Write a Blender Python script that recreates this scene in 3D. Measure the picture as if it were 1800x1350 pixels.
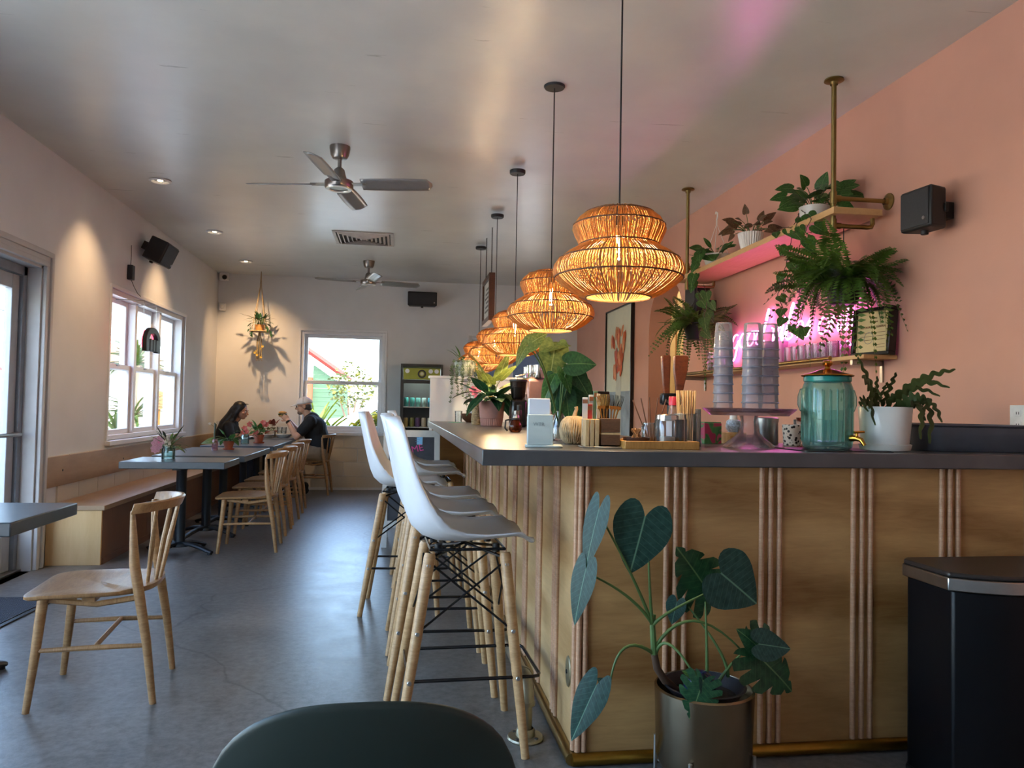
import bpy, bmesh, math, random
from mathutils import Vector, Matrix, Euler
PI = math.pi
random.seed(7)
for o in list(bpy.data.objects): bpy.data.objects.remove(o)
SC = bpy.context.scene
COL = SC.collection
R = math.radians

# ------------------------------------------------------------------ camera, sky, sun, exposure
EYE = Vector((0, 0, 1.224))
FPX, YAW, PITCH, ROLL = 1340.0, .1463, .03084, -.0188
_f = Vector((math.sin(YAW)*math.cos(PITCH), math.cos(YAW)*math.cos(PITCH), math.sin(PITCH)))
_r = Vector((math.cos(YAW), -math.sin(YAW), 0)); _u = _r.cross(_f)
_c, _s = math.cos(ROLL), math.sin(ROLL)
CR, CU, CB = _c*_r - _s*_u, _s*_r + _c*_u, -_f
cd = bpy.data.cameras.new('camera'); cam = bpy.data.objects.new('camera', cd); COL.objects.link(cam)
cam.matrix_world = Matrix(((CR.x, CU.x, CB.x, EYE.x), (CR.y, CU.y, CB.y, EYE.y), (CR.z, CU.z, CB.z, EYE.z), (0, 0, 0, 1)))
cd.sensor_width = 36; cd.lens = FPX/1800*36; cd.clip_start = .05; cd.clip_end = 500
SC.camera = cam

W = bpy.data.worlds.new('sky'); SC.world = W; W.use_nodes = True
_nt = W.node_tree; _bg = _nt.nodes['Background']
_sky = _nt.nodes.new('ShaderNodeTexSky'); _sky.sky_type = 'NISHITA'; _sky.sun_disc = False
_sky.sun_elevation = R(48); _sky.sun_rotation = R(140); _sky.air_density = 1.0; _sky.dust_density = 2.0; _sky.ozone_density = 1.5
_nt.links.new(_sky.outputs[0], _bg.inputs[0]); _bg.inputs[1].default_value = .8
sl = bpy.data.lights.new('sun', 'SUN'); sl.energy = 4; sl.angle = R(.6); sl.color = (1, .94, .84)
sun = bpy.data.objects.new('sun', sl); COL.objects.link(sun)
sun.rotation_euler = Vector((-.30, .24, -.92)).to_track_quat('-Z', 'Y').to_euler()
vs = SC.view_settings
vs.view_transform = 'Standard'; vs.look = 'None'; vs.gamma = 1; vs.use_curve_mapping = False
vs.exposure = 1.8
SC.cycles.use_denoising = True
SC.cycles.max_bounces = 10; SC.cycles.diffuse_bounces = 5; SC.cycles.glossy_bounces = 4
SC.cycles.transmission_bounces = 6; SC.cycles.transparent_max_bounces = 24
SC.cycles.caustics_reflective = False; SC.cycles.caustics_refractive = False
SC.cycles.sample_clamp_indirect = 6

def at(px, py, x=None, y=None, z=None):
    """the point on a real plane of the room (x, y or z given) that the photograph shows at this pixel"""
    d = CR*((px-900)/FPX) + CU*((675-py)/FPX) - CB
    t = x/d.x if x is not None else y/d.y if y is not None else (z-EYE.z)/d.z
    return EYE + d*t

# room measures
XL, XR, YB, YF, ZC = -2.56, 2.63, 11.2, -1.6, 3.04
ZT = 1.082           # counter top

# ------------------------------------------------------------------ materials
def lin(h):
    if not isinstance(h, str): return (h[0], h[1], h[2], 1)
    h = h.lstrip('#'); v = [int(h[i:i+2], 16)/255 for i in (0, 2, 4)]
    return tuple((c/12.92 if c <= .04045 else ((c+.055)/1.055)**2.4) for c in v) + (1,)
class NT:
    def __init__(s, name):
        s.m = bpy.data.materials.new(name); s.m.use_nodes = True; s.t = s.m.node_tree; s.N = s.t.nodes
        s.b = s.N['Principled BSDF']; s.out = s.N['Material Output']
    def n(s, typ, **k):
        x = s.N.new('ShaderNode'+typ)
        for a, v in k.items():
            if a.startswith('i_'):
                key = a[2:].replace('_', ' ')
                x.inputs[int(key) if key.isdigit() else key].default_value = v
            else: setattr(x, a, v)
        return x
    def l(s, a, b): s.t.links.new(a, b)
    def coord(s, scale=(1, 1, 1), kind='Object', rot=(0, 0, 0)):
        tc = s.n('TexCoord'); mp = s.n('Mapping'); mp.inputs['Scale'].default_value = scale; mp.inputs['Rotation'].default_value = rot
        s.l(tc.outputs[kind], mp.inputs[0]); return mp.outputs[0]
    def noise(s, co, scale, detail=4, rough=.55, dist=0):
        x = s.n('TexNoise'); x.inputs['Scale'].default_value = scale; x.inputs['Detail'].default_value = detail
        x.inputs['Roughness'].default_value = rough; x.inputs['Distortion'].default_value = dist
        s.l(co, x.inputs['Vector']); return x.outputs['Fac']
    def ramp(s, fac, stops):
        x = s.n('ValToRGB'); e = x.color_ramp.elements
        while len(e) < len(stops): e.new(.5)
        for k, (p, c) in enumerate(stops): e[k].position = p; e[k].color = lin(c)
        s.l(fac, x.inputs[0]); return x.outputs[0]
    def mix(s, fac, a, b, mode='MIX'):
        x = s.n('MixRGB', blend_type=mode)
        for k, v in ((0, fac), (1, a), (2, b)):
            if hasattr(v, 'links'): s.l(v, x.inputs[k])
            else: x.inputs[k].default_value = v if k == 0 else lin(v)
        return x.outputs[0]
    def bump(s, h, strength=.3, dist=.01):
        x = s.n('Bump'); x.inputs['Strength'].default_value = strength; x.inputs['Distance'].default_value = dist
        s.l(h, x.inputs['Height']); s.l(x.outputs[0], s.b.inputs['Normal'])
    def base(s, v):
        if hasattr(v, 'links'): s.l(v, s.b.inputs['Base Color'])
        else: s.b.inputs['Base Color'].default_value = lin(v)
    def set(s, **k):
        for a, v in k.items(): s.b.inputs[a.replace('_', ' ')].default_value = v
    def roughramp(s, fac, a, b):
        x = s.n('MapRange'); s.l(fac, x.inputs[0]); x.inputs[3].default_value = a; x.inputs[4].default_value = b
        s.l(x.outputs[0], s.b.inputs['Roughness'])
MATS = {}
def plain(name, col, rough=.5, metal=0, var=.12, scale=14, bump=0, **k):
    """one colour with a little procedural variation"""
    if name in MATS: return MATS[name]
    q = NT(name); co = q.coord(); f = q.noise(co, scale)
    c = lin(col); d = tuple(max(0, x*(1-var)) for x in c[:3]); e = tuple(min(1, x*(1+var)) for x in c[:3])
    q.base(q.ramp(f, [(.3, d), (.7, e)])); q.set(Roughness=rough, Metallic=metal)
    if bump: q.bump(q.noise(co, scale*4), bump, .004)
    for a, v in k.items(): q.b.inputs[a.replace('_', ' ')].default_value = v
    MATS[name] = q.m; return q.m
def wood(name, dark, light, scale=(1, 12, 12), rough=.45, dist=1.2, nscale=2.2, bump=.08):
    if name in MATS: return MATS[name]
    q = NT(name); co = q.coord(scale)
    f = q.noise(co, nscale, 6, .6, dist); g = q.noise(q.coord(tuple(v*3.2 for v in scale)), nscale*2.4, 3, .6, .3)
    a = q.ramp(f, [(.28, dark), (.72, light)]); b = q.ramp(g, [(.3, dark), (.65, light)])
    q.base(q.mix(.35, a, b)); q.set(Roughness=rough); q.bump(g, bump, .002)
    MATS[name] = q.m; return q.m
def emit(name, col, strength):
    if name in MATS: return MATS[name]
    q = NT(name); q.base('#000000'); q.set(Roughness=.4); q.b.inputs['Emission Color'].default_value = lin(col); q.b.inputs['Emission Strength'].default_value = strength
    MATS[name] = q.m; return q.m
def glassy(name, tint=(1, 1, 1), gloss=.5, rough=.03, body=0, bodycol='#ffffff', ior=1.45):
    """thin glass or clear plastic: sees through with a tint, reflects by Fresnel, a little milky body"""
    if name in MATS: return MATS[name]
    q = NT(name); q.N.remove(q.b)
    tr = q.n('BsdfTransparent'); tr.inputs[0].default_value = (*tint, 1)
    gl = q.n('BsdfGlossy'); gl.inputs['Roughness'].default_value = rough
    fr = q.n('Fresnel'); fr.inputs[0].default_value = ior
    ml = q.n('Math', operation='MULTIPLY'); q.l(fr.outputs[0], ml.inputs[0]); ml.inputs[1].default_value = gloss*2; ml.use_clamp = True
    mx = q.n('MixShader'); q.l(ml.outputs[0], mx.inputs[0]); q.l(tr.outputs[0], mx.inputs[1]); q.l(gl.outputs[0], mx.inputs[2])
    last = mx
    if body:
        df = q.n('BsdfDiffuse'); df.inputs[0].default_value = lin(bodycol); tl = q.n('BsdfTranslucent'); tl.inputs[0].default_value = lin(bodycol)
        ad = q.n('MixShader'); ad.inputs[0].default_value = .5; q.l(df.outputs[0], ad.inputs[1]); q.l(tl.outputs[0], ad.inputs[2])
        m2 = q.n('MixShader'); m2.inputs[0].default_value = body; q.l(mx.outputs[0], m2.inputs[1]); q.l(ad.outputs[0], m2.inputs[2]); last = m2
    q.l(last.outputs[0], q.out.inputs[0]); MATS[name] = q.m; return q.m
def leafmat(name, dark, light, rough=.38, trans=.25, rib=None):
    if name in MATS: return MATS[name]
    q = NT(name); co = q.coord(); f = q.noise(co, 9, 5)
    col = q.ramp(f, [(.3, dark), (.7, light)])
    if rib:      # pale midrib and faint side veins along the blade
        sp = q.n('SeparateXYZ'); q.l(co, sp.inputs[0]); ab = q.n('Math', operation='ABSOLUTE'); q.l(sp.outputs[0], ab.inputs[0])
        col = q.mix(q.ramp(ab.outputs[0], [(.006, (.8, .8, .8)), (.016, (0, 0, 0))]), col, rib)
        m1 = q.n('Math', operation='MULTIPLY_ADD'); q.l(ab.outputs[0], m1.inputs[0]); m1.inputs[1].default_value = -.55; q.l(sp.outputs[1], m1.inputs[2])
        m2 = q.n('Math', operation='PINGPONG'); q.l(m1.outputs[0], m2.inputs[0]); m2.inputs[1].default_value = .055
        col = q.mix(q.ramp(m2.outputs[0], [(.002, (.17, .17, .17)), (.009, (0, 0, 0))]), col, rib)
    q.base(col); q.set(Roughness=rough, Specular_IOR_Level=.3); q.bump(q.noise(q.coord((1, 1, 1)), 60, 2), .12, .002)
    tl = q.n('BsdfTranslucent'); q.l(col, tl.inputs[0]); mx = q.n('MixShader'); mx.inputs[0].default_value = trans
    q.l(q.b.outputs[0], mx.inputs[1]); q.l(tl.outputs[0], mx.inputs[2]); q.l(mx.outputs[0], q.out.inputs[0])
    MATS[name] = q.m; return q.m

# ------------------------------------------------------------------ mesh builder
class G:
    def __init__(s): s.v = []; s.f = []; s.mi = []
    def add(s, vs, fs, mi=0, M=None):
        o = len(s.v)
        s.v += [tuple(M @ Vector(p)) for p in vs] if M is not None else [tuple(p) for p in vs]
        s.f += [tuple(i+o for i in f) for f in fs]; s.mi += [mi]*len(fs); return s
    def box(s, c, d, rz=0, mi=0, M=None, top=None):
        """c centre, d full sizes; top = (fx, fy) shrinks the top face"""
        x, y, z = (k/2 for k in d); tx, ty = top or (1, 1)
        vs = [(-x, -y, -z), (x, -y, -z), (x, y, -z), (-x, y, -z), (-x*tx, -y*ty, z), (x*tx, -y*ty, z), (x*tx, y*ty, z), (-x*tx, y*ty, z)]
        T = Matrix.Translation(c) @ Matrix.Rotation(rz, 4, 'Z')
        if M is not None: T = M @ T
        return s.add(vs, [(3, 2, 1, 0), (4, 5, 6, 7), (0, 1, 5, 4), (1, 2, 6, 5), (2, 3, 7, 6), (3, 0, 4, 7)], mi, T)
    def bx(s, a, b, mi=0):
        return s.box([(p+q)/2 for p, q in zip(a, b)], [abs(q-p) for p, q in zip(a, b)], 0, mi)
    def tube(s, pts, r, n=8, cap=True, closed=False, mi=0, flat=None, up=None):
        pts = [Vector(p) for p in pts]; m = len(pts)
        rs = r if isinstance(r, (list, tuple)) else [r]*m
        nrm = None; rings = []
        for i, p in enumerate(pts):
            if closed: t = pts[(i+1) % m]-pts[i-1]
            else: t = pts[min(i+1, m-1)]-pts[max(i-1, 0)]
            t = t.normalized() if t.length > 1e-9 else Vector((0, 0, 1))
            if nrm is None:
                a = Vector(up) if up else (Vector((0, 0, 1)) if abs(t.z) < .9 else Vector((1, 0, 0))); nrm = (a - t*a.dot(t)).normalized()
            else:
                nrm = nrm - t*nrm.dot(t); nrm = nrm.normalized() if nrm.length > 1e-6 else t.orthogonal().normalized()
            b = t.cross(nrm); fl = flat or 1
            rings.append([p + nrm*(math.cos(2*PI*k/n)*rs[i]) + b*(math.sin(2*PI*k/n)*rs[i]*fl) for k in range(n)])
        vs = [q for ring in rings for q in ring]; fs = []
        for i in range(m if closed else m-1):
            j = (i+1) % m
            for k in range(n):
                k2 = (k+1) % n; fs.append((i*n+k, i*n+k2, j*n+k2, j*n+k))
        if cap and not closed: fs += [tuple(range(n-1, -1, -1)), tuple((m-1)*n+k for k in range(n))]
        return s.add(vs, fs, mi)
    def lathe(s, prof, n=24, c=(0, 0, 0), mi=0, M=None, sx=1, sy=1):
        """profile of (radius, height) points turned about z"""
        vs = []; idx = []
        for (r, z) in prof:
            if r < 1e-6: idx.append([len(vs)]); vs.append((c[0], c[1], c[2]+z))
            else:
                idx.append(list(range(len(vs), len(vs)+n)))
                vs += [(c[0]+sx*r*math.cos(2*PI*k/n), c[1]+sy*r*math.sin(2*PI*k/n), c[2]+z) for k in range(n)]
        fs = []
        for a, b in zip(idx, idx[1:]):
            if len(a) == 1 and len(b) == 1: continue
            for k in range(n):
                k2 = (k+1) % n
                if len(a) == 1: fs.append((a[0], b[k2], b[k]))
                elif len(b) == 1: fs.append((a[k], a[k2], b[0]))
                else: fs.append((a[k], a[k2], b[k2], b[k]))
        return s.add(vs, fs, mi, M)
    def prism(s, poly, z0, z1, M=None, mi=0):
        n = len(poly); vs = [(x, y, z0) for x, y in poly] + [(x, y, z1) for x, y in poly]
        fs = [tuple(range(n-1, -1, -1)), tuple(range(n, 2*n))] + [(k, (k+1) % n, n+(k+1) % n, n+k) for k in range(n)]
        return s.add(vs, fs, mi, M)
    def grid(s, fn, nu, nv, mi=0, M=None):
        vs = [fn(i/nu, j/nv) for i in range(nu+1) for j in range(nv+1)]
        fs = [(i*(nv+1)+j, (i+1)*(nv+1)+j, (i+1)*(nv+1)+j+1, i*(nv+1)+j+1) for i in range(nu) for j in range(nv)]
        return s.add(vs, fs, mi, M)
    def ell(s, c, r, n=12, m=8, M=None, mi=0):
        T = Matrix.Translation(c) @ (M or Matrix()) @ Matrix.Diagonal((*(r if isinstance(r, (tuple, list)) else (r, r, r)), 1))
        return s.lathe([(math.sin(PI*k/m), -math.cos(PI*k/m)) for k in range(m+1)], n, mi=mi, M=T)
    def mesh(s, name, mat, smooth=40):
        me = bpy.data.meshes.new(name); me.from_pydata(s.v, [], s.f)
        for m in (mat if isinstance(mat, (list, tuple)) else [mat]): me.materials.append(m)
        if any(s.mi): me.polygons.foreach_set('material_index', s.mi)
        if smooth:
            me.shade_smooth()
            if smooth < 180: me.set_sharp_from_angle(angle=R(smooth))
        me.update(); return me
    def obj(s, name, mat, parent=None, loc=None, smooth=40, bevel=0, solid=0, sub=0):
        o = bpy.data.objects.new(name, s.mesh(name, mat, smooth)); COL.objects.link(o)
        if parent is not None: o.parent = parent
        if loc is not None: o.location = loc
        if solid: md = o.modifiers.new('solid', 'SOLIDIFY'); md.thickness = solid; md.offset = 0
        if bevel: md = o.modifiers.new('bevel', 'BEVEL'); md.width = bevel; md.segments = 2; md.limit_method = 'ANGLE'; md.angle_limit = R(40)
        if sub: md = o.modifiers.new('sub', 'SUBSURF'); md.levels = sub; md.render_levels = sub
        return o
def tag(o, label=None, cat=None, group=None, kind=None):
    if label: o['label'] = label
    if cat: o['category'] = cat
    if group: o['group'] = group
    if kind: o['kind'] = kind
    return o
def thing(name, label, cat, loc=(0, 0, 0), rz=0, group=None):
    o = bpy.data.objects.new(name, None); COL.objects.link(o); o.empty_display_size = .1
    o.location = loc; o.rotation_euler = (0, 0, rz); return tag(o, label, cat, group)
def dup(root, loc, rz=0, label=None, group=None, scale=None):
    def cp(o, par):
        c = o.copy(); COL.objects.link(c); c.parent = par
        for ch in o.children: cp(ch, c)
        return c
    r = cp(root, root.parent); r.location = loc; r.rotation_euler = (0, 0, rz)
    if label: r['label'] = label
    if group: r['group'] = group
    if scale: r.scale = (scale,)*3 if not isinstance(scale, tuple) else scale
    return r
def inst(name, mesh, parent, M=None):
    """another piece that shares a mesh"""
    o = bpy.data.objects.new(name, mesh); COL.objects.link(o); o.parent = parent
    if M is not None: o.matrix_local = M
    return o
def struct(o): o['kind'] = 'structure'; return o
def frame_to(p, d, up=(0, 0, 1)):
    """matrix at p with +Y along d and +Z towards up"""
    y = Vector(d).normalized(); z = Vector(up); z = z - y*z.dot(y)
    z = z.normalized() if z.length > 1e-5 else y.orthogonal().normalized(); x = y.cross(z)
    return Matrix(((x.x, y.x, z.x, p[0]), (x.y, y.y, z.y, p[1]), (x.z, y.z, z.z, p[2]), (0, 0, 0, 1)))
def bez(p0, p1, p2, n=8):
    p0, p1, p2 = Vector(p0), Vector(p1), Vector(p2)
    return [p0*(1-t)**2 + p1*(2*t*(1-t)) + p2*t*t for t in (k/n for k in range(n+1))]
def arc(c, r, a0, a1, n, plane='xy'):
    out = []
    for k in range(n+1):
        a = a0+(a1-a0)*k/n; u, v = r*math.cos(a), r*math.sin(a)
        out.append({'xy': (c[0]+u, c[1]+v, c[2]), 'xz': (c[0]+u, c[1], c[2]+v), 'yz': (c[0], c[1]+u, c[2]+v)}[plane])
    return out
def rrect(w, d, r, n=4, cx=0, cy=0):
    out = []
    for (sx, sy, a) in ((1, 1, 0), (-1, 1, 90), (-1, -1, 180), (1, -1, 270)):
        for k in range(n+1):
            t = R(a+90*k/n); out.append((cx+sx*(w/2-r)+r*math.cos(t), cy+sy*(d/2-r)+r*math.sin(t)))
    return out
def ordinal(k): return ['topmost', 'second', 'third', 'fourth', 'fifth', 'sixth', 'seventh', 'eighth', 'ninth', 'tenth', 'eleventh', 'twelfth'][k]
# ------------------------------------------------------------------ shared materials
def m_floor():
    q = NT('polished_concrete'); co = q.coord()
    big = q.noise(co, 1.1, 5, .6, .4); fine = q.noise(co, 26, 6, .7); mid = q.noise(co, 5, 5, .65, .6)
    a = q.ramp(big, [(.3, '#4a4947'), (.7, '#6b6966')]); b = q.ramp(mid, [(.35, '#3b3a39'), (.7, '#7a7875')])
    col = q.mix(.5, a, b); col = q.mix(.22, col, q.ramp(fine, [(.35, '#3e3c3a'), (.65, '#b2ada6')]))
    # hairline cracks: edges of a very large, warped cell pattern
    wx = q.n('MixRGB', blend_type='ADD'); wx.inputs[0].default_value = .35; q.l(co, wx.inputs[1]); nz = q.n('TexNoise'); nz.inputs['Scale'].default_value = 2.2; q.l(co, nz.inputs[0]); q.l(nz.outputs['Color'], wx.inputs[2])
    vo = q.n('TexVoronoi', feature='DISTANCE_TO_EDGE'); vo.inputs['Scale'].default_value = .3; q.l(wx.outputs[0], vo.inputs['Vector'])
    cr = q.ramp(vo.outputs['Distance'], [(0, (0, 0, 0)), (.0022, (1, 1, 1))])
    col = q.mix(1, col, q.mix(.45, '#ffffff', cr), 'MULTIPLY')
    q.base(col); q.roughramp(mid, .26, .42); q.bump(q.noise(co, 45, 5, .7), .18, .004)
    q.set(Specular_IOR_Level=.6); return q.m
def m_wall(name, col, rough=.75, b=.12, spec=.3, v=.05):
    q = NT(name); co = q.coord(); f = q.noise(co, 1.7, 4); c = lin(col)
    q.base(q.ramp(f, [(.3, tuple(x*(1-v) for x in c[:3])), (.7, tuple(x*(1+v) for x in c[:3]))]))
    q.set(Roughness=rough, Specular_IOR_Level=spec); q.bump(q.noise(co, 55, 4, .6), b, .004); return q.m
def m_ceiling():
    q = NT('satin_ceiling_paint'); co = q.coord(); f = q.noise(co, 2, 4)
    q.base(q.ramp(f, [(.3, '#c6c9c4'), (.7, '#d2d5cf')])); q.set(Specular_IOR_Level=.9)
    st = q.noise(q.coord((.7, 9, 1)), 2.4, 5, .6, .5); q.roughramp(st, .25, .33)
    mx = q.n('Math', operation='ADD'); q.l(st, mx.inputs[0]); q.l(q.noise(co, 22, 3), mx.inputs[1]); q.bump(mx.outputs[0], .025, .02); return q.m
def m_ply(name, lo, hi, rough=.5, rot=0, axis='x', spec=.4):
    q = NT(name)
    s = {'x': (1.2, 1.2, 9), 'y': (9, 1.2, 9), 'z': (9, 9, 1.2)}[axis]
    co = q.coord(s); n1 = q.noise(q.coord((1, 1, 2.2) if axis != 'z' else (2.2, 2.2, 1)), 1.6, 3, .5, .8)
    wv = q.n('TexWave', wave_type='RINGS', rings_direction='Y'); wv.inputs['Scale'].default_value = .55; wv.inputs['Distortion'].default_value = 9; wv.inputs['Detail'].default_value = 3; wv.inputs['Detail Scale'].default_value = .6
    q.l(q.coord((.55, .3, 1.7) if axis != 'z' else (1.7, .3, .55)), wv.inputs['Vector'])
    gr = q.noise(co, 5, 6, .65, .8)
    a = q.ramp(gr, [(.3, lo), (.7, hi)]); b = q.ramp(wv.outputs['Fac'], [(.15, lo), (.6, hi)]); d = q.ramp(n1, [(.35, lo), (.65, hi)])
    q.base(q.mix(.38, q.mix(.55, a, b), d)); q.set(Roughness=rough, Specular_IOR_Level=spec); q.bump(gr, .05, .002); MATS[name] = q.m; return q.m
FLOORM = m_floor(); WALLM = m_wall('white_plaster', '#d3d5d6'); PINKM = m_wall('pink_plaster', '#ca9783', .7); CEILM = m_ceiling()
WHITE = plain('white_paint', '#d9dadb', .35, var=.03); BLOCKM = m_wall('painted_block', '#cbc2b2', .6, .35)
OAK = wood('oak', '#7d5735', '#b08a5e', (3, 3, 16), .36); OAKH = wood('oak_along', '#7d5735', '#b08a5e', (16, 3, 3), .34)
OAKY = wood('oak_across', '#7d5735', '#b08a5e', (3, 16, 3), .36)
PLYB = m_ply('bench_plywood', '#8c7055', '#ad9274', .42, axis='y'); PLYD = m_ply('bench_front_plywood', '#6d4c37', '#8a6247', .5, axis='z'); PLYC = m_ply('counter_plywood', '#84592d', '#c99f68', .42)
PLYE = m_ply('pale_plywood', '#c09a66', '#dbba88', .5, axis='z')
COPPERW = wood('copper_stained_wood', '#a87a58', '#cfa585', (6, 6, 30), .35); BRASSP = plain('brushed_brass', '#a08450', .32, 1, .1)
SLAB = plain('dark_concrete_slab', '#4b4b4d', .3, 0, .22, 6, .05, Specular_IOR_Level=.6); TOPM = plain('blue_grey_concrete', '#434b51', .32, 0, .16, 7, .06, Specular_IOR_Level=.6)
BLACK = plain('matt_black', '#17181a', .5, 0, .1); BLACKG = plain('gloss_black', '#101114', .22); DARKST = plain('dark_steel', '#20262c', .42, .3)
CHROME = plain('chrome', '#c9c9c9', .16, 1, .04); STEEL = plain('brushed_steel', '#a9a6a1', .3, 1, .08); GOLD = plain('polished_gold', '#c9973f', .2, 1, .06)
SHELLW = plain('white_shell_plastic', '#d4d6da', .38, 0, .02); CERW = plain('white_ceramic', '#dcdad4', .3, 0, .03)
GLASS = glassy('window_glass', (.97, .985, .98), .16, .01); CLEAR = glassy('clear_glass', (.93, .95, .95), .8, .03, .05, '#dfe8ea')
ALU = plain('grey_aluminium', '#a4a9b0', .4, .15, .05); TERRA = plain('terracotta_clay', '#a8583c', .7); SOIL = plain('potting_soil', '#2a211b', .95, 0, .3, 40, .5)
PAPER = plain('white_paper', '#dfe3ea', .7, 0, .02)

# ------------------------------------------------------------------ room shell
g = G(); g.bx((XL-.3, YF-.2, -.2), (XR+2.4, YB+.2, 0)); struct(g.obj('floor', FLOORM, smooth=0))
g = G(); g.bx((XL-.5, YF-.4, ZC), (XR+2.6, YB+.5, ZC+.25)); struct(g.obj('ceiling', CEILM, smooth=0))
def wall(name, mat, axis, at_, th, a0, a1, z0, z1, holes):
    """a solid wall with rectangular openings; axis 'x': plane at x = at_, running along y"""
    g = G(); ys = sorted({a0, a1, *[h[0] for h in holes], *[h[1] for h in holes]})
    for p, q in zip(ys, ys[1:]):
        hs = sorted([h for h in holes if h[0] <= p and h[1] >= q], key=lambda h: h[2]); z = z0
        for h in hs+[(0, 0, z1, z1)]:
            if h[2] > z+1e-6:
                if axis == 'x': g.bx((at_, p, z), (at_+th, q, h[2]))
                else: g.bx((p, at_, z), (q, at_+th, h[2]))
            z = h[3]
    bm = bmesh.new(); 
    for v in g.v: bm.verts.new(v)
    bm.verts.ensure_lookup_table()
    for f in g.f: bm.faces.new([bm.verts[i] for i in f])
    bmesh.ops.remove_doubles(bm, verts=bm.verts, dist=1e-5)
    me = bpy.data.meshes.new(name); bm.to_mesh(me); bm.free(); me.materials.append(mat)
    o = bpy.data.objects.new(name, me); COL.objects.link(o); return struct(o)
DOOR = (3.75, 5.90, 0, 2.18); W1 = (7.22, 9.58, .86, 2.23); W4 = (-.3, 3.45, .12, 2.8)
WL = wall('wall_left', WALLM, 'x', XL-.22, .22, YF-.2, YB+.22, -.1, ZC+.1, [DOOR, W1, W4])
W2 = (-1.41, -.22, .82, 2.27); W3 = (1.0, 2.2, .95, 2.27)
WB = wall('wall_back', WALLM, 'y', YB, .22, XL, XR+2.4, -.1, ZC+.1, [W2, W3])
wall('wall_front', WALLM, 'y', YF-.2, .2, XL, XR+.24, -.1, ZC+.1, [])
# pink wall with a round-headed passage
AR0, AR1, ASP, ARR = 6.85, 7.85, 2.05, .5
g = G(); T = .24
def pinkwall():
    yc = (AR0+AR1)/2; pts = [(YF-.2, -.1), (AR0, -.1), (AR0, ASP)] + [(yc-ARR*math.cos(PI*k/24), ASP+ARR*math.sin(PI*k/24)) for k in range(1, 24)] + [(AR1, ASP), (AR1, -.1), (YB+.2, -.1), (YB+.2, ZC+.1), (YF-.2, ZC+.1)]
    bm = bmesh.new(); vs = [bm.verts.new((XR, y, z)) for y, z in pts]; f = bm.faces.new(vs)
    r = bmesh.ops.extrude_face_region(bm, geom=[f])
    for v in r['geom']:
        if isinstance(v, bmesh.types.BMVert): v.co.x += T
    bmesh.ops.recalc_face_normals(bm, faces=bm.faces); bmesh.ops.triangulate(bm, faces=[x for x in bm.faces if len(x.verts) > 4])
    me = bpy.data.meshes.new('wall_right'); bm.to_mesh(me); bm.free(); me.materials.append(PINKM)
    o = bpy.data.objects.new('wall_right', me); COL.objects.link(o); return struct(o)
pinkwall()
# passage behind the arch: cream battens
CREAM = plain('cream_paint', '#cdb98c', .6, 0, .04)
g = G(); g.bx((XR+2.2, 5.2, -.1), (XR+2.4, YB, ZC+.1)); g.bx((XR+T, 5.0, -.1), (XR+2.4, 5.2, ZC+.1)); WP = struct(g.obj('wall_passage', CREAM, smooth=0))
g = G(); g.bx((XR+T, 8.9, -.05), (XR+2.2, 9.0, ZC)); W5 = struct(g.obj('wall_passage_end', CREAM, smooth=0))
bm_ = G().bx((-.02, -.012, 0), (.02, .012, ZC)).mesh('batten', CREAM)
for k in range(14): inst('batten', bm_, W5, Matrix.Translation((XR+T+.06+.14*k, 8.89, 0)))
pl = bpy.data.lights.new('passage_lamp', 'POINT'); pl.energy = 14; pl.color = (1, .82, .55); pl.shadow_soft_size = .12
o = bpy.data.objects.new('passage_lamp', pl); COL.objects.link(o); o.location = (XR+1.2, 7.9, 2.75)
g = G(); g.lathe([(.0, 0), (.11, 0), (.14, .04), (.14, .07), (0, .07)], 24); o = g.obj('ceiling_light', emit('passage_glow', '#ffdda0', 3), None, (XR+1.2, 7.4, ZC-.07)); tag(o, 'small round ceiling lamp in the passage behind the arch', 'lamp')

# painted block courses: own blocks, joints recessed
def blockrow(parent, mesh, y, zs, x0, n, w, axis='x', fixed=0):
    for r, z in enumerate(zs):
        for k in range(n):
            p = x0 + w*k + (w/2 if r % 2 else 0)
            inst('block', mesh, parent, Matrix.Translation((p, fixed, z) if axis == 'x' else (fixed, p, z)))
bmx = G().box((.19, -.006, .098), (.385, .014, .194)).mesh('block', BLOCKM, 0)
blockrow(WB, bmx, 0, (0.0, .2, .4, .6), XL+.03, 8, .392, 'x', YB)
bmy = G().box((.006, .19, .098), (.014, .385, .194)).mesh('block', BLOCKM, 0)
blockrow(WL, bmy, 0, (.2, .4, .6), 6.05, 12, .392, 'y', XL)

struct(G().bx((XL+.42, YB-.022, 0), (XR-.01, YB-.0145, .035)).obj('baseboard_back', WHITE, bevel=.002))
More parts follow.
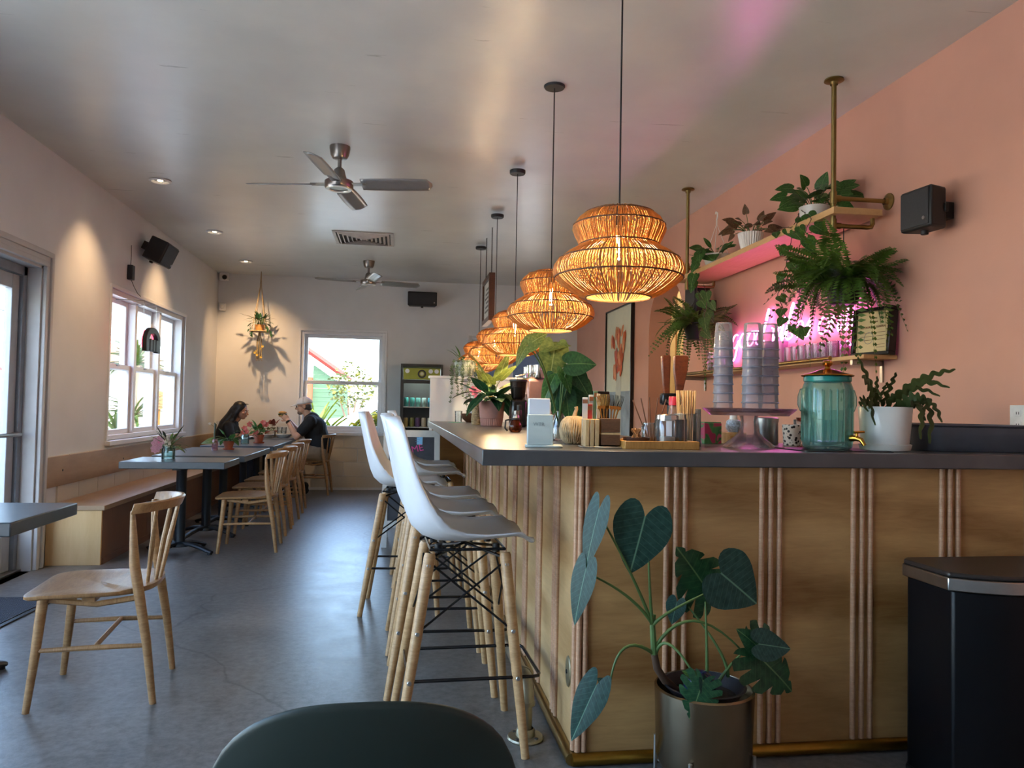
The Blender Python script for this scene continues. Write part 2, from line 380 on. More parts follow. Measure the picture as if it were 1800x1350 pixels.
# ------------------------------------------------------------------ windows and door
def sash(parent, w, h, axis, M, r=.045, t=.04, pane=True):
    """a sash frame w by h standing in local xz, glass pane as its own piece"""
    g = G(); g.bx((0, 0, 0), (r, t, h)); g.bx((w-r, 0, 0), (w, t, h)); g.bx((r, 0, 0), (w-r, t, r)); g.bx((r, 0, h-r), (w-r, t, h))
    s = g.obj('sash', WHITE, parent, bevel=.004); s.matrix_local = M
    p = G().bx((r-.004, t/2-.003, r-.004), (w-r+.004, t/2+.003, h-r+.004)).obj('pane', GLASS, s, smooth=0)
    return s
def window(name, M, w, h, units, depth=.22):
    """double-hung units side by side; M puts local x along the wall, y outwards, z up (origin: lower inner corner)"""
    root = thing(name, None, None); root.matrix_world = M; struct(root)
    f = .045; g = G()
    g.bx((0, .02, 0), (f, depth-.02, h)); g.bx((w-f, .02, 0), (w, depth-.02, h)); g.bx((f, .02, h-f), (w-f, depth-.02, h)); g.bx((f, .02, 0), (w-f, depth-.02, f))
    uw = (w-2*f)/units
    for k in range(1, units): g.bx((f+uw*k-.03, .04, f), (f+uw*k+.03, depth-.04, h-f))
    g.obj('window_frame', WHITE, root, bevel=.004)
    g = G(); g.bx((-.04, -.045, -.045), (w+.04, .03, 0)); g.obj('window_sill', WHITE, root, bevel=.006)
    g = G()
    for a, b in (((-.03, -.012, 0), (0, .01, h)), ((w, -.012, 0), (w+.03, .01, h)), ((-.03, -.012, h), (w+.03, .01, h+.035))): g.bx(a, b)
    g.obj('casing', WHITE, root, bevel=.003)
    for k in range(units):
        x0 = f+uw*k+(.03 if k else 0); ww = uw-(.03 if k else 0)-(.03 if k < units-1 else 0); mz = f+(h-2*f)*.49
        sash(root, ww, h-f-mz+.02, 'x', Matrix.Translation((x0, .115, mz-.02)))
        s = sash(root, ww, mz-f+.03, 'x', Matrix.Translation((x0, .07, f)))
        G().bx((ww/2-.03, -.012, mz-f+.012), (ww/2+.03, .01, mz-f+.03)).obj('latch', ALU, s, bevel=.002)
    return root
def basis(x, y, z, o): return Matrix(((x[0], y[0], z[0], o[0]), (x[1], y[1], z[1], o[1]), (x[2], y[2], z[2], o[2]), (0, 0, 0, 1)))
window('window_1', basis((0, 1, 0), (-1, 0, 0), (0, 0, 1), (XL, W1[0], W1[2])), W1[1]-W1[0], W1[3]-W1[2], 3)
window('window_2', basis((1, 0, 0), (0, 1, 0), (0, 0, 1), (W2[0], YB, W2[2])), W2[1]-W2[0], W2[3]-W2[2], 1)
window('window_3', basis((1, 0, 0), (0, 1, 0), (0, 0, 1), (W3[0], YB, W3[2])), W3[1]-W3[0], W3[3]-W3[2], 2)
window('window_4', basis((0, 1, 0), (-1, 0, 0), (0, 0, 1), (XL, W4[0], W4[2])), W4[1]-W4[0], W4[3]-W4[2], 3)
dr = thing('door_1', None, None, (XL, DOOR[0], 0)); struct(dr)
w, h = DOOR[1]-DOOR[0], DOOR[3]; TRIMG = plain('grey_white_trim', '#b9b8b7', .45, 0, .04)
g = G()      # moulded casing on the room side: three steps
for k, (a, b, t) in enumerate(((0, .035, .03), (.03, .075, .02), (.07, .11, .034))):
    g.bx((0, w+a, 0), (t, w+b, h+a)); g.bx((0, -b, 0), (t, -a, h+a)); g.bx((0, -b, h+a), (t, w+b, h+b))
g.obj('casing', TRIMG, dr, bevel=.004)
g = G(); g.bx((-.22, w-.02, 0), (0, w, h)); g.bx((-.22, 0, 0), (0, .02, h)); g.bx((-.22, 0, h-.02), (0, w, h)); g.obj('jamb', TRIMG, dr)
g = G(); g.bx((-.19, w-.075, 0), (-.09, w-.02, h-.02)); g.bx((-.19, .02, 0), (-.09, .075, h-.02)); g.bx((-.19, .02, h-.085), (-.09, w-.02, h-.02)); g.obj('door_frame', plain('grey_door_frame', '#7b818a', .4, .2), dr, bevel=.003)
for k in range(2):
    lw = (w-.15)/2; y0 = .075+lw*k; s = .1
    g = G(); a, b = -.165, -.115
    g.bx((a, y0+.004, .02), (b, y0+s, h-.09)); g.bx((a, y0+lw-s, .02), (b, y0+lw-.004, h-.09)); g.bx((a, y0+s, h-.09-s), (b, y0+lw-s, h-.09)); g.bx((a, y0+s, .02), (b, y0+lw-s, .27))
    lf = g.obj('door_leaf', ALU, dr, bevel=.004)
    G().bx((-.144, y0+s-.005, .265), (-.136, y0+lw-s+.005, h-.185)).obj('pane', GLASS, lf, smooth=0)
    g = G(); g.tube([(b, y0+.05, .97), (b+.055, y0+.05, .97), (b+.055, y0+lw-.03, .97), (b, y0+lw-.03, .97)], .014, 8); g.obj('push_bar', STEEL, lf)
G().bx((-.2, .02, 0), (-.06, w-.02, .018)).obj('threshold', STEEL, dr, bevel=.004)
# ------------------------------------------------------------------ bench and wall strip
t = struct(thing('trim_1', None, None, (XL, 0, 0)))
ys = [5.97, 8.35, 10.75, YB-.002]
for a, b in zip(ys, ys[1:]):
    p = G().bx((.001, a+.002, .565), (.02, b-.002, .79)).obj('panel', PLYB, t, bevel=.002)
    for yy in ([6.3, 7.6] if a < 6 else [a+.25, b-.3]):
        for zz in (.68,): G().lathe([(.0, .003), (.008, .003), (.009, 0)], 10, M=Matrix.Translation((.02, yy, zz)) @ Matrix.Rotation(PI/2, 4, 'Y')).obj('screw', BLACK, p)
b = thing('bench', 'long plywood wall bench with orange-brown seat running under the window', 'bench', (XL, 6.06, 0))
G().bx((.016, -.012, .405), (.42, 5.118, .44)).obj('seat', PLYB, b, bevel=.003)
G().bx((.016, 0, 0), (.398, .02, .405)).obj('end_panel', PLYE, b, bevel=.002)
for k in range(5): G().bx((.38, .02+1.018*k+.002, 0), (.398, .02+1.018*(k+1)-.002, .405)).obj('front_panel', PLYD, b, bevel=.002)
G().bx((.398, .03, 0), (.404, 5.11, .05)).obj('toe_strip', PLYD, b)

# ------------------------------------------------------------------ café tables
def table(label, x0, x1, y0, y1, cols, group=None, rz=0):
    cx, cy = (x0+x1)/2, (y0+y1)/2; t = thing('cafe_table', label, 'table', (cx, cy, 0), rz)
    w, d = x1-x0, y1-y0
    g = G(); g.box((0, 0, .7225), (w, d, .055)); g.obj('tabletop', TOPM, t, bevel=.005)
    for cyy in cols:
        g = G(); g.lathe([(0, .05), (.075, .05), (.07, .075), (.042, .09), (.04, .10), (.04, .66), (.05, .675), (.0, .675)], 20, (0, cyy, 0)); p = g.obj('column', DARKST, t)
        G().box((0, cyy, .685), (.32, .06, .02)).box((0, cyy, .685), (.06, .32, .02)).obj('top_bracket', DARKST, t)
        for k in range(4):
            a = PI/4+PI/2*k+.35; dx, dy = math.cos(a), math.sin(a)
            pts = [(dx*r_, cyy+dy*r_, z) for r_, z in ((.03, .075), (.12, .068), (.2, .05), (.27, .028), (.31, .018))]
            g = G(); g.tube(pts, [.03, .028, .026, .025, .02], 8, flat=.62, up=(dx*0-dy, dx, 0)); g.lathe([(0, 0), (.018, 0), (.018, .018), (0, .018)], 10, (dx*.29, cyy+dy*.29, 0))
            g.obj('base_leg', DARKST, t)
    return t
table('blue-grey concrete topped table with a flower jar, beside the bench end', -2.13, -1.345, 6.27, 6.83, [0])
table('blue-grey table with two black pedestals and a potted plant, second along the bench', -2.12, -1.34, 7.02, 8.36, [-.33, .33])
table('blue-grey table holding the jar and pot of red flowers, third along the bench', -2.12, -1.35, 8.66, 10.2, [-.4, .4])
table('table with plates between the woman and the man by the back wall', -2.12, -1.42, 10.32, 11.08, [0])
table('dark grey table corner standing nearest the glass door', -2.3, -1.45, 3.16, 3.77, [.05])

# ------------------------------------------------------------------ spindle-back chairs (front is -x)
def chair(label, loc, rz, group=None):
    t = thing('spindle_chair', label, 'chair', loc, rz, group)
    # saddle seat
    def outl(n=40):
        pts = []
        for k in range(n):
            a = 2*PI*k/n; c, s_ = math.cos(a), math.sin(a)
            if c < 0: x, y = -.035-.235*abs(c)**.2, .236*math.copysign(abs(s_)**.25, s_)
            else: x, y = -.035+.24*abs(c)**.85, .236*math.copysign(abs(s_)**.62, s_)
            pts.append((x, y))
        return pts
    o_ = outl(); n = len(o_); g = G(); rings = [(0, 0), (.35, 0), (.7, 0), (.93, 0), (1, -.003), (1, -.014), (.96, -.021), (.6, -.022), (0, -.022)]
    vs = []; 
    for f, dz in rings:
        for (x, y) in o_:
            xx, yy = -.035+(x+.035)*f, y*f
            z = .46+dz-(.012*(1-(f*1.0)**2) if dz > -.003 else 0) + (.006 if x > .1 and dz > -.01 else 0) - (.010*f*max(0, -(x+.17)/.1) if x < -.17 else 0)
            vs.append((xx, yy, z))
    fs = [(i*n+k, i*n+(k+1) % n, (i+1)*n+(k+1) % n, (i+1)*n+k) for i in range(len(rings)-1) for k in range(n)]
    g.add(vs, fs); g.obj('seat', OAKH, t, smooth=60)
    for s_ in (-1, 1):
        G().tube([(-.232, .222*s_, 0), (-.21, .21*s_, .22), (-.192, .2*s_, .44)], [.0135, .018, .021], 10).obj('leg', OAK, t)
        G().tube([(.222, .21*s_, 0), (.19, .207*s_, .25), (.155, .203*s_, .45), (.135, .2*s_, .56), (.128, .2*s_, .67), (.122, .2*s_, .775)], [.0135, .018, .021, .0205, .015, .009], 10).obj('leg', OAK, t)
        G().tube([(-.215, .212*s_, .235), (0, .213*s_, .238), (.195, .208*s_, .235)], [.009, .011, .009], 8).obj('stretcher', OAKH, t)
        G().tube([(-.19, .19*s_, .428), (0, .195*s_, .405), (.15, .195*s_, .425)], .012, 6, flat=.7).obj('apron', OAKH, t)
    G().tube([(0, -.21, .238), (0, .21, .238)], .010, 8).obj('stretcher', OAKY, t)
    G().box((-.03, 0, .424), (.05, .4, .022)).obj('apron', OAKY, t, bevel=.003)
    # bowed crest rail
    def crest(s): a = s*PI/2; return (.118+.145*math.cos(a)**1.15 if abs(s) < 1 else .118, .208*math.sin(a)+.012*s, .785+.012*math.cos(a))
    pts = [crest(-1+2*k/18) for k in range(19)]; g = G(); vs = []; N_ = len(pts)
    for i, p in enumerate(pts):
        a = Vector(pts[max(i-1, 0)]); b_ = Vector(pts[min(i+1, N_-1)]); d = (b_-a).normalized(); nn = Vector((d.y, -d.x, 0)).normalized()
        for (u, v) in ((-.008, -.021), (.008, -.021), (.010, .015), (.005, .021), (-.005, .021), (-.010, .015)): vs.append((p[0]+nn.x*u+(.012 if v > 0 else 0), p[1]+nn.y*u, p[2]+v))
    fs = [(i*6+k, i*6+(k+1) % 6, (i+1)*6+(k+1) % 6, (i+1)*6+k) for i in range(N_-1) for k in range(6)] + [(5, 4, 3, 2, 1, 0), tuple((N_-1)*6+k for k in range(6))]
    g.add(vs, fs); g.obj('crest_rail', OAKY, t, smooth=50)
    for k in range(5):
        s = (k-2)/2; c = crest(s*.56); lo = (.192-.03*s*s, .085*s, .44)
        G().tube([lo, tuple(lo[i]*.5+c[i]*.5 for i in range(3)), (c[0]+.002, c[1], c[2])], [.007, .0105, .007], 8).obj('spindle', OAK, t)
    return t
ch = chair('oak spindle-back chair standing alone on the open floor beside the black mat', (-1.2, 3.485, 0), R(5.6))
CHG = 'oak spindle chairs along the tables'
dup(ch, (-1.205, 6.7, 0), R(3), 'oak spindle chair drawn up to the table with the flower jar', CHG)
dup(ch, (-1.235, 7.5, 0), R(1), 'oak spindle chair second in the row, at the two-pedestal table', CHG)
dup(ch, (-1.25, 8.15, 0), R(-1), 'oak spindle chair third in the row, at the far end of the two-pedestal table', CHG)
dup(ch, (-1.27, 9.0, 0), R(2), 'oak spindle chair last of the empty row, nearest the seated man', CHG)
dup(ch, (-1.13, 10.72, 0), R(-2), 'oak spindle chair the man in the white cap sits on', CHG)

# ------------------------------------------------------------------ bar stools (front is +x)
LEGW = wood('beech_leg', '#a0784a', '#cda577', (4, 4, 18), .42)
def stool(label, loc, rz):
    t = thing('bar_stool', label, 'stool', loc, rz, 'white shell bar stools along the counter')
    prof = [(.258, .725), (.245, .742), (.2, .752), (.13, .746), (.06, .738), (-.02, .733), (-.09, .737), (-.14, .755), (-.178, .79), (-.2, .84), (-.217, .9), (-.233, .97), (-.248, 1.04), (-.262, 1.1), (-.275, 1.15), (-.285, 1.182)]
    hw = [.155, .188, .208, .216, .219, .222, .227, .231, .232, .229, .222, .213, .2, .183, .155, .085]
    def fn(u, v):
        f = u*(len(prof)-1); i = min(int(f), len(prof)-2); q = f-i; q2 = q
        x = prof[i][0]*(1-q)+prof[i+1][0]*q; z = prof[i][1]*(1-q)+prof[i+1][1]*q; w = hw[i]*(1-q)+hw[i+1]*q; s = 2*v-1
        back = min(1, max(0, (f-6)/4)); hip = math.exp(-((f-7.5)/2.6)**2)
        e = abs(s)**2.4
        return (x+e*(.055*back+.05*hip), s*w, z+e*(.03*(1-back)+.05*hip) - (.012*e if f < 2 else 0))
    G().grid(fn, 30, 14).obj('seat_shell', SHELLW, t, smooth=180, solid=.007)
    tops = {(sx, sy): Vector((.135*sx+.02, .125*sy, .70)) for sx in (-1, 1) for sy in (-1, 1)}
    feet = {(sx, sy): Vector((.225*sx, .215*sy, 0)) for sx in (-1, 1) for sy in (-1, 1)}
    on = lambda k, z: feet[k] + (tops[k]-feet[k])*(z/.70)
    for k in tops:
        lg = G().tube([feet[k], on(k, .35), on(k, .69), on(k, .70)], [.0145, .0195, .021, .017], 12).obj('leg', LEGW, t)
        d = Vector((0, k[1], .12)).normalized()
        for z in (.27, .43, .66):
            p = on(k, z); G().lathe([(0, .004), (.006, .004), (.0085, .0015), (.0085, -.002)], 10, M=Matrix.Translation(p+Vector((0, k[1]*.0165, 0))) @ d.to_track_quat('Z', 'Y').to_matrix().to_4x4()).obj('bolt', STEEL, lg)
    r = .0042
    pairs = (((-1, -1), (1, -1)), ((-1, 1), (1, 1)), ((-1, -1), (-1, 1)), ((1, -1), (1, 1)))
    for a, b_ in pairs:
        g = G(); g.tube([on(a, .67), on(b_, .43)], r, 6); g.tube([on(b_, .67), on(a, .43)], r, 6); g.obj('wire_brace', BLACKG, t)
    g = G(); c = on((-1, -1), .43).lerp(on((1, 1), .43), .5)
    for a in tops: g.tube([tops[a]+Vector((0, 0, -.02)), Vector((.02, 0, .715)), ], .0055, 6)
    loop = [tops[(-1, -1)]*1, tops[(1, -1)]*1, tops[(1, 1)]*1, tops[(-1, 1)]*1]; g.tube([p+Vector((0, 0, .012)) for p in loop], .0055, 6, closed=True)
    g.obj('seat_bracket', BLACKG, t)
    for sx in (-1, 1):
        for sy in (-1, 1): G().lathe([(0, 0), (.014, 0), (.014, .03), (0, .03)], 10, tuple(tops[(sx, sy)]+Vector((-.03*sx, -.02*sy, 0)))).obj('rubber_mount', BLACK, t)
    k = {q: on(q, .27) for q in tops}; x0 = k[(-1, -1)].x-.004; x1 = k[(1, -1)].x+.085; yy = k[(1, 1)].y
    pts = [(x0, -yy, .27), (x1-.03, -yy, .27), (x1-.008, -yy+.008, .27), (x1, -yy+.03, .27), (x1, yy-.03, .27), (x1-.008, yy-.008, .27), (x1-.03, yy, .27), (x0, yy, .27)]
    G().tube(pts, .0065, 8, closed=True).obj('footrest', BLACKG, t)
    return t
st = stool('white shell bar stool nearest the brass foot pipe flange, front of the row', (.232, 2.87, 0), R(2))
dup(st, (.205, 3.45, 0), R(-1), 'white shell bar stool second along the counter')
dup(st, (.195, 4.03, 0), R(1), 'white shell bar stool third along the counter')
dup(st, (.04, 4.72, 0), R(-4), 'white shell bar stool pulled out furthest from the counter')
dup(st, (.205, 5.42, 0), R(2), 'white shell bar stool just beyond the one pulled out')
dup(st, (.20, 6.08, 0), R(-2), 'white shell bar stool last along the counter, nearest the chalkboard')

# ------------------------------------------------------------------ bar counter
XP, YP, X0, Y0, Y1 = .625, 2.60, .278, 2.54, 7.24
cn = thing('bar_counter', 'long L-shaped bar with plywood panels, copper-toned rods and dark slab top', 'counter', (X0, Y0, 0))
O = Vector((X0, Y0, 0))
def LL(p): return (p[0]-X0, p[1]-Y0, p[2])
g = G(); g.prism([(0, 0), (XR-X0-.002, 0), (XR-X0-.002, .8), (.95, .8), (.95, Y1-Y0), (0, Y1-Y0)], ZT-.054, ZT); g.obj('slab_top', SLAB, cn, bevel=.004)
g = G(); g.bx(LL((XP+.03, YP+.03, .0)), LL((XR-.01, YP+.09, ZT-.055))); g.bx(LL((XP+.03, YP+.09, 0)), LL((XP+.09, Y1-.04, ZT-.055))); g.obj('carcass', BLACK, cn)
PIT = .357; fx = [XP+.012+.34+PIT*k for k in range(6)]
edges = [XP]+fx+[XR-.002]
for a, b_ in zip(edges, edges[1:]):
    if b_-a > .02: G().bx(LL((a+.001, YP, .03)), LL((b_-.001, YP+.018, ZT-.055))).obj('panel', PLYC, cn)
PLYS = m_ply('counter_side_plywood', '#a07848', '#d8b482', .42, axis='y')
yl = [YP+.34+PIT*k for k in range(13)]; edges = [YP+.018]+yl+[Y1-.03]
for a, b_ in zip(edges, edges[1:]): G().bx(LL((XP, a+.001, .03)), LL((XP+.018, b_-.001, ZT-.055))).obj('panel', PLYS, cn)
rod = G().tube([(0, 0, .045), (0, 0, ZT-.056)], .0098, 10).mesh('rod', COPPERW)
for x in fx:
    for d in (-.034, 0, .034): inst('rod', rod, cn, Matrix.Translation(LL((x+d, YP-.004, 0))))
for y in yl:
    for d in (-.034, 0, .034): inst('rod', rod, cn, Matrix.Translation(LL((XP-.004, y+d, 0))))
for d in ((XP+.008, YP-.004), (XP+.03, YP-.004), (XP-.004, YP+.012)): inst('rod', rod, cn, Matrix.Translation(LL((*d, 0))))
g = G(); g.bx(LL((X0+.03, Y1-.05, 0)), LL((XP+.03, Y1-.03, ZT-.055))); g.obj('end_panel', PLYC, cn)
G().tube([LL((XP-.012, Y1-.05, .022)), LL((XP-.012, YP-.012, .022))], .022, 10).obj('base_rail', BRASSP, cn)
G().tube([LL((XP-.012, YP-.012, .022)), LL((XR-.004, YP-.012, .022))], .022, 10).obj('base_rail', plain('old_brass', '#a07c34', .36, 1, .15), cn)
g = G(); M_ = Matrix.Translation(LL((XP-.001, 2.71, .28))) @ Matrix.Rotation(-PI/2, 4, 'Y') @ Matrix.Diagonal((1.25, .8, 1, 1))
g.lathe([(0, .006), (.026, .006), (.042, .004), (.045, 0)], 24, M=M_); cv = g.obj('outlet_cover', plain('aged_brass_plate', '#8f8468', .45, .7, .1), cn)
G().lathe([(0, .003), (.007, .003), (.008, 0)], 12, M=Matrix.Translation(LL((XP-.007, 2.71, .28))) @ Matrix.Rotation(-PI/2, 4, 'Y')).obj('screw', BLACK, cv)
# brass foot pipe
fp = thing('foot_pipe', 'weathered brass pipe foot rail standing on round floor flanges before the bar', 'foot rail', (.49, 2.82, 0))
PIPE = plain('weathered_brass_pipe', '#9c937c', .34, .85, .18, 20)
def flange(y):
    g = G(); g.lathe([(0, 0), (.066, 0), (.068, .006), (.064, .012), (.036, .014), (.034, .035), (.029, .04)], 28, (0, y, 0)); f = g.obj('flange', PIPE, fp)
    for k in range(4): G().lathe([(.0, .016), (.007, .015), (.008, .012)], 10, (.05*math.cos(PI/4+PI/2*k), y+.05*math.sin(PI/4+PI/2*k), 0)).obj('screw', BLACK, f)
    G().tube([(0, y, .03), (0, y, .155)], .0245, 16).obj('post', PIPE, fp)
flange(0); flange(2.1); flange(4.1)
g = G(); g.tube([(0, 0, .13), (0, 0, .165), (0, .008, .185), (0, .022, .2), (0, .05, .205), (0, .075, .205)], [.0315, .031, .031, .031, .031, .0315], 16); g.tube([(0, 0, .125), (0, 0, .14)], .035, 16); g.tube([(0, .07, .205), (0, .085, .205)], .035, 16); g.obj('elbow', PIPE, fp)
for a, b_ in ((.08, 2.06), (2.14, 4.3)): G().tube([(0, a, .205), (0, b_, .205)], .0245, 16).obj('rail', PIPE, fp)
for y in (2.1, 4.1): G().tube([(0, y-.045, .205), (0, y+.045, .205)], .033, 16).tube([(0, y, .15), (0, y, .2)], .031, 14).obj('tee_joint', PIPE, fp)

# ------------------------------------------------------------------ foreground chair back (dark green shell), floor mat, bin
fc = thing('shell_chair', 'dark green moulded plastic chair seen from behind, nearest the viewer', 'chair', (-.035, 1.32, 0), 0)
GREENP = plain('dark_green_plastic', '#2b3833', .45, 0, .04)
def fsh(u, v):
    s = 2*v-1
    P = [(.30, .43), (.24, .45), (.1, .445), (-.05, .44), (-.15, .46), (-.205, .53), (-.235, .62), (-.255, .70), (-.268, .765), (-.272, .828)]
    Wd = [.2, .225, .24, .245, .236, .236, .236, .236, .236, .236]
    f = u*9; i = min(int(f), 8); q = f-i
    y = P[i][0]*(1-q)+P[i+1][0]*q; z = P[i][1]*(1-q)+P[i+1][1]*q; w = Wd[i]*(1-q)+Wd[i+1]*q; back = min(1, max(0, (f-3.5)/2))
    top = .828-.2*(1-(1-abs(s)**2.6)**.5)
    z = .46+(z-.46)*(top-.46)/.368 if z > .46 else z
    return (s*w, y+.07*back*abs(s)**2, z+.02*(1-back)*s*s)
G().grid(fsh, 27, 16).obj('seat_shell', GREENP, fc, smooth=180, solid=.009, sub=1)
for sx in (-1, 1):
    for sy in (-1, 1): G().tube([(.22*sx, .2*sy, 0), (.15*sx, .12*sy, .42)], [.012, .016], 10).obj('leg', LEGW, fc)
G().tube([(-.15, 0, .425), (.15, 0, .425)], .012, 8).tube([(0, -.15, .425), (0, .15, .425)], .012, 8).obj('under_frame', BLACK, fc)

MATM = NT('ribbed_mat'); co_ = MATM.coord(); wv = MATM.n('TexWave'); wv.inputs['Scale'].default_value = 24; wv.inputs['Distortion'].default_value = 1.2; MATM.l(co_, wv.inputs[0])
MATM.base(MATM.ramp(wv.outputs['Fac'], [(.3, '#22252b'), (.7, '#474c55')])); MATM.set(Roughness=.9); MATM.bump(wv.outputs['Fac'], .8, .006)
mt = thing('door_mat', 'dark ribbed entrance mat lying inside the glass door', 'mat', (-2.32, 4.45, 0), R(-4))
G().box((0, 0, .006), (.44, 1.24, .012)).obj('pile', MATM.m, mt, bevel=.003)
g = G()
for a, b_ in (((-.25, -.65), (.25, -.62)), ((-.25, .62), (.25, .65)), ((-.25, -.62), (-.22, .62)), ((.22, -.62), (.25, .62))): g.bx((*a, 0), (*b_, .008))
g.obj('border', BLACK, mt, bevel=.002)

tb = thing('pedal_bin', 'tall black pedal bin with a steel lid band in front of the bar', 'bin', (2.15, 2.33, 0))
def drect(w, d0, d1, n=14):   # flat back, bowed front
    pts = []; 
    for k in range(n+1):
        s = -1+2*k/n; pts.append((w/2*s, -d0-(d1)*(1-abs(s)**3.2)))
    return pts + [(w/2, .12), (w/2-.03, .15), (-w/2+.03, .15), (-w/2, .12)]
BINB = plain('black_bin_body', '#090a0e', .38, 0, .05, Specular_IOR_Level=.25)
G().prism(drect(.76, .10, .085), .012, .665).obj('body', BINB, tb, bevel=.008)
G().prism(drect(.80, .105, .1), .665, .705).obj('lid_band', STEEL, tb, bevel=.003)
G().prism(drect(.79, .1, .097), .705, .722).obj('lid', plain('brown_black_lid', '#2a2422', .38), tb, bevel=.006)
G().box((.06, -.1, .724), (.11, .03, .008)).obj('lid_catch', BLACKG, tb, bevel=.002)
G().box((.13, -.21, .03), (.2, .07, .014)).obj('pedal', STEEL, tb, bevel=.004)
G().prism(drect(.77, .095, .08), 0, .014).obj('base', BLACK, tb)
# ------------------------------------------------------------------ outdoors
ASPH = plain('pale_asphalt', '#a5a29c', .9, 0, .1, 30); GRASSM = plain('lawn', '#35550c', .9, 0, .3, 25, .4); PAVE = plain('pale_paving', '#c9c3b8', .85, 0, .08, 8)
g = G(); g.bx((-60, -25, -.25), (60, 70, -.22)); tag(g.obj('ground', ASPH, smooth=0), kind='structure')
g = G(); g.bx((-7.2, -8, -.22), (XL-.22, 26, -.12)); tag(g.obj('pavement', PAVE, smooth=0), kind='structure')
g = G(); g.bx((-11, 9, -.2), (-7.4, 30, -.1)); o = g.obj('lawn', GRASSM, smooth=0); tag(o, kind='structure')
g = G(); g.bx((-7.2, YB+.3, -.2), (6, 14.4, -.08)); tag(g.obj('planting_bed', plain('bark_bed', '#5d4a38', .9, 0, .3, 30), smooth=0), kind='structure')
def spiky(name, label, cat, loc, n, L, wd, mat, trunk=0, group=None, droop=.5, seed=1):
    rd = random.Random(seed); t = thing(name, label, cat, loc, 0, group); meshes = []
    if trunk: G().tube([(0, 0, 0), (.05, .03, trunk*.5), (.02, 0, trunk)], [.06, .045, .05], 8).obj('trunk', plain('palm_trunk', '#8a7a63', .9, 0, .2, 30, .5), t)
    for k in range(3):
        lp = L*(.8+.2*k); dr = droop*(.6+.4*k)
        def fn(u, v): return ((v-.5)*wd*(math.sin(PI*min(1, u*.9+.1))**.7+.02), lp*u*(1-.12*dr*u), -dr*.6*lp*u**2.4+abs(v-.5)*wd*.5)
        meshes.append(G().grid(fn, 7, 2).mesh('leaf', mat))
    for k in range(n):
        el = R(rd.uniform(5, 80)); az = rd.uniform(0, 2*PI); d = (math.cos(az)*math.cos(el), math.sin(az)*math.cos(el), math.sin(el))
        inst('leaf', meshes[k % 3], t, frame_to((0, 0, trunk), d))
    return t
AGA = leafmat('agave_leaf', '#3d4a0c', '#7a8420', .5, .3); YUC = leafmat('yucca_leaf', '#1f3810', '#43591c', .5, .3)
p = at(588, 758, y=12.9); spiky('agave', 'big yellow-green strappy plant outside the back window', 'plant', (p.x, 12.9, -.1), 64, .95, .09, AGA, .35, seed=3, droop=.35)
p = at(545, 758, y=13.3); spiky('agave', 'yellow-green strappy plant outside, partly hidden by the seated man', 'plant', (p.x, 13.6, -.1), 60, .9, .1, AGA, .45, seed=8, droop=.25)
def bush(name, label, cat, loc, size, n, mats, ls=.09, trunk=0, seed=5, group=None, hollow=.5):
    rd = random.Random(seed); t = thing(name, label, cat, loc, 0, group); g = G()
    if trunk:
        tk = G()
        for k in range(4):
            a = 2*PI*k/4+.4; tk.tube([(0, 0, 0), (.04*math.cos(a), .04*math.sin(a), trunk*.6), (size[0]*.5*math.cos(a), size[1]*.5*math.sin(a), trunk+size[2]*.5)], [.06, .04, .012], 6)
        tk.obj('trunk', plain('bark', '#6f5a46', .9, 0, .2, 30, .5), t)
    for k in range(n):
        while True:
            p = Vector((rd.uniform(-1, 1), rd.uniform(-1, 1), rd.uniform(-1, 1)))
            if hollow < p.length < 1: break
        p = Vector((p.x*size[0], p.y*size[1], p.z*size[2]+trunk+size[2])); M = Matrix.Translation(p) @ Euler((rd.uniform(-1, 1), rd.uniform(-1, 1), rd.uniform(0, 6))).to_matrix().to_4x4()
        l = ls*rd.uniform(.7, 1.3); g.add([(0, 0, 0), (l*.35, l*.5, .01), (0, l, -.01), (-l*.35, l*.5, .01)], [(0, 1, 2, 3)], rd.randrange(len(mats)), M)
    o = g.obj('foliage', mats, t, smooth=0); o['kind'] = 'stuff'; return t
HG = [leafmat('hedge_yellow', '#5a5208', '#8a7f18'), leafmat('hedge_green', '#36400a', '#5d6616')]; TG = [leafmat('sparse_leaf', '#4a4d18', '#6f6c2c'), leafmat('sparse_leaf_dark', '#2a3310', '#474f1e')]
p = at(645, 760, y=12.6); bush('hedge', 'low yellow-green hedge outside the back window below the parked car', 'hedge', (p.x+.25, 12.7, -.1), (.6, .4, .6), 2600, HG, .1, seed=2, hollow=.7)
p = at(618, 700, y=19.5); bush('tree', 'small thin-leaved tree standing before the green house', 'tree', (p.x, 19.5, -.2), (.62, .6, .62), 420, TG, .11, 1.25, 4, hollow=.1)
# green house with red gable across the street
HY = 26; hs = thing('house', 'green weatherboard house with red gable roof across the street', 'house', (-2.6, HY, -.2))
HGREEN = plain('green_boards', '#3f5a40', .8, 0, .05); HRED = plain('red_roof', '#74261c', .8, 0, .1); HWH = plain('house_white', '#77746d', .8, 0, .04); BRK = plain('orange_brick', '#7a3c20', .85, 0, .15, 30)
x0_ = at(551, 650, y=HY).x+2.6
for k in range(13):
    z_ = .9+.15*k; xe = lambda z: at(612, 660, y=HY).x+2.6-max(0, (z-1.95))*1.45; x1_, x2_ = xe(z_), xe(z_+.145)
    if x2_ > x0_+.05: G().prism([(x0_, z_), (x1_, z_), (x2_, z_+.145), (x0_, z_+.145)], -.06, .06, Matrix.Rotation(PI/2, 4, 'X')).obj('board', HGREEN, hs)
G().bx((-4, .1, 0), (x0_+1.1, 5, 1.9)).obj('wall', HWH, hs)
hz = lambda px, py: at(px, py, y=HY-.3)-Vector((-2.6, HY, -.2))
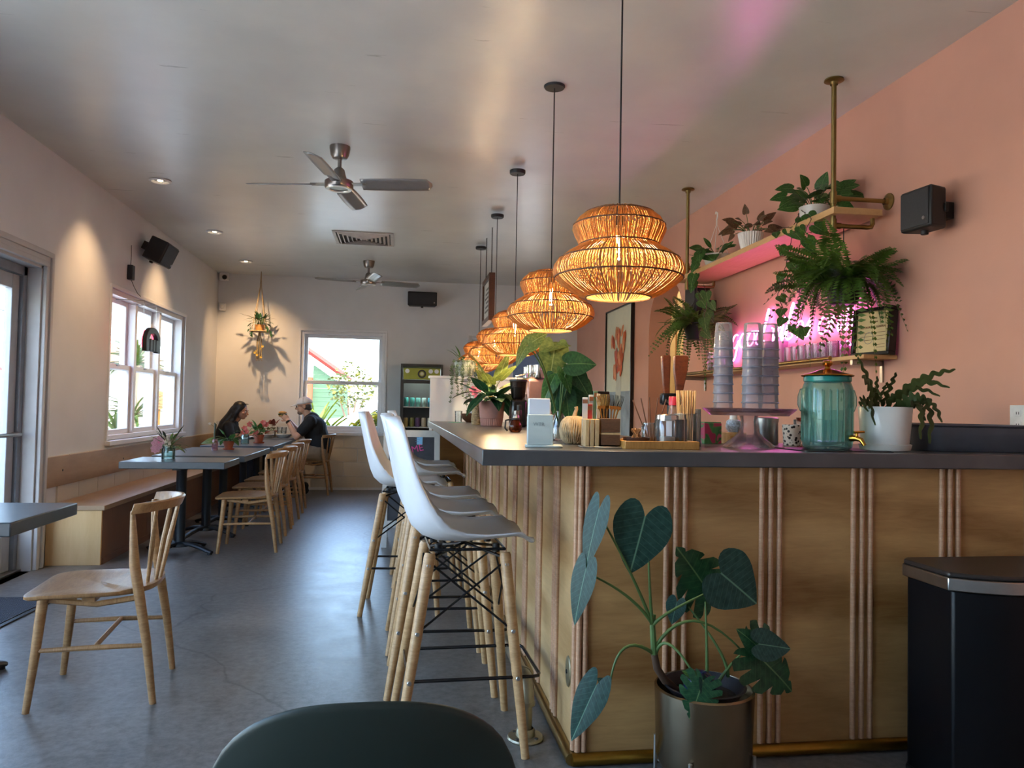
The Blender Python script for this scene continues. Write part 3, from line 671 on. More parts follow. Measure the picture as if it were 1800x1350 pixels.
ra, rb, rc = hz(470, 600), hz(528, 606), hz(602, 658)
G().tube([ra, rb, rc], .1, 4).obj('roof_edge', HRED, hs, smooth=0)
G().add([ra, rb, rb+Vector((0, 5, 0)), ra+Vector((0, 5, 0)), rc, rc+Vector((0, 5, 0))], [(0, 1, 2, 3), (1, 4, 5, 2)]).obj('roof', HRED, hs, smooth=0, solid=.08)
G().bx((x0_-.22, -.3, 0), (x0_+.0, .0, 2.3)).obj('pillar', BRK, hs)
G().bx((-3.2, -.1, 0), (x0_-.22, .1, 1.15)).obj('wall', BRK, hs)
cp = thing('carport', 'white flat-roofed carport beside the green house', 'carport', (1.5, 24.5, -.2))
G().bx((-2.4, 0, 2.05), (4.4, 3.5, 2.22)).obj('roof', HWH, cp)
for x in (-2.2, .3, 4.2): G().bx((x, .1, 0), (x+.12, .22, 2.05)).obj('post', HWH, cp)
G().bx((-2.2, 3.3, 0), (4.3, 3.45, 2.05)).obj('wall', plain('carport_shade', '#211e1a', .8), cp)  # near-black colour stands in for the shade inside the carport
g = G(); g.prism([(-2.2, 2.4), (0, 3.0), (5, 3.0), (5, 2.4)], 0, 3, Matrix.Translation((0, 4, 0)) @ Matrix.Rotation(PI/2, 4, 'X')); g.obj('roof', plain('grey_shingle', '#4a4947', .9), cp)
# parked white car
car = thing('car', 'white car parked in the street outside the back window', 'car', (.30, 15.9, -.1), R(0)); car.scale = (1.12, 1.1, 1.12)
CARW = plain('white_car_paint', '#a8acae', .2, 0, .02); CARG = plain('car_glass', '#1d2e32', .08)
body = [(-2.15, .35), (-2.2, .7), (-2.05, .85), (-1.2, .95), (-.45, 1.38), (0.1, 1.5), (.8, 1.47), (1.45, 1.25), (1.95, 1.05), (2.2, .95), (2.25, .4)]
g = G(); Mx = Matrix.Translation((0, .85, 0)) @ Matrix.Rotation(PI/2, 4, 'X'); g.prism(body, 0, 1.7, Mx); g.obj('body', CARW, car, bevel=.05)
for poly in ([(-.75, 1.0), (-.3, 1.32), (.12, 1.42), (.15, 1.0)], [(.22, 1.0), (.2, 1.42), (.75, 1.4), (1.3, 1.2), (1.35, 1.02)]): G().prism(poly, 0, .02, Matrix.Translation((0, -.845, 0)) @ Matrix.Rotation(PI/2, 4, 'X')).obj('side_window', CARG, car)
for x in (-1.4, 1.35): G().lathe([(0, 0), (.2, 0), (.31, .02), (.33, .08), (.31, .2), (0, .2)], 24, M=Matrix.Translation((x, -.88, .33)) @ Matrix.Rotation(-PI/2, 4, 'X')).obj('wheel', BLACK, car)
# side yard seen through the triple window and the door
gw = G(); gw.bx((-13.2, 6, -.2), (-13, 40, 1.35)); o = gw.obj('garden_wall', plain('whitewashed_wall', '#aaa69f', .85, 0, .04), smooth=0); tag(o, 'long whitewashed garden wall across the side yard', 'wall')
fe = thing('fence', 'orange timber slat fence section beyond the side yard', 'fence', (-12.8, 0, 0))
y0 = at(262, 680, x=-12.8).y; y1 = at(304, 680, x=-12.8).y
for k in range(6): G().bx((-.03, y0, .78+.16*k), (0, y1, .93+.16*k)).obj('slat', plain('orange_timber', '#8a5418', .7, 0, .1), fe)
for yy in (y0+.1, (y0+y1)/2, y1-.1): G().bx((-.12, yy-.05, -.2), (-.03, yy+.05, 1.75)).obj('post', plain('orange_timber', '#8a5418', .7), fe)
for (px, yb, hgt, n, sd, lab) in ((238, 18, 2.15, 46, 11, 'tall yucca with a spiky crown, middle pane of the triple window'), (236, 16, .95, 40, 12, 'lower yucca rosette outside, below the tall one'), (205, 12, .6, 22, 13, 'thin spiky plant outside the first pane of the triple window')):
    x_ = -6.0; q = at(px, 700, x=x_); spiky('yucca', lab, 'plant', (x_, q.y, -.12), n, .75, .075, YUC, hgt, seed=sd, droop=.7)
sh = thing('house', 'pale house with a reddish roof beyond the garden wall', 'house', (-17, 30, -.2))
G().bx((-3, -6, 0), (0, 5, 2.7)).obj('wall', HWH, sh)
G().add([(-3.3, -6.3, 2.6), (.4, -6.3, 2.6), (-1.5, -6.3, 3.7), (-3.3, 5.3, 2.6), (.4, 5.3, 2.6), (-1.5, 5.3, 3.7)], [(1, 4, 5, 2), (0, 2, 5, 3), (0, 1, 2), (3, 5, 4)]).obj('roof', HRED, sh, smooth=0)
sh2 = thing('house', 'pale house with a tan roof seen through the last pane of the triple window', 'house', (-14.5, 45, -.2))
G().bx((-4, -5, 0), (0, 8, 3.4)).obj('wall', HWH, sh2)
G().add([(-4.3, -5.3, 3.3), (.5, -5.3, 3.3), (-1.9, -5.3, 4.7), (-4.3, 8.3, 3.3), (.5, 8.3, 3.3), (-1.9, 8.3, 4.7)], [(1, 4, 5, 2), (0, 2, 5, 3), (0, 1, 2), (3, 5, 4)]).obj('roof', plain('tan_roof', '#6a4c34', .9), sh2, smooth=0)
wr = G(); wr.tube([(-14, 5, 4.6), (-14, 25, 4.3), (-14, 60, 4.6)], .02, 5); wr.tube([(-9, 14, 6), (-14, 22, 3.6)], .025, 5); tag(wr.obj('overhead_wire', BLACK), 'thin black overhead wires crossing the sky outside', 'wire')
oc = thing('shell_chair', 'pale blue-grey shell chair on the pavement outside the glass door', 'chair', (-3.9, 7.0, -.12), R(60)); GREYBL = plain('pale_blue_plastic', '#5f7084', .4)
G().grid(fsh, 20, 12).obj('seat_shell', GREYBL, oc, smooth=180, solid=.008)
for sx in (-1, 1):
    for sy in (-1, 1): G().tube([(.22*sx, .2*sy, 0), (.15*sx, .12*sy, .42)], [.012, .016], 8).obj('leg', LEGW, oc)
# blue board standing outside against the first pane
bb = thing('pavement_sign', 'pale blue board standing outside the first pane of the triple window', 'sign', (-3.3, 7.75, -.12), R(80))
G().bx((-.35, -.02, .2), (.35, .02, 1.25)).obj('board', plain('pale_blue_board', '#3f6c94', .5), bb)
for x in (-.3, .3): G().bx((x-.02, -.02, 0), (x+.02, .02, .2)).obj('leg', BLACK, bb)
# blue awning outside the window behind the bar
aw = thing('awning', 'dark blue sloping awning outside the window behind the bar', 'awning', (1.6, 11.5, 1.9))
G().add([(-.7, 0, .35), (.8, 0, .35), (.8, 1.4, -.25), (-.7, 1.4, -.25)], [(0, 1, 2, 3)]).obj('canvas', plain('navy_canvas', '#1d2c3e', .8), aw, solid=.02, smooth=0)
for x in (-.65, .75): G().tube([(x, 0, -.2), (x, 1.38, -.26)], .015, 6).obj('arm', STEEL, aw)
for x in (-.65, .75): G().tube([(x, 1.36, -.26), (x, 1.36, -2.0)], .015, 6).obj('pole', STEEL, aw)

# ------------------------------------------------------------------ ceiling: pendants, fans, vent, downlights
RAT = NT('rattan'); co_ = RAT.coord(); f_ = RAT.noise(co_, 60, 3); cl_ = RAT.ramp(f_, [(.3, '#80572b'), (.7, '#b98748')]); RAT.base(cl_); RAT.set(Roughness=.6)
tl_ = RAT.n('BsdfTranslucent'); tl_.inputs[0].default_value = lin('#dca257'); mx_ = RAT.n('MixShader'); mx_.inputs[0].default_value = .22; RAT.l(RAT.b.outputs[0], mx_.inputs[1]); RAT.l(tl_.outputs[0], mx_.inputs[2]); RAT.l(mx_.outputs[0], RAT.out.inputs[0]); RAT = RAT.m
RATD = plain('dark_rattan', '#5d3a1c', .7)
PROF = [(.05, .292), (.09, .286), (.125, .272), (.152, .25), (.168, .226), (.172, .212), (.163, .19), (.152, .168), (.146, .152), (.158, .14), (.19, .122), (.222, .098), (.238, .075), (.243, .052), (.236, .03), (.21, .006), (.178, -.016), (.148, -.032), (.118, -.042)]
def pendant(label, loc, top):
    t = thing('pendant_lamp', label, 'lamp', loc, 0, 'woven rattan pendant lamps over the bar'); rd = random.Random(3); g = G(); n = 150
    for k in range(n):
        a = 2*PI*(k+rd.uniform(-.3, .3))/n; j = rd.uniform(-.0015, .0015); tw = rd.uniform(-.02, .02)
        P = [p for i, p in enumerate(PROF) if k % 3 == 0 or i > 1] if k % 2 else PROF[2 if k % 4 else 0:]
        g.tube([((r_+j)*math.cos(a+tw*i/18), (r_+j)*math.sin(a+tw*i/18), z) for i, (r_, z) in enumerate(P)], .0026, 4, cap=False)
    s = g.obj('shade', RAT, t, smooth=180); s['kind'] = 'stuff'
    for r_, z in ((.125, .272), (.146, .152), (.168, .226), (.222, .098), (.236, .03), (.118, -.043), (.05, .292)):
        G().tube([((r_+.003)*math.cos(2*PI*k/40), (r_+.003)*math.sin(2*PI*k/40), z) for k in range(40)], .0032, 5, closed=True).obj('hoop', RATD, t)
    G().tube([(-.05, 0, .292), (.05, 0, .292)], .003, 5).tube([(0, -.05, .292), (0, .05, .292)], .003, 5).obj('spider', BLACK, t)
    G().lathe([(0, .30), (.012, .30), (.02, .28), (.02, .225), (0, .225)], 14).obj('socket', BLACK, t)
    b_ = G().lathe([(0, .228), (.012, .225), (.014, .2), (.026, .165), (.03, .14), (.024, .115), (.010, .1), (0, .098)], 16).obj('bulb', glassy('bulb_glass', (1, .92, .78), .4), t, smooth=180)
    G().tube([(.008*math.cos(k*PI/2+.4), .008*math.sin(k*PI/2+.4), .19 if k % 2 else .12) for k in range(1)] + [((.009 if q % 2 else .006)*math.cos(q*1.3), (.009 if q % 2 else .006)*math.sin(q*1.3), .19 if q % 2 else .125) for q in range(8)], .0028, 6).obj('filament', emit('filament', '#ffcf70', 160), b_)
    h = ZC-loc[2]
    G().tube([(0, 0, .295), (0, 0, h-.02)], .0035, 6).obj('cord', BLACK, t)
    G().lathe([(0, h-.028), (.055, h-.028), (.06, h-.02), (.06, h), (0, h)], 24).obj('ceiling_rose', BLACK, t)
    ld = bpy.data.lights.get('pendant_glow') or bpy.data.lights.new('pendant_glow', 'POINT'); ld.energy = 8.5; ld.color = (1, .76, .46); ld.shadow_soft_size = .02
    lo = bpy.data.objects.new('lamp_light', ld); COL.objects.link(lo); lo.parent = t; lo.location = (0, 0, .085)
    return t
PX_, PZ = .825, 1.70
pd = pendant('woven rattan pendant, largest and nearest, hanging over the front of the bar', (.80, 2.75, PZ-.015), 0)
for y_, lb in ((4.17, 'woven rattan pendant second from the front of the bar'), (5.65, 'woven rattan pendant third from the front of the bar'), (7.0, 'woven rattan pendant fourth from the front, overlapping the last one'), (8.45, 'woven rattan pendant last and smallest, over the far end of the bar')):
    dup(pd, (PX_ + (.02 if y_ > 5 else 0)+(.02 if y_ > 6.5 else 0), y_, PZ-(.04 if y_ > 5 else 0)), y_, lb)
def fan(label, loc, rz):
    t = thing('ceiling_fan', label, 'fan', loc, rz, 'four-blade ceiling fans'); z = -.0
    FS = plain('brushed_nickel', '#8d8782', .28, .95, .08); FB = plain('fan_blade_grey', '#9a9a98', .32, .6, .06)
    G().lathe([(0, 0), (.072, 0), (.072, -.015), (.064, -.06), (.05, -.085), (.02, -.09), (0, -.09)], 28).obj('canopy', FS, t)
    G().tube([(0, 0, -.085), (0, 0, -.16)], .014, 12).obj('downrod', FS, t)
    G().lathe([(0, -.15), (.02, -.15), (.036, -.165), (.044, -.2), (.055, -.235), (.095, -.245), (.1, -.25), (.1, -.29), (.092, -.3), (0, -.3)], 32).obj('motor', FS, t)
    G().lathe([(.092, -.3), (.088, -.306), (.066, -.306), (.06, -.296)], 32).obj('ring', plain('pale_nickel', '#d6d3c8', .3, .6), t)
    for k in range(4):
        a = PI/2*k; M = Matrix.Rotation(a, 4, 'Z')
        G().bx((.085, -.028, -.272), (.2, .028, -.264)).obj('blade_arm', FS, t).matrix_local = M
        def fn(u, v):
            x = .16+.5*u; w = (.058+.006*math.sin(PI*u))*(1 if u < .93 else math.sqrt(max(0, 1-((u-.93)/.072)**2))); s = 2*v-1
            return (x, s*w, -.268-s*w*.34)
        G().grid(fn, 16, 4).obj('blade', FB, t, solid=.006).matrix_local = M
    return t
fn_ = fan('four-blade brushed nickel ceiling fan, the larger and nearer one', (-.455, 5.45, ZC), R(-10.5))
dup(fn_, (-.42, 9.75, ZC), R(12), 'four-blade ceiling fan at the back, close to the far wall')
v = thing('air_vent', 'square louvred ceiling air vent between the two fans', 'vent', (-.42, 8.42, ZC))
VW = plain('vent_white', '#b9b6b0', .5)
g = G()
for k, (r0, r1, z) in enumerate(((.285, .32, -.012),)):
    for a, b_ in (((-r1, -r1), (r1, -r0)), ((-r1, r0), (r1, r1)), ((-r1, -r0), (-r0, r0)), ((r0, -r0), (r1, r0))): g.bx((*a, z), (*b_, -.0))
g.obj('frame', VW, v, bevel=.003)
G().bx((-.285, -.285, -.003), (.285, .285, -.001)).obj('backing', plain('vent_dark', '#4a4845', .7), v)
for k in range(6):
    r1 = .272-.045*k; r0 = r1-.02; g = G()
    vs = [(-r1, -r1, -.004), (r1, -r1, -.004), (r1, r1, -.004), (-r1, r1, -.004), (-r0, -r0, -.022), (r0, -r0, -.022), (r0, r0, -.022), (-r0, r0, -.022)]
    g.add(vs, [(0, 1, 5, 4), (1, 2, 6, 5), (2, 3, 7, 6), (3, 0, 4, 7)]); g.obj('louvre', VW, v, smooth=0, solid=.003)
DL = emit('downlight_lens', '#ffe2b0', 9)
def downlight(label, y_, aimz, power, aim=(-.57, .05)):
    t = thing('downlight', label, 'light', (-1.99, y_, ZC), 0, 'recessed ceiling downlights by the window wall')
    G().lathe([(.062, 0), (.085, -.002), (.088, -.008), (.07, -.014), (.058, -.006), (.05, .0)], 28).obj('trim_ring', WHITE, t)
    G().lathe([(0, -.002), (.05, -.001)], 20).obj('reflector', STEEL, t); G().ell((0, 0, -.003), (.022, .022, .006), 12, 6).obj('lamp', DL, t)
    ld = bpy.data.lights.new('downlight_beam', 'SPOT'); ld.energy = power; ld.color = (1, .62, .32); ld.spot_size = R(78); ld.spot_blend = 1.0; ld.shadow_soft_size = .03
    lo = bpy.data.objects.new('downlight_beam', ld); COL.objects.link(lo); lo.parent = t; lo.location = (0, 0, -.03)
    lo.rotation_euler = Vector((*aim, aimz)).to_track_quat('-Z', 'Y').to_euler()
for y_, lb in ((6.59, 'recessed downlight nearest, beside the speaker'), (8.46, 'recessed downlight in the middle of the row'), (10.14, 'recessed downlight last of the row, near the corner camera')): downlight(lb, y_, -1.35, 19) if y_ < 10 else downlight(lb, y_, -1.2, 40, (-.05, .9))
# ------------------------------------------------------------------ plant kit
LG = leafmat('deep_green_leaf', '#173a26', '#2f5c3a', .32, .18, '#6d8f5c'); LG2 = leafmat('mid_green_leaf', '#254a22', '#4a7434', .36, .25, '#86a565')
LOL = leafmat('olive_leaf', '#4b5a26', '#7f8a45', .42, .3, '#a3a868'); LBL = leafmat('blue_green_leaf', '#17322c', '#2b4f48', .42, .18, '#6f9a80'); LRED = leafmat('red_green_leaf', '#4b3a25', '#7d5f45', .45, .25)
STEM = plain('green_stem', '#4a6633', .5); STEMB = plain('brown_stem', '#4b3626', .7)
HEARTO = [(0, 0), (.07, -.10), (.17, -.17), (.29, -.17), (.40, -.08), (.46, .06), (.47, .2), (.42, .4), (.31, .6), (.18, .8), (.07, .93), (0, 1)]
OVALO = [(0, 0), (.08, .03), (.18, .09), (.27, .18), (.33, .3), (.35, .42), (.33, .56), (.26, .72), (.16, .86), (.06, .96), (0, 1)]
def leafmesh(name, mat, W=.4, lobe=0, fold=.12, droop=.25, nu=18, nv=3, split=0, **k):
    """unit-length blade along +y: heart outline when lobe > 0, else pointed oval; split cuts deep notches between the side veins"""
    O = HEARTO if lobe else OVALO; wx = W/(.47 if lobe else .35); g = G(); vs = []; fs = []
    def outl(u):
        f = u*(len(O)-1); i = min(int(f), len(O)-2); q = f-i; p0, p1, p2, p3 = O[max(i-1, 0)], O[i], O[i+1], O[min(i+2, len(O)-1)]
        return [.5*(2*p1[c]+(p2[c]-p0[c])*q+(2*p0[c]-5*p1[c]+4*p2[c]-p3[c])*q*q+(3*p1[c]-p0[c]-3*p2[c]+p3[c])*q**3) for c in (0, 1)]
    if split: nu = 40
    for side in (-1, 1):
        o = len(vs)
        for i in range(nu+1):
            u = i/nu; x, y = outl(u); x = max(0, x)*wx; y = y*(1 if y > 0 else lobe/.17); m = u**1.15
            cut = 1.0
            if split and .18 < u < .93: ph = ((u-.18)/.75*5) % 1; cut = 1-.62*max(0, 1-abs(ph-.5)/.16) if .34 < ph < .66 else 1.0
            for j in range(nv+1):
                t = j/nv*cut; px, py = x*t, m+(y-m)*t
                z = -droop*py*abs(py)+fold*px*2*.5-.12*px*px*(1+split)
                vs.append((side*px, py, z))
        for i in range(nu):
            for j in range(nv):
                a = o+i*(nv+1)+j; q = (a, a+nv+1, a+nv+2, a+1); fs.append(q if side > 0 else q[::-1])
    g.add(vs, fs); return g.mesh(name, mat, 180)
def put_leaf(mesh, par, base, tip, normal=(0, -1, .4), width=1.0, name='leaf', label=None):
    """hang a unit leaf between two points given in the parent's own frame"""
    b, t_ = Vector(base), Vector(tip); L = (t_-b).length
    M = frame_to(b, t_-b, normal) @ Matrix.Diagonal((L*width, L, L, 1)); o = inst(name, mesh, par, M)
    if label: o['label'] = label
    return o
def bushy(par, base, n, L, W, mesh, rd, el=(10, 75), stem=.6, r=.02, stemmat=None, az=None, sr=.0022, face=None):
    """leaves on arching stalks from one crown"""
    for k in range(n):
        a = (2*PI*k/n+rd.uniform(-.4, .4)) if az is None else rd.uniform(*az); e = R(rd.uniform(*el)); Ls = L*rd.uniform(.6, 1.15)*stem
        d = Vector((math.cos(a)*math.cos(e), math.sin(a)*math.cos(e), math.sin(e))); p0 = Vector(base)+Vector((math.cos(a)*r, math.sin(a)*r, 0)); p1 = p0+d*Ls
        G().tube(bez(p0, p0+Vector((0, 0, Ls*.5)), p1, 5), [sr]*6, 5, cap=False).obj('stem', stemmat or STEM, par, smooth=180)
        l = L*rd.uniform(.75, 1.1); tipd = (d+Vector((0, 0, -rd.uniform(.1, .9)))).normalized(); nrm = Vector((0, 0, 1))-d*.2+(Vector(face) if face else Vector((0, 0, 0)))
        put_leaf(mesh, par, p1, p1+tipd*l, nrm, W)
def pot(par, prof, mat, n=32, soil=None, rim=None, smooth=40):
    o = G().lathe(prof, n).obj('pot', mat, par, smooth=smooth)
    if soil: G().lathe([(0, soil[1]), (soil[0], soil[1]-.004)], n).obj('soil', SOIL, par)
    return o
HEART = leafmesh('leaf', LG, .42, .22, .10, .18); HEART2 = leafmesh('leaf', LG2, .42, .2, .12, .25); HEARTB = leafmesh('leaf', LBL, .44, .24, .06, .06)
LANCE = leafmesh('leaf', LG2, .2, 0, .15, .25); LANCEO = leafmesh('leaf', LOL, .24, .08, .12, .2); OVAL = leafmesh('leaf', LG, .3, .05, .1, .15); REDL = leafmesh('leaf', LRED, .36, .1, .15, .25)
SPLIT = leafmesh('leaf', LG, .5, .2, .08, .15, nu=16, nv=8, split=1)

# ------------------------------------------------------------------ potted monstera before the bar
mo = thing('potted_monstera', 'big-leaved climbing plant in a brass pot on a stand before the bar', 'plant', (.99, 2.36, 0)); O_ = Vector((.99, 2.36, 0))
POTB = plain('satin_brass_pot', '#8f8068', .27, 1, .06)
G().lathe([(0, .065), (.10, .065), (.135, .09), (.15, .13), (.157, .36), (.15, .365), (.147, .36), (.14, .3), (0, .3)], 48).obj('pot', POTB, mo)
G().lathe([(0, .335), (.10, .335), (.128, .365), (.132, .37), (.126, .372), (.10, .34)], 40).obj('liner', plain('dark_liner', '#14161d', .5), mo)
G().lathe([(0, .345), (.07, .342), (.108, .336)], 24).obj('soil', SOIL, mo)
for o in mo.children: o.scale.z = .94
for k in range(4):
    a = PI/4+PI/2*k+.15; c, s = math.cos(a), math.sin(a)
    G().tube([(.158*c, .158*s, 0), (.158*c, .158*s, .155)], .0065, 10).obj('stand_leg', STEEL, mo)
    G().tube([(.0, .0, .05), (.1*c, .1*s, .05), (.15*c, .15*s, .075)], .005, 8).obj('stand_bar', STEEL, mo)
G().ell((-.035, -.05, .36), .05, 20, 14).obj('glass_globe', plain('cobalt_glass', '#141a4a', .06, 0, .5, 60, Specular_IOR_Level=.9), mo, smooth=180)['label'] = 'dark blue speckled glass watering globe'
def W3(px, py, y=2.33): return at(px, py, y=y)-O_
crown = W3(1150, 1150, 2.36); mid = W3(1147, 1100, 2.36)
G().tube([W3(1190, 1215, 2.38), W3(1168, 1195, 2.37), W3(1155, 1175, 2.36), crown], [.014, .013, .012, .011], 10).obj('trunk', STEMB, mo)
G().tube([crown, mid, W3(1150, 1080, 2.36)], [.011, .009, .006], 8).obj('trunk', STEM, mo)
def stalk(a, c, b, r=.0048): G().tube(bez(a, c, b, 10), [r*1.3-(r*.7)*k/10 for k in range(11)], 7).obj('stem', STEM, mo, smooth=180)
N1 = (.1, -1, .25)
stalk(mid, W3(1120, 1020), W3(1053, 903)); put_leaf(HEARTB, mo, W3(1053, 895), W3(1024, 1006), (-.75, -.6, .1), .5)
stalk(mid, W3(1142, 1050), W3(1140, 975)); put_leaf(HEARTB, mo, W3(1134, 908), W3(1108, 1010), (-.1, -1, .2), 1.15)
stalk(W3(1146, 1095, 2.36), W3(1110, 1040), W3(1030, 1007)); put_leaf(HEARTB, mo, W3(1030, 1000), W3(1006, 1100), (-.8, -.6, .1), .6)
stalk(crown, W3(1085, 1100), W3(1072, 1205)); put_leaf(HEARTB, mo, W3(1048, 1205), W3(1002, 1304), (-.45, -.8, .35), .62)
put_leaf(HEARTB, mo, W3(1060, 1200), W3(1050, 1192), (-.2, -.6, .6), 1.2)
stalk(mid, W3(1160, 1080), W3(1247, 1040)); put_leaf(HEARTB, mo, W3(1268, 1008), W3(1333, 1062), (-.2, -1, .35), 1.45)
stalk(W3(1150, 1140, 2.36), W3(1210, 1040), W3(1305, 1145)); put_leaf(SPLIT, mo, W3(1318, 1140), W3(1405, 1216), (.1, -1, .5), 1.0)
put_leaf(HEARTB, mo, W3(1334, 1132, 2.30), W3(1392, 1140, 2.30), (.1, -1, .5), 1.05); put_leaf(HEART, mo, W3(1335, 1140), W3(1300, 1105), (0, -1, .6), 1.1)
stalk(W3(1243, 1200), W3(1243, 1130), W3(1240, 1058)); put_leaf(SPLIT, mo, W3(1250, 1048, 2.42), W3(1196, 962, 2.42), (.15, -1, .1), 1.1)
stalk(W3(1280, 1190), W3(1280, 1150), W3(1210, 1067, 2.40)); put_leaf(HEARTB, mo, W3(1190, 1058, 2.4), W3(1180, 1098, 2.4), (-.5, -.8, .1), 1.0)
stalk(W3(1262, 1200), W3(1280, 1170), W3(1307, 1146))
stalk(W3(1152, 1150, 2.36), W3(1170, 1090), W3(1237, 1215, 2.25)); put_leaf(SPLIT, mo, W3(1236, 1196, 2.24), W3(1214, 1266, 2.22), (-.1, -.9, .4), 1.1); put_leaf(HEARTB, mo, W3(1236, 1200, 2.24), W3(1248, 1250, 2.24), (.3, -.9, .4), .5)
put_leaf(HEART2, mo, W3(1222, 1190, 2.26), W3(1202, 1178, 2.26), (0, -.8, .6), 1)

# ------------------------------------------------------------------ things on the bar
def on_bar(name, label, cat, x, y, rz=0, group=None): return thing(name, label, cat, (x, y, ZT), rz, group)
MINT = plain('pale_mint_plastic', '#c3cfca', .45, 0, .02)
nh = on_bar('napkin_holder', 'pale mint upright napkin holder on the bar corner', 'napkin holder', .525, 2.745, R(-8))
G().prism(rrect(.135, .11, .02), 0, .009).obj('base', MINT, nh, bevel=.003)
G().box((-.018, -.042, .064), (.085, .01, .11)).obj('front_plate', MINT, nh, bevel=.003)
G().box((-.018, .042, .064), (.085, .01, .11)).obj('back_plate', MINT, nh, bevel=.003)
g = G(); g.prism([(-.047, 0), (.047, 0), (.047, .11), (.02, .11), (.006, .02), (-.006, .02), (-.02, .11), (-.047, .11)], 0, .01, Matrix.Translation((.022, 0, .009)) @ Matrix.Rotation(PI/2, 4, 'Z') @ Matrix.Rotation(PI/2, 4, 'X')); g.obj('side_plate', MINT, nh, bevel=.002)
_nh = nh
for k in range(7):
    h_ = .165-.012*(k % 3); p = thing('paper_napkin', '%s folded white paper napkin from the front plate of the mint holder' % ['first', 'second', 'third', 'fourth', 'fifth', 'sixth', 'seventh'][k], 'napkin', (.525, 2.745, ZT+.012), R(-8+k*.7), 'napkins in the mint holder')
    G().box((-.018+.003*math.sin(k*2), -.03+.009*k, h_/2), (.074, .005, h_)).obj('fold', PAPER, p, bevel=.0015); G().box((-.018+.003*math.sin(k*2), -.0305+.009*k, h_*.78), (.0755, .0075, h_*.42)).obj('flap', PAPER, p, bevel=.0015)
# wicker pumpkin
pk = on_bar('wicker_pumpkin', 'small woven straw pumpkin ornament beside the napkin holder', 'ornament', .695, 2.985)
STR = plain('straw', '#b89d76', .8, 0, .25, 60, .4); g = G(); rd = random.Random(4)
for k in range(46):
    a = 2*PI*k/46; lob = 1+.07*abs(math.sin(a*5)); pts = [((.012+.042*math.sin(PI*t)**.75*lob)*math.cos(a+.25*math.sin(t*7+k)*.2), (.012+.042*math.sin(PI*t)**.75*lob)*math.sin(a+.25*math.sin(t*7+k)*.2), .056-.054*math.cos(PI*t)) for t in [j/10 for j in range(11)]]
    g.tube(pts, [.0038+.0012*(j % 2) for j in range(11)], 5)
w_ = g.obj('weave', STR, pk, smooth=180); w_['kind'] = 'stuff'
G().tube([(0, 0, .105), (.002, 0, .122), (.008, 0, .14), (.006, 0, .15)], [.011, .008, .007, .008], 10).obj('stem', plain('wrapped_stem', '#b08f68', .8, 0, .2, 80, .4), pk)
# cutlery caddy with forks and cards
DWAL = wood('walnut', '#4a2f1b', '#7a5232', (6, 30, 30), .45); MAPL = wood('maple', '#b3905f', '#d8b985', (20, 20, 5), .45)
ca = on_bar('cutlery_caddy', 'wooden cutlery caddy of dark walnut with pale slats on a thin metal plate', 'caddy', .742, 2.755, R(-5)); CO = Vector((.742, 2.755, ZT))
G().box((0, 0, .003), (.15, .13, .006)).obj('plate', STEEL, ca, bevel=.002)
for z, m in ((.025, DWAL), (.0465, MAPL), (.077, DWAL)): G().box((.028, 0, z+.006), (.07, .1, {.025: .04, .0465: .008, .077: .05}[z])).obj('block', m, ca, bevel=.001)
for k, x in enumerate((-.058, -.040, -.022)): G().box((x, -.003, .055), (.015, .104, .1)).obj('slat', MAPL, ca, bevel=.002)
G().box((0, .052, .055), (.128, .006, .098)).obj('back', DWAL, ca)
TINE = plain('gold_cutlery', '#b88a48', .25, .9, .08)
for k in range(6):
    f = thing('fork', '%s gold-handled fork counted from the pale slats, tines up in the wooden caddy' % ['first', 'second', 'third', 'fourth', 'fifth', 'sixth', 'seventh'][k], 'fork', tuple(CO+Vector((.0+.011*k, -.02+.012*(k % 3), .1))), R(30*k), 'forks in the wooden caddy'); f.rotation_euler = (R(-8+5*(k % 3)), R(-9+5.5*k), R(20))
    G().tube([(0, 0, -.02), (0, 0, .035), (0, 0, .045)], [.003, .0035, .006], 6, flat=.5).obj('handle', TINE, f)
    G().box((0, 0, .05), (.02, .003, .012)).obj('neck', TINE, f, bevel=.001)
    for j in range(4): G().tube([(-.0075+.005*j, 0, .055), (-.008+.0053*j, -.002, .075), (-.008+.0053*j, .001, .098)], [.0016, .0014, .0008], 5).obj('tine', BLACKG if k > 2 else TINE, f)
for k, (x, hh, c) in enumerate(((-.055, .19, '#d9d6cf'), (-.036, .165, '#b23c3a'), (-.03, .2, '#c9d2cf'), (-.012, .215, '#5d7d63'), (.0, .205, '#d2cfc6'))):
    m_ = thing('menu_card', ['white folded card at the caddy edge', 'red-topped narrow card in the caddy', 'pale grey card in the caddy', 'green-edged tall card in the caddy, tallest of them', 'cream card beside the green-edged one in the caddy'][k], 'card', tuple(CO+Vector((x, .025+.004*k, .05))), R(-10+12*k))
    G().box((0, 0, hh/2-.04), (.02, .004, hh-.03)).obj('sheet', plain('card_%d' % k, c, .6), m_, bevel=.001); G().box((0, -.0025, hh-.07), (.019, .001, .015)).obj('print', plain('card_print', '#8b5a3c', .6), m_)
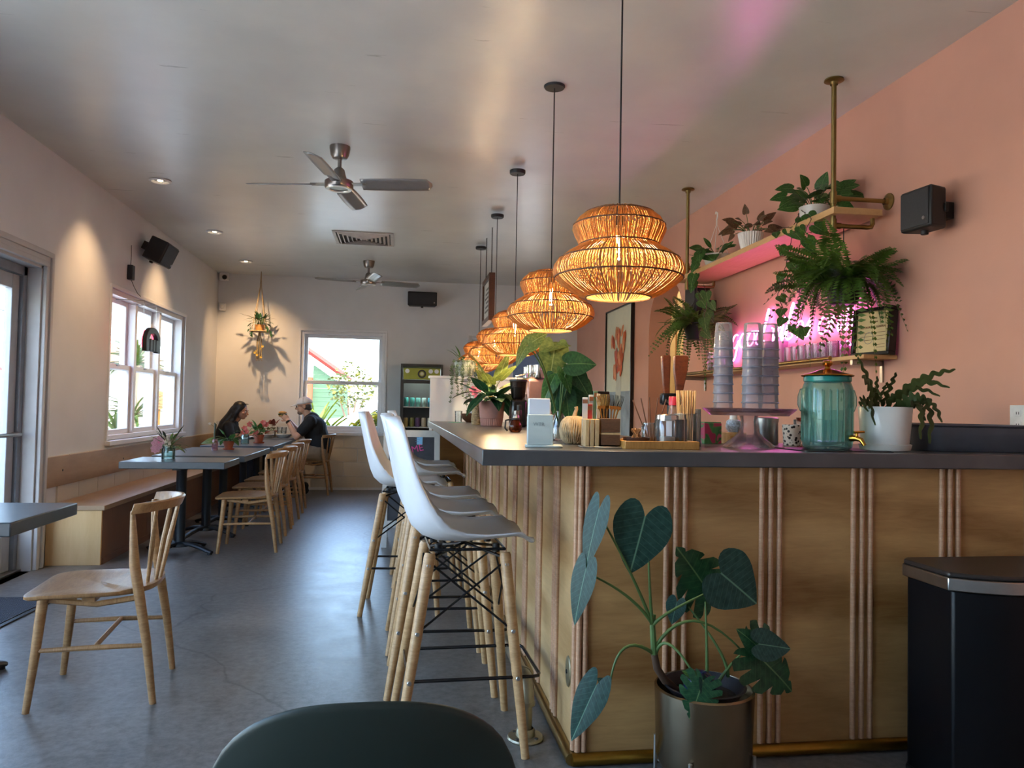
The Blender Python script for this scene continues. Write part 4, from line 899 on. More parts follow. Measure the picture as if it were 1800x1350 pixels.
# wooden tray and what stands on it
HONEY = wood('honey_wood', '#9a6a30', '#c89550', (14, 3, 3), .4); TX, TY = .945, 2.755
tr = on_bar('serving_tray', 'shallow honey-coloured wooden tray on the bar front edge', 'tray', TX, TY)
G().bx((-.135, -.1, 0), (.135, .1, .008)).obj('tray_bottom', HONEY, tr)
for a, b_ in (((-.14, -.106, 0), (.14, -.094, .03)), ((-.14, .094, 0), (.14, .106, .03)), ((-.14, -.094, 0), (-.128, .094, .03)), ((.128, -.094, 0), (.14, .094, .03))): G().bx(a, b_).obj('rim', HONEY, tr, bevel=.002)
TZ = ZT+.009
def on_tray(name, label, cat, dx, dy, rz=0, group=None): return thing(name, label, cat, (TX+dx, TY+dy, TZ), rz, group)
bw = on_tray('bowl', 'low dark bowl of wooden sticks on the honey tray', 'bowl', -.075, -.03)
G().lathe([(0, 0), (.03, 0), (.048, .018), (.05, .032), (.046, .032), (.042, .018), (0, .008)], 28).obj('shell', plain('dark_bowl', '#3a2620', .45), bw)
for k in range(9):
    a = k*.7; s_ = thing('wooden_stick', 'flat wooden stir stick lying in the low dark bowl', 'stick', (TX-.075+.02*math.cos(a), TY-.03+.02*math.sin(a), TZ+.022), a, 'sticks in the dark bowl'); s_.rotation_euler = (R(20*math.sin(k*3)), R(-38), a)
    G().box((0, 0, .02), (.011, .003, .065)).obj('blade', wood('stick_wood', '#8a552e', '#b88450', (20, 20, 5)), s_, bevel=.001)
def jar(label, dx, dy, r, h, lid, fill=None, mat=None, lidh=.02):
    j = on_tray('glass_jar', label, 'jar', dx, dy)
    G().lathe([(0, .003), (r*.9, .0), (r, .006), (r, h*.82), (r*.86, h*.9), (r*.86, h), (r*.82, h), (r*.82, h*.9), (r*.95, h*.8), (r*.95, .008), (0, .006)], 28).obj('body', mat or CLEAR, j)
    if lid: G().lathe([(0, h+.004), (r*.8, h+.004), (r*.9, h), (r*.92, h-lidh), (0, h-lidh)], 28).obj('lid', lid, j)
    if fill: G().lathe([(0, .008), (r*.9, .008), (r*.9, fill[1]), (0, fill[1])], 20).obj('contents', fill[0], j)
    return j
jar('clear glass jar with a shiny metal lid on the honey tray', .04, -.04, .045, .115, CHROME, (plain('sugar', '#d9d6d2', .8), .035))
jar('small clear glass jar behind the metal-lidded jar', .0, .045, .03, .085, None)
dj = jar('brown-filled glass jar on the honey tray, beside the metal-lidded jar', .095, -.02, .028, .12, None, (plain('brown_sugar', '#5a3c28', .9), .1))
for k in range(5):
    q = thing('straw', '%s thin brown straw counted from the low dark bowl, leaning in the small jar' % ['first', 'second', 'third', 'fourth', 'fifth', 'sixth', 'seventh'][k], 'straw', (TX+.0+.004*k, TY+.045, TZ+.012), 0, 'straws in the small clear jar'); q.rotation_euler = (R(-4+3*k), R(-22+9*k), 0)
    G().tube([(0, 0, 0), (0, 0, .17)], .0022, 6).obj('tube', plain('brown_straw', '#6b4128', .6), q)
for k in range(14):
    q = thing('chopstick', 'pale wooden chopstick standing in the bundle behind the honey tray', 'chopstick', (TX+.15+.011*(k % 5), TY+.10+.012*(k//5), ZT), 0, 'pale wooden chopsticks'); q.rotation_euler = (R(-3+2*(k % 3)), R(-3+1.5*(k % 5)), 0)
    G().box((0, 0, .112), (.006, .006, .22)).obj('stick', wood('pale_stick', '#b98f5c', '#dcb982', (20, 20, 5)), q, bevel=.001)
q = on_bar('glass_canister', 'clear glass canister holding the pale chopsticks', 'canister', TX+.17, TY+.112); G().lathe([(0, .002), (.042, 0), (.043, .004), (.043, .13), (.041, .13), (.041, .006)], 28).obj('body', CLEAR, q); G().lathe([(.0435, .126), (.0445, .13), (.0435, .134)], 28).obj('rim', CLEAR, q)
rb = on_bar('sauce_bottle', 'clear sauce bottle with a red cap standing behind the tray', 'bottle', 1.085, 2.92)
G().lathe([(0, 0), (.026, 0), (.028, .006), (.028, .1), (.02, .135), (.016, .165), (0, .165)], 22).obj('body', glassy('pinkish_bottle', (.95, .85, .8), .6, .03, .35, '#d8b7a6'), rb)
G().lathe([(0, .163), (.0195, .163), (.0195, .195), (.017, .198), (0, .198)], 22).obj('cap', plain('red_cap', '#9d1f33', .4), rb); G().lathe([(.0285, .04), (.0288, .045), (.0288, .095), (.0285, .1)], 22).obj('label_band', plain('bluish_label', '#b8c0d8', .6), rb)
ab = on_bar('acrylic_holder', 'upright clear acrylic holder beside the chopsticks', 'holder', 1.165, 2.93, R(10))
for a, b_ in (((-.03, -.02, 0), (.03, -.017, .15)), ((-.03, .017, 0), (.03, .02, .12)), ((-.03, -.02, 0), (-.027, .02, .12)), ((.027, -.02, 0), (.03, .02, .15))): G().bx(a, b_).obj('wall', CLEAR, ab)
G().bx((-.03, -.02, 0), (.03, .02, .003)).obj('base', CLEAR, ab)
# beer taps with tapered wooden handles
bt = on_bar('beer_tap', 'slim dark drinks tap with two tall tapered reddish wooden handles', 'tap', 1.145, 3.1)
G().lathe([(0, 0), (.05, 0), (.05, .01), (.022, .018), (.022, .2), (0, .2)], 24).obj('tower', BLACKG, bt); G().box((0, 0, .19), (.1, .045, .05)).obj('head', BLACKG, bt, bevel=.008)
REDW = wood('red_brown_wood', '#4f2212', '#8e4a26', (8, 8, 30), .3)
for x, w_, tl in ((-.028, .018, -1), (.028, .03, 1)):
    G().prism([(-.011, 0), (.011, 0), (w_, .11), (w_+.003, .165), (w_-.004, .172), (-w_+.004, .17), (-w_-.001, .163), (-w_, .11)], -.011, .011, Matrix.Translation((x, -.005, .205)) @ Matrix.Rotation(R(2*tl), 4, 'Y') @ Matrix.Rotation(PI/2, 4, 'X')).obj('handle', REDW, bt, bevel=.004)
    G().tube([(x, -.02, .18), (x, -.05, .175), (x, -.062, .15)], .007, 8).obj('spout', STEEL, bt)
# glass cake stand with three stacks of cups
ks = on_bar('cake_stand', 'clear glass cake stand with a flaring foot carrying the cup stacks', 'stand', 1.365, 2.84)
SMOKE = glassy('mauve_glass', (.86, .78, .83), .4, .04, .08, '#8d7482')
G().lathe([(0, .128), (.15, .128), (.178, .152), (.18, .153), (.178, .156), (.148, .140), (0, .140)], 56).obj('plate', SMOKE, ks)
G().lathe([(.098, 0), (.1, .008), (.092, .016), (.078, .028), (.055, .045), (.042, .06), (.034, .085), (.03, .105), (.036, .127), (.031, .127), (.026, .1), (.03, .075), (.04, .055), (.06, .036), (.085, .016), (.094, .004)], 40).obj('foot', glassy('foot_glass', (.97, .95, .965), .35, .03, .05, '#e8dce2'), ks)
CUP = glassy('frosted_cup_plastic', (.93, .94, .97), .5, .14, .2, '#eceef6')
cupm = G().lathe([(.0385, 0), (.0392, .002), (.0385, .006), (.038, .008), (.0315, .102), (.029, .105), (0, .105)], 26).mesh('body', CUP)
rimm = G().lathe([(.0380, .0), (.0400, .0008), (.0402, .004), (.0380, .006)], 26).mesh('rim', glassy('cup_rim', (.85, .87, .92), .8, .08, .4, '#c6cbdc'))
for j, (dx, dy, nm, n) in enumerate(((-.095, .03, 'first stack, beside the taps', 8), (-.012, -.05, 'middle stack on the stand', 8), (.09, .015, 'stack nearest the teal dispenser', 8))):
    for k in range(n):
        c = thing('plastic_cup', '%s clear plastic cup of the %s' % (ordinal(n-1-k), nm), 'cup', (1.365+dx, 2.84+dy, ZT+.141+(.0345 if j == 1 else .0355)*k), 0, 'upside-down clear cups on the cake stand')
        inst('body', cupm, c); inst('rim', rimm, c)
# teal glass dispenser
ds = on_bar('drinks_dispenser', 'teal glass drinks dispenser with a copper lid and gold tap', 'dispenser', 1.65, 2.76)
TEAL = glassy('teal_glass', (.80, .97, .94), .45, .03, .14, '#a8e0d8'); TEALD = plain('teal_rim', '#1f7d75', .25)
mt2 = on_bar('bar_mat', 'black rubber bar mat under the teal dispenser', 'mat', 1.66, 2.74); G().prism(rrect(.36, .25, .02), 0, .004).obj('sheet', BLACK, mt2); G().prism(rrect(.365, .255, .022), 0, .003).obj('edge', BLACKG, mt2)
ds.location.z += .005
G().lathe([(0, .006), (.08, .0), (.09, .008), (.093, .03), (.093, .235), (.086, .255), (.083, .262), (.080, .262), (.083, .252), (.089, .232), (.089, .03), (0, .012)], 56).obj('body', TEAL, ds)
G().lathe([(0, .014), (.0875, .014), (.0875, .15), (0, .15)], 48).obj('water', glassy('teal_water', (.80, .96, .94), .2, .02, .14, '#9fd8d0'), ds)
g = G()
for k in range(22): g.tube([(.0935*math.cos(2*PI*k/22), .0935*math.sin(2*PI*k/22), z) for z in (.03, .13, .23)], .003, 5)
g.obj('flute', TEAL, ds)
G().lathe([(.083, .258), (.088, .262), (.088, .278), (.084, .282), (.0, .282)], 48).obj('rim', TEALD, ds)
COPL = plain('copper_lid', '#b0643a', .22, 1, .06); G().lathe([(.096, .282), (.097, .285), (.09, .288), (.06, .296), (.035, .306), (.012, .312), (0, .313)], 48).obj('lid', COPL, ds); G().lathe([(.0955, .281), (.0985, .284), (.0955, .287)], 48).obj('lid_edge', GOLD, ds)
G().lathe([(0, .31), (.012, .312), (.009, .318), (.018, .326), (.02, .334), (.015, .342), (0, .345)], 24).obj('knob', GOLD, ds)
for s_ in (-1, 1): G().tube([(s_*.09, 0, .23), (s_*.108, 0, .225), (s_*.116, 0, .2), (s_*.116, 0, .17), (s_*.108, 0, .15), (s_*.09, 0, .145)], .008, 10).obj('handle', TEAL, ds)
G().tube([(.045, -.085, .045), (.055, -.108, .045), (.062, -.125, .04), (.07, -.135, .02)], [.013, .01, .009, .007], 12).tube([(.055, -.108, .045), (.055, -.108, .068)], .006, 10).tube([(.04, -.113, .068), (.085, -.108, .07)], .005, 8).obj('tap', GOLD, ds)
# white pot with zigzag cactus
zp = on_bar('potted_cactus', 'zigzag-leaved cactus in a white pot next to the teal dispenser', 'plant', 1.885, 2.745); ZO = Vector((1.885, 2.745, ZT))
G().lathe([(0, .002), (.078, .0), (.09, .004), (.095, .026), (.09, .028), (.084, .02), (.088, .05), (.098, .168), (.096, .172), (.09, .168), (.082, .06), (0, .05)], 48).obj('pot', CERW, zp); G().lathe([(0, .15), (.09, .146)], 24).obj('soil', SOIL, zp)
ZIG = leafmat('zigzag_leaf', '#26351c', '#4c5f30', .45, .15)
def zig(pts, w, nt=7):
    """a flat stem with deep alternating lobes along a bent midrib"""
    P = bez(*pts, n=nt*6); g = G(); vs = []; 
    for i, p in enumerate(P):
        d = (P[min(i+1, len(P)-1)]-P[max(i-1, 0)]).normalized(); sd = d.cross(Vector((.2, -1, .3))).normalized(); t_ = i/len(P); env = w*min(1, 4*t_+.25)*(1-t_**5*.8)
        a = .22+.78*abs(math.sin(PI*(i/6+.0)))**1.2 if True else 1; b_ = .22+.78*abs(math.sin(PI*(i/6+.5)))**1.2
        vs += [p+sd*env*a, p+Vector((0, -.003, .002)), p-sd*env*b_]
    fs = [f for i in range(len(P)-1) for f in ((i*3, i*3+1, i*3+4, i*3+3), (i*3+1, i*3+2, i*3+5, i*3+4))]
    g.add(vs, fs); g.obj('leaf', ZIG, zp, smooth=180)
Z = lambda px, py, y=2.74: at(px, py, y=y)-ZO
b0 = Vector((0, 0, .16))
zig((b0+Vector((-.04, 0, 0)), Z(1545, 700), Z(1508, 628)), .020); zig((b0+Vector((-.03, .02, 0)), Z(1540, 690), Z(1542, 662)), .016, 5)
zig((b0+Vector((-.04, -.03, 0)), Z(1520, 670), Z(1538, 748, 2.63)), .017, 5); zig((b0+Vector((-.05, -.02, 0)), Z(1505, 690, 2.68), Z(1526, 724, 2.64)), .015, 4)
zig((b0, Z(1600, 660), Z(1679, 650)), .02, 8); zig((b0+Vector((.02, -.02, 0)), Z(1600, 650), Z(1669, 682, 2.68)), .018, 6); zig((b0+Vector((.01, .02, 0)), Z(1590, 660), Z(1652, 697, 2.7)), .016, 6)
zig((b0+Vector((.05, -.03, 0)), Z(1640, 680, 2.66), Z(1655, 743, 2.62)), .022, 6); zig((b0+Vector((.04, -.05, 0)), Z(1630, 680, 2.62), Z(1617, 772, 2.6)), .022, 6); zig((b0+Vector((.05, -.02, 0)), Z(1650, 670, 2.64), Z(1633, 780, 2.62)), .024, 6); zig((b0, Z(1570, 690), Z(1590, 690)), .018, 4); zig((b0+Vector((.03, 0, 0)), Z(1610, 655), Z(1645, 672)), .018, 5)
zig((b0+Vector((-.02, -.02, 0)), Z(1530, 660), Z(1550, 700, 2.66)), .015, 4); zig((b0+Vector((.04, .02, 0)), Z(1620, 700), Z(1600, 712, 2.63)), .02, 4)
for a_, m_, e_, w_ in (((-.05, 0, 0), (1535, 680), (1515, 660), .022), ((-.03, .01, 0), (1550, 690), (1560, 672), .02), ((-.02, 0, 0), (1565, 680), (1575, 655), .018), ((.02, -.03, 0), (1600, 690), (1622, 700), .024), ((.05, 0, 0), (1625, 690), (1640, 712), .024), ((.05, -.04, 0), (1615, 680), (1625, 740), .024), ((-.06, -.02, 0), (1515, 690), (1513, 715), .02)):
    zig((b0+Vector(a_), Z(*m_, 2.69), Z(*e_, 2.66)), w_*1.15, 5)
# dark tub
tu = on_bar('dish_tub', 'dark grey plastic dish tub with rounded corners on the bar by the wall', 'tub', 2.31, 2.885, R(-6))
def tubring(w, d, r, z): return [(x, y, z) for x, y in rrect(w, d, r, 6)]
g = G(); rings = [tubring(.50, .36, .09, 0), tubring(.51, .37, .095, .006), tubring(.54, .40, .1, .098), tubring(.57, .43, .11, .102), tubring(.57, .43, .11, .108), tubring(.53, .39, .095, .108), tubring(.50, .36, .09, .014), tubring(.02, .02, .009, .012)]
n_ = len(rings[0]); g.add([p for r_ in rings for p in r_], [(i*n_+k, i*n_+(k+1) % n_, (i+1)*n_+(k+1) % n_, (i+1)*n_+k) for i in range(len(rings)-1) for k in range(n_)]+[tuple(range(n_-1, -1, -1))]); g.obj('basin', plain('dark_grey_tub', '#50535b', .36), tu, bevel=.002)
G().box((-.285, 0, .1), (.02, .12, .012)).obj('grip', plain('dark_grey_tub', '#50535b', .36), tu, bevel=.003)
# small things behind the cake stand
bx_ = on_bar('tea_box', 'small magenta and green printed box behind the cake stand', 'box', 1.355, 3.2, R(8))
PB = NT('printed_box'); co_ = PB.coord((1, 1, 1)); f_ = PB.noise(co_, 16, 1, .3, 1.2); PB.base(PB.ramp(f_, [(.42, '#a03054'), (.47, '#3f7a45'), (.56, '#2c5c38'), (.6, '#b8506e')])); PB.set(Roughness=.6)
G().box((0, 0, .045), (.085, .06, .09)).obj('carton', PB.m, bx_, bevel=.002); G().box((0, 0, .092), (.08, .055, .006)).obj('lid', plain('box_lid', '#3f7a45', .6), bx_)
pj_ = on_bar('pill_jar', 'round blue-patterned white jar on a little pale wooden box', 'jar', 1.475, 3.22)
pj_.location.z += .051; G().lathe([(0, 0), (.022, 0), (.032, .015), (.034, .03), (.03, .05), (.02, .056), (0, .056)], 24).obj('body', plain('blue_speckled', '#9fb2c8', .35, 0, .6, 110), pj_); G().lathe([(0, .055), (.018, .055), (.016, .075), (0, .078)], 20).obj('lid', CERW, pj_)
pb2 = on_bar('wooden_box', 'little pale wooden box under the blue-patterned jar', 'box', 1.475, 3.22); G().box((0, 0, .025), (.09, .07, .05)).obj('crate', MAPL, pb2, bevel=.002); G().box((0, -.036, .025), (.06, .002, .02)).obj('panel', HONEY, pb2)
tn = on_bar('steel_canister', 'pinkish steel canister with a lid behind the cake stand', 'canister', 1.62, 3.2); G().lathe([(0, 0), (.05, 0), (.052, .003), (.052, .105), (0, .105)], 32).obj('body', STEEL, tn); G().lathe([(.054, .1), (.054, .116), (.045, .12), (0, .121)], 32).obj('lid', STEEL, tn)
pc = on_bar('patterned_cup', 'black and white patterned cup behind the bar mat', 'cup', 1.70, 3.12)
PT = NT('black_white_pattern'); vo_ = PT.n('TexVoronoi'); vo_.inputs['Scale'].default_value = 70; PT.l(PT.coord(), vo_.inputs[0]); PT.base(PT.ramp(vo_.outputs['Distance'], [(.35, '#1a1a1a'), (.45, '#e2ded6')])); PT.set(Roughness=.4)
G().lathe([(0, 0), (.035, 0), (.042, .09), (.039, .09), (.033, .008), (0, .006)], 28).obj('body', PT.m, pc); G().tube([(.04, 0, .075), (.062, 0, .07), (.062, 0, .03), (.037, 0, .02)], .005, 8).obj('handle', PT.m, pc)
cg = on_bar('coupe_glass', 'thin-stemmed rose glass standing beside the teal dispenser', 'glass', 1.68, 2.98); RG = glassy('rose_glass', (.9, .55, .5), .8, .03, .2, '#b05a50')
G().lathe([(0, .002), (.03, 0), (.031, .002), (.004, .008), (.003, .09), (.01, .1), (.03, .108), (.035, .122), (.033, .122), (.028, .11), (0, .1)], 28).obj('bowl', RG, cg); G().lathe([(0, .109), (.028, .111)], 20).obj('drink', RG, cg)
for k in range(3):
    q = on_bar('tumbler', '%s clear tumbler from the patterned cup in the short row behind the bar mat' % ['first', 'second', 'third', 'fourth', 'fifth', 'sixth', 'seventh'][k], 'glass', 1.79+.085*k, 3.2, 0, 'tumblers behind the bar mat'); G().lathe([(0, .004), (.03, 0), (.036, .11), (.034, .11), (.029, .008), (0, .008)], 22).obj('body', CLEAR, q); G().lathe([(.034, .108), (.0362, .11), (.034, .112)], 22).obj('rim', CLEAR, q)
# tablet till
pt_ = on_bar('till_tablet', 'black tablet till on a stand behind the vase plant', 'till', .93, 3.62, R(20)); G().box((0, .0, .16), (.2, .012, .14)).obj('screen', BLACKG, pt_, bevel=.004); G().box((0, -.012, .16), (.17, .004, .11)).obj('back_shell', BLACK, pt_, bevel=.003); G().tube([(0, .02, .01), (0, .01, .12)], .014, 10).obj('post', BLACK, pt_); G().box((0, .02, .006), (.14, .1, .012)).obj('foot', BLACK, pt_, bevel=.003)
# glass vase with big philodendron leaves
vp = on_bar('vase_plant', 'large cut philodendron leaves in a clear glass vase on the bar', 'plant', .70, 3.3); VO = Vector((.70, 3.3, ZT)); V = lambda px, py, y=3.28: at(px, py, y=y)-VO
G().lathe([(0, .004), (.03, 0), (.036, .01), (.036, .06), (.02, .1), (.018, .14), (.021, .145), (.018, .145), (.015, .1), (.033, .058), (.033, .01), (0, .008)], 28).obj('vase', CLEAR, vp); G().lathe([(0, .008), (.032, .01), (.032, .05), (0, .05)], 20).obj('water', glassy('vase_water', (.85, .93, .88), .4), vp)
STAR = leafmesh('leaf', LOL, .42, .3, .12, .3, nu=14, nv=6)
def big(mesh, base, tip, nrm, w, y=3.28): 
    G().tube(bez((0, 0, .06), V((base[0]+982)/2, min(base[1], 690)+8, y), V(*base, y), 8), .003, 6).obj('stem', STEM, vp, smooth=180); put_leaf(mesh, vp, V(*base, y), V(*tip, y-.02), nrm, w)
big(HEART, (1000, 640), (1049, 636), (.1, -.8, .55), 1.35, 3.2); big(STAR, (975, 612), (966, 668), (-.2, -1, .2), 1.1); big(STAR, (962, 612), (1002, 598), (0, -.5, .8), .9); big(STAR, (930, 606), (958, 582), (-.3, -.8, .5), 1.2, 3.1); big(STAR, (925, 610), (905, 640), (-.4, -.8, .3), .7, 3.1)
big(HEART, (985, 655), (972, 728), (-.2, -1, .2), .75); big(HEART, (1010, 655), (1036, 690), (.2, -1, .4), 1.1, 3.25); big(HEART, (1005, 680), (1020, 735), (.1, -1, .2), .8, 3.3); big(HEART, (995, 690), (1002, 742), (-.1, -1, .3), .8); big(HEART2, (975, 660), (950, 712), (-.4, -1, .2), .6); big(HEART, (1024, 676), (1030, 728), (.4, -1, .1), .9, 3.34); big(HEART2, (990, 650), (1005, 690), (0, -1, .3), .7, 3.22)
# pink fluted pot with pointed leaves
tp = on_bar('potted_anthurium', 'bushy dark-leaved plant in a ribbed pink clay pot on the bar', 'plant', .695, 5.75); PINKC = plain('pink_clay', '#b8857a', .7, 0, .08, 20)
prof_ = [(0, 0), (.075, 0), (.08, .004), (.088, .055), (.0885, .057)]
g = G(); n_ = 72; vs = []
for r_, z in ((.072, 0), (.078, .003), (.0865, .055)):
    vs += [((r_+(.0022 if k % 2 else -.0012))*math.cos(2*PI*k/n_), (r_+(.0022 if k % 2 else -.0012))*math.sin(2*PI*k/n_), z) for k in range(n_)]
g.add(vs, [(i*n_+k, i*n_+(k+1) % n_, (i+1)*n_+(k+1) % n_, (i+1)*n_+k) for i in range(2) for k in range(n_)]); g.obj('ribbed_foot', PINKC, tp)
G().lathe([(.084, .055), (.089, .06), (.098, .165), (.1, .19), (.096, .19), (.09, .16), (0, .15)], 48).obj('pot', PINKC, tp); G().lathe([(0, .172), (.092, .17)], 24).obj('soil', SOIL, tp)
rd = random.Random(9); AN = leafmesh('leaf', LG, .3, .16, .1, .25); AN2 = leafmesh('leaf', LOL, .26, .1, .14, .15)
bushy(tp, (0, 0, .17), 16, .2, 1.0, AN, rd, (5, 60), .8); bushy(tp, (0, 0, .17), 7, .26, .9, AN2, rd, (55, 88), .7); bushy(tp, (0, 0, .17), 8, .19, 1, AN, rd, (10, 45), .75, az=(-2.6, -.5))
# far end of the bar
wv_ = on_bar('wicker_vase', 'slim pale wicker vase next to the pink clay pot', 'vase', .60, 5.98); g = G(); 
for k in range(13): g.tube([((.03+.004*math.sin(k*.5))*math.cos(2*PI*j/18), (.03+.004*math.sin(k*.5))*math.sin(2*PI*j/18), .008+.0115*k) for j in range(18)], .0062, 5, closed=True)
g.obj('weave', STR, wv_)['kind'] = 'stuff'; G().lathe([(0, .002), (.03, 0), (.03, .15), (0, .15)], 18).obj('liner', plain('vase_liner', '#8a744f', .8), wv_)
wb = on_bar('wooden_bowl', 'dark wooden bowl near the far end of the bar', 'bowl', .645, 6.9); G().lathe([(0, .004), (.04, 0), (.075, .03), (.095, .08), (.09, .08), (.07, .034), (0, .014)], 36).obj('shell', wood('dark_wood', '#3d2416', '#6a4128', (8, 8, 8)), wb); G().lathe([(.04, 0), (.042, .004), (.036, .005)], 24).obj('foot', BLACK, wb)
gl = on_bar('water_glass', 'small clear glass beside the dark wooden bowl', 'glass', .54, 7.0); G().lathe([(0, .004), (.032, 0), (.036, .1), (.034, .1), (.03, .008), (0, .008)], 22).obj('body', CLEAR, gl); G().lathe([(.034, .098), (.0365, .1), (.034, .102)], 22).obj('rim', CLEAR, gl)
cdm = on_bar('paper_card', 'turquoise and green printed card lying near the wooden bowl', 'card', .50, 6.75, R(15)); G().box((0, 0, .001), (.1, .14, .002)).obj('sheet', plain('turquoise_card', '#4fa39b', .6), cdm); G().box((0, .02, .0024), (.06, .05, .001)).obj('print', plain('green_print', '#7db35a', .6), cdm)
fv = on_bar('flower_vase', 'tall glass vase with pink orchid flowers near the wooden bowl', 'vase', .70, 7.1); G().lathe([(0, .004), (.05, 0), (.05, .26), (.047, .26), (.047, .01), (0, .01)], 28).obj('glass', CLEAR, fv); G().lathe([(0, .1), (.046, .1), (.046, .17), (0, .17)], 20).obj('filling', plain('yellow_moss', '#a59545', .9, 0, .3, 50), fv)
PETM = leafmat('pink_petal', '#b3486a', '#e08ba5', .5, .3); PET = leafmesh('petal', PETM, .4, 0, .1, .1, nu=5, nv=2)
def blossom(par, c, r, n, mesh, out=(0, -1, .2), name='petal'):
    o_ = Vector(out).normalized(); u = o_.orthogonal().normalized(); w2 = o_.cross(u)
    for k in range(n):
        a = 2*PI*k/n; d = u*math.cos(a)+w2*math.sin(a)+o_*.35; put_leaf(mesh, par, c, Vector(c)+d.normalized()*r, o_, 1, name)
for c in ((-.03, -.03, .3), (.03, -.04, .31), (.02, -.05, .22), (-.01, -.04, .27)): G().tube([(0, 0, .15), (c[0]*.5, c[1]*.5, c[2]*.8), c], .0025, 5).obj('stem', STEM, fv); blossom(fv, c, .04, 5, PET)
# coffee machine, grinder, jugs
em = on_bar('espresso_machine', 'steel and rose espresso machine beyond the big vase leaves', 'coffee machine', 1.06, 5.95, R(0))
G().box((.02, 0, .22), (.26, .5, .3)).obj('housing', plain('rose_steel', '#b89490', .3, .7), em, bevel=.03)
G().box((.02, 0, .04), (.28, .52, .05)).obj('drip_tray', STEEL, em, bevel=.006); g = G()
for sx in (-.1, .14):
    for sy in (-.22, .22): g.tube([(sx, sy, 0), (sx, sy, .04)], .018, 10)
g.obj('foot', BLACK, em)
G().tube([(-.11, -.25, .372), (-.11, -.25, .4), (-.11, .25, .4), (-.11, .25, .372)], .006, 8).obj('cup_rail', CHROME, em)
for y in (-.1, .1): G().tube([(-.1, y, .2), (-.16, y, .2)], .03, 14).tube([(-.16, y, .19), (-.26, y, .18)], .012, 8).obj('portafilter', BLACK, em)
for k, (dx, dy, hh) in enumerate(((-.05, -.14, .1), (-.05, .02, .095), (-.01, -.215, .1), (.07, -.12, .1), (.05, .09, .1))):
    q = thing('milk_jug', '%s steel milk jug on the espresso machine, counted from the pink-potted plant' % ['second', 'fourth', 'first', 'third', 'fifth'][k], 'jug', (1.06+dx, 5.95+dy, ZT+.371), 0, 'steel jugs on the espresso machine'); G().lathe([(0, 0), (.042, 0), (.044, .004), (.038, hh*.7), (.04, hh), (.038, hh), (.036, hh*.7), (.041, .006), (0, .005)], 24).obj('body', CHROME, q); G().tube([(.037, 0, hh*.85), (.065, 0, hh*.8), (.062, 0, hh*.3), (.042, 0, hh*.2)], .004, 8).obj('handle', CHROME, q)
gr = on_bar('coffee_grinder', 'black coffee grinder with a clear smoky hopper beside the pink-potted plant', 'grinder', .865, 5.55); G().box((0, 0, .1), (.11, .16, .2)).obj('body', BLACKG, gr, bevel=.015); G().lathe([(.03, .2), (.05, .22), (.062, .33), (.064, .335), (.06, .335), (.046, .22)], 28).obj('hopper', glassy('smoky_hopper', (.45, .42, .4), .7, .04, .1, '#4a4440'), gr); G().lathe([(0, .335), (.066, .335), (.066, .348), (0, .352)], 28).obj('lid', BLACK, gr); G().lathe([(0, .205), (.03, .205), (.055, .29), (0, .29)], 20).obj('beans', plain('coffee_beans', '#2a1a10', .7, 0, .4, 120, .5), gr)
for k, (x, y, hh, m_, lb) in enumerate(((.80, 5.2, .12, STEEL, 'slim steel shaker next to the pink clay pot'), (.835, 5.3, .16, BLACKG, 'tall black flask behind the slim steel shaker'))):
    q = on_bar('flask', lb, 'flask', x, y); G().lathe([(0, 0), (.022, 0), (.024, .004), (.022, hh*.7), (.016, hh*.8), (0, hh*.8)], 22).obj('body', m_, q); G().lathe([(.017, hh*.78), (.018, hh), (0, hh+.002)], 20).obj('cap', BLACK if k else STEEL, q)
am = on_bar('amber_jug', 'amber glass jug with a black handle beside the napkin holder', 'jug', .665, 4.35); am.scale = (.75, .75, .75); G().lathe([(0, .004), (.035, 0), (.05, .02), (.048, .06), (.03, .09), (.034, .105), (.031, .105), (.027, .09), (.045, .058), (.046, .022), (0, .008)], 26).obj('body', glassy('amber_glass', (.6, .3, .12), .5, .03, .2, '#7a3c14'), am); G().tube([(-.03, 0, .1), (-.075, 0, .09), (-.08, 0, .03), (-.06, 0, .01)], .007, 8).obj('handle', BLACK, am); G().lathe([(.034, .095), (.036, .108), (.0, .115)], 20).obj('lid', BLACK, am)
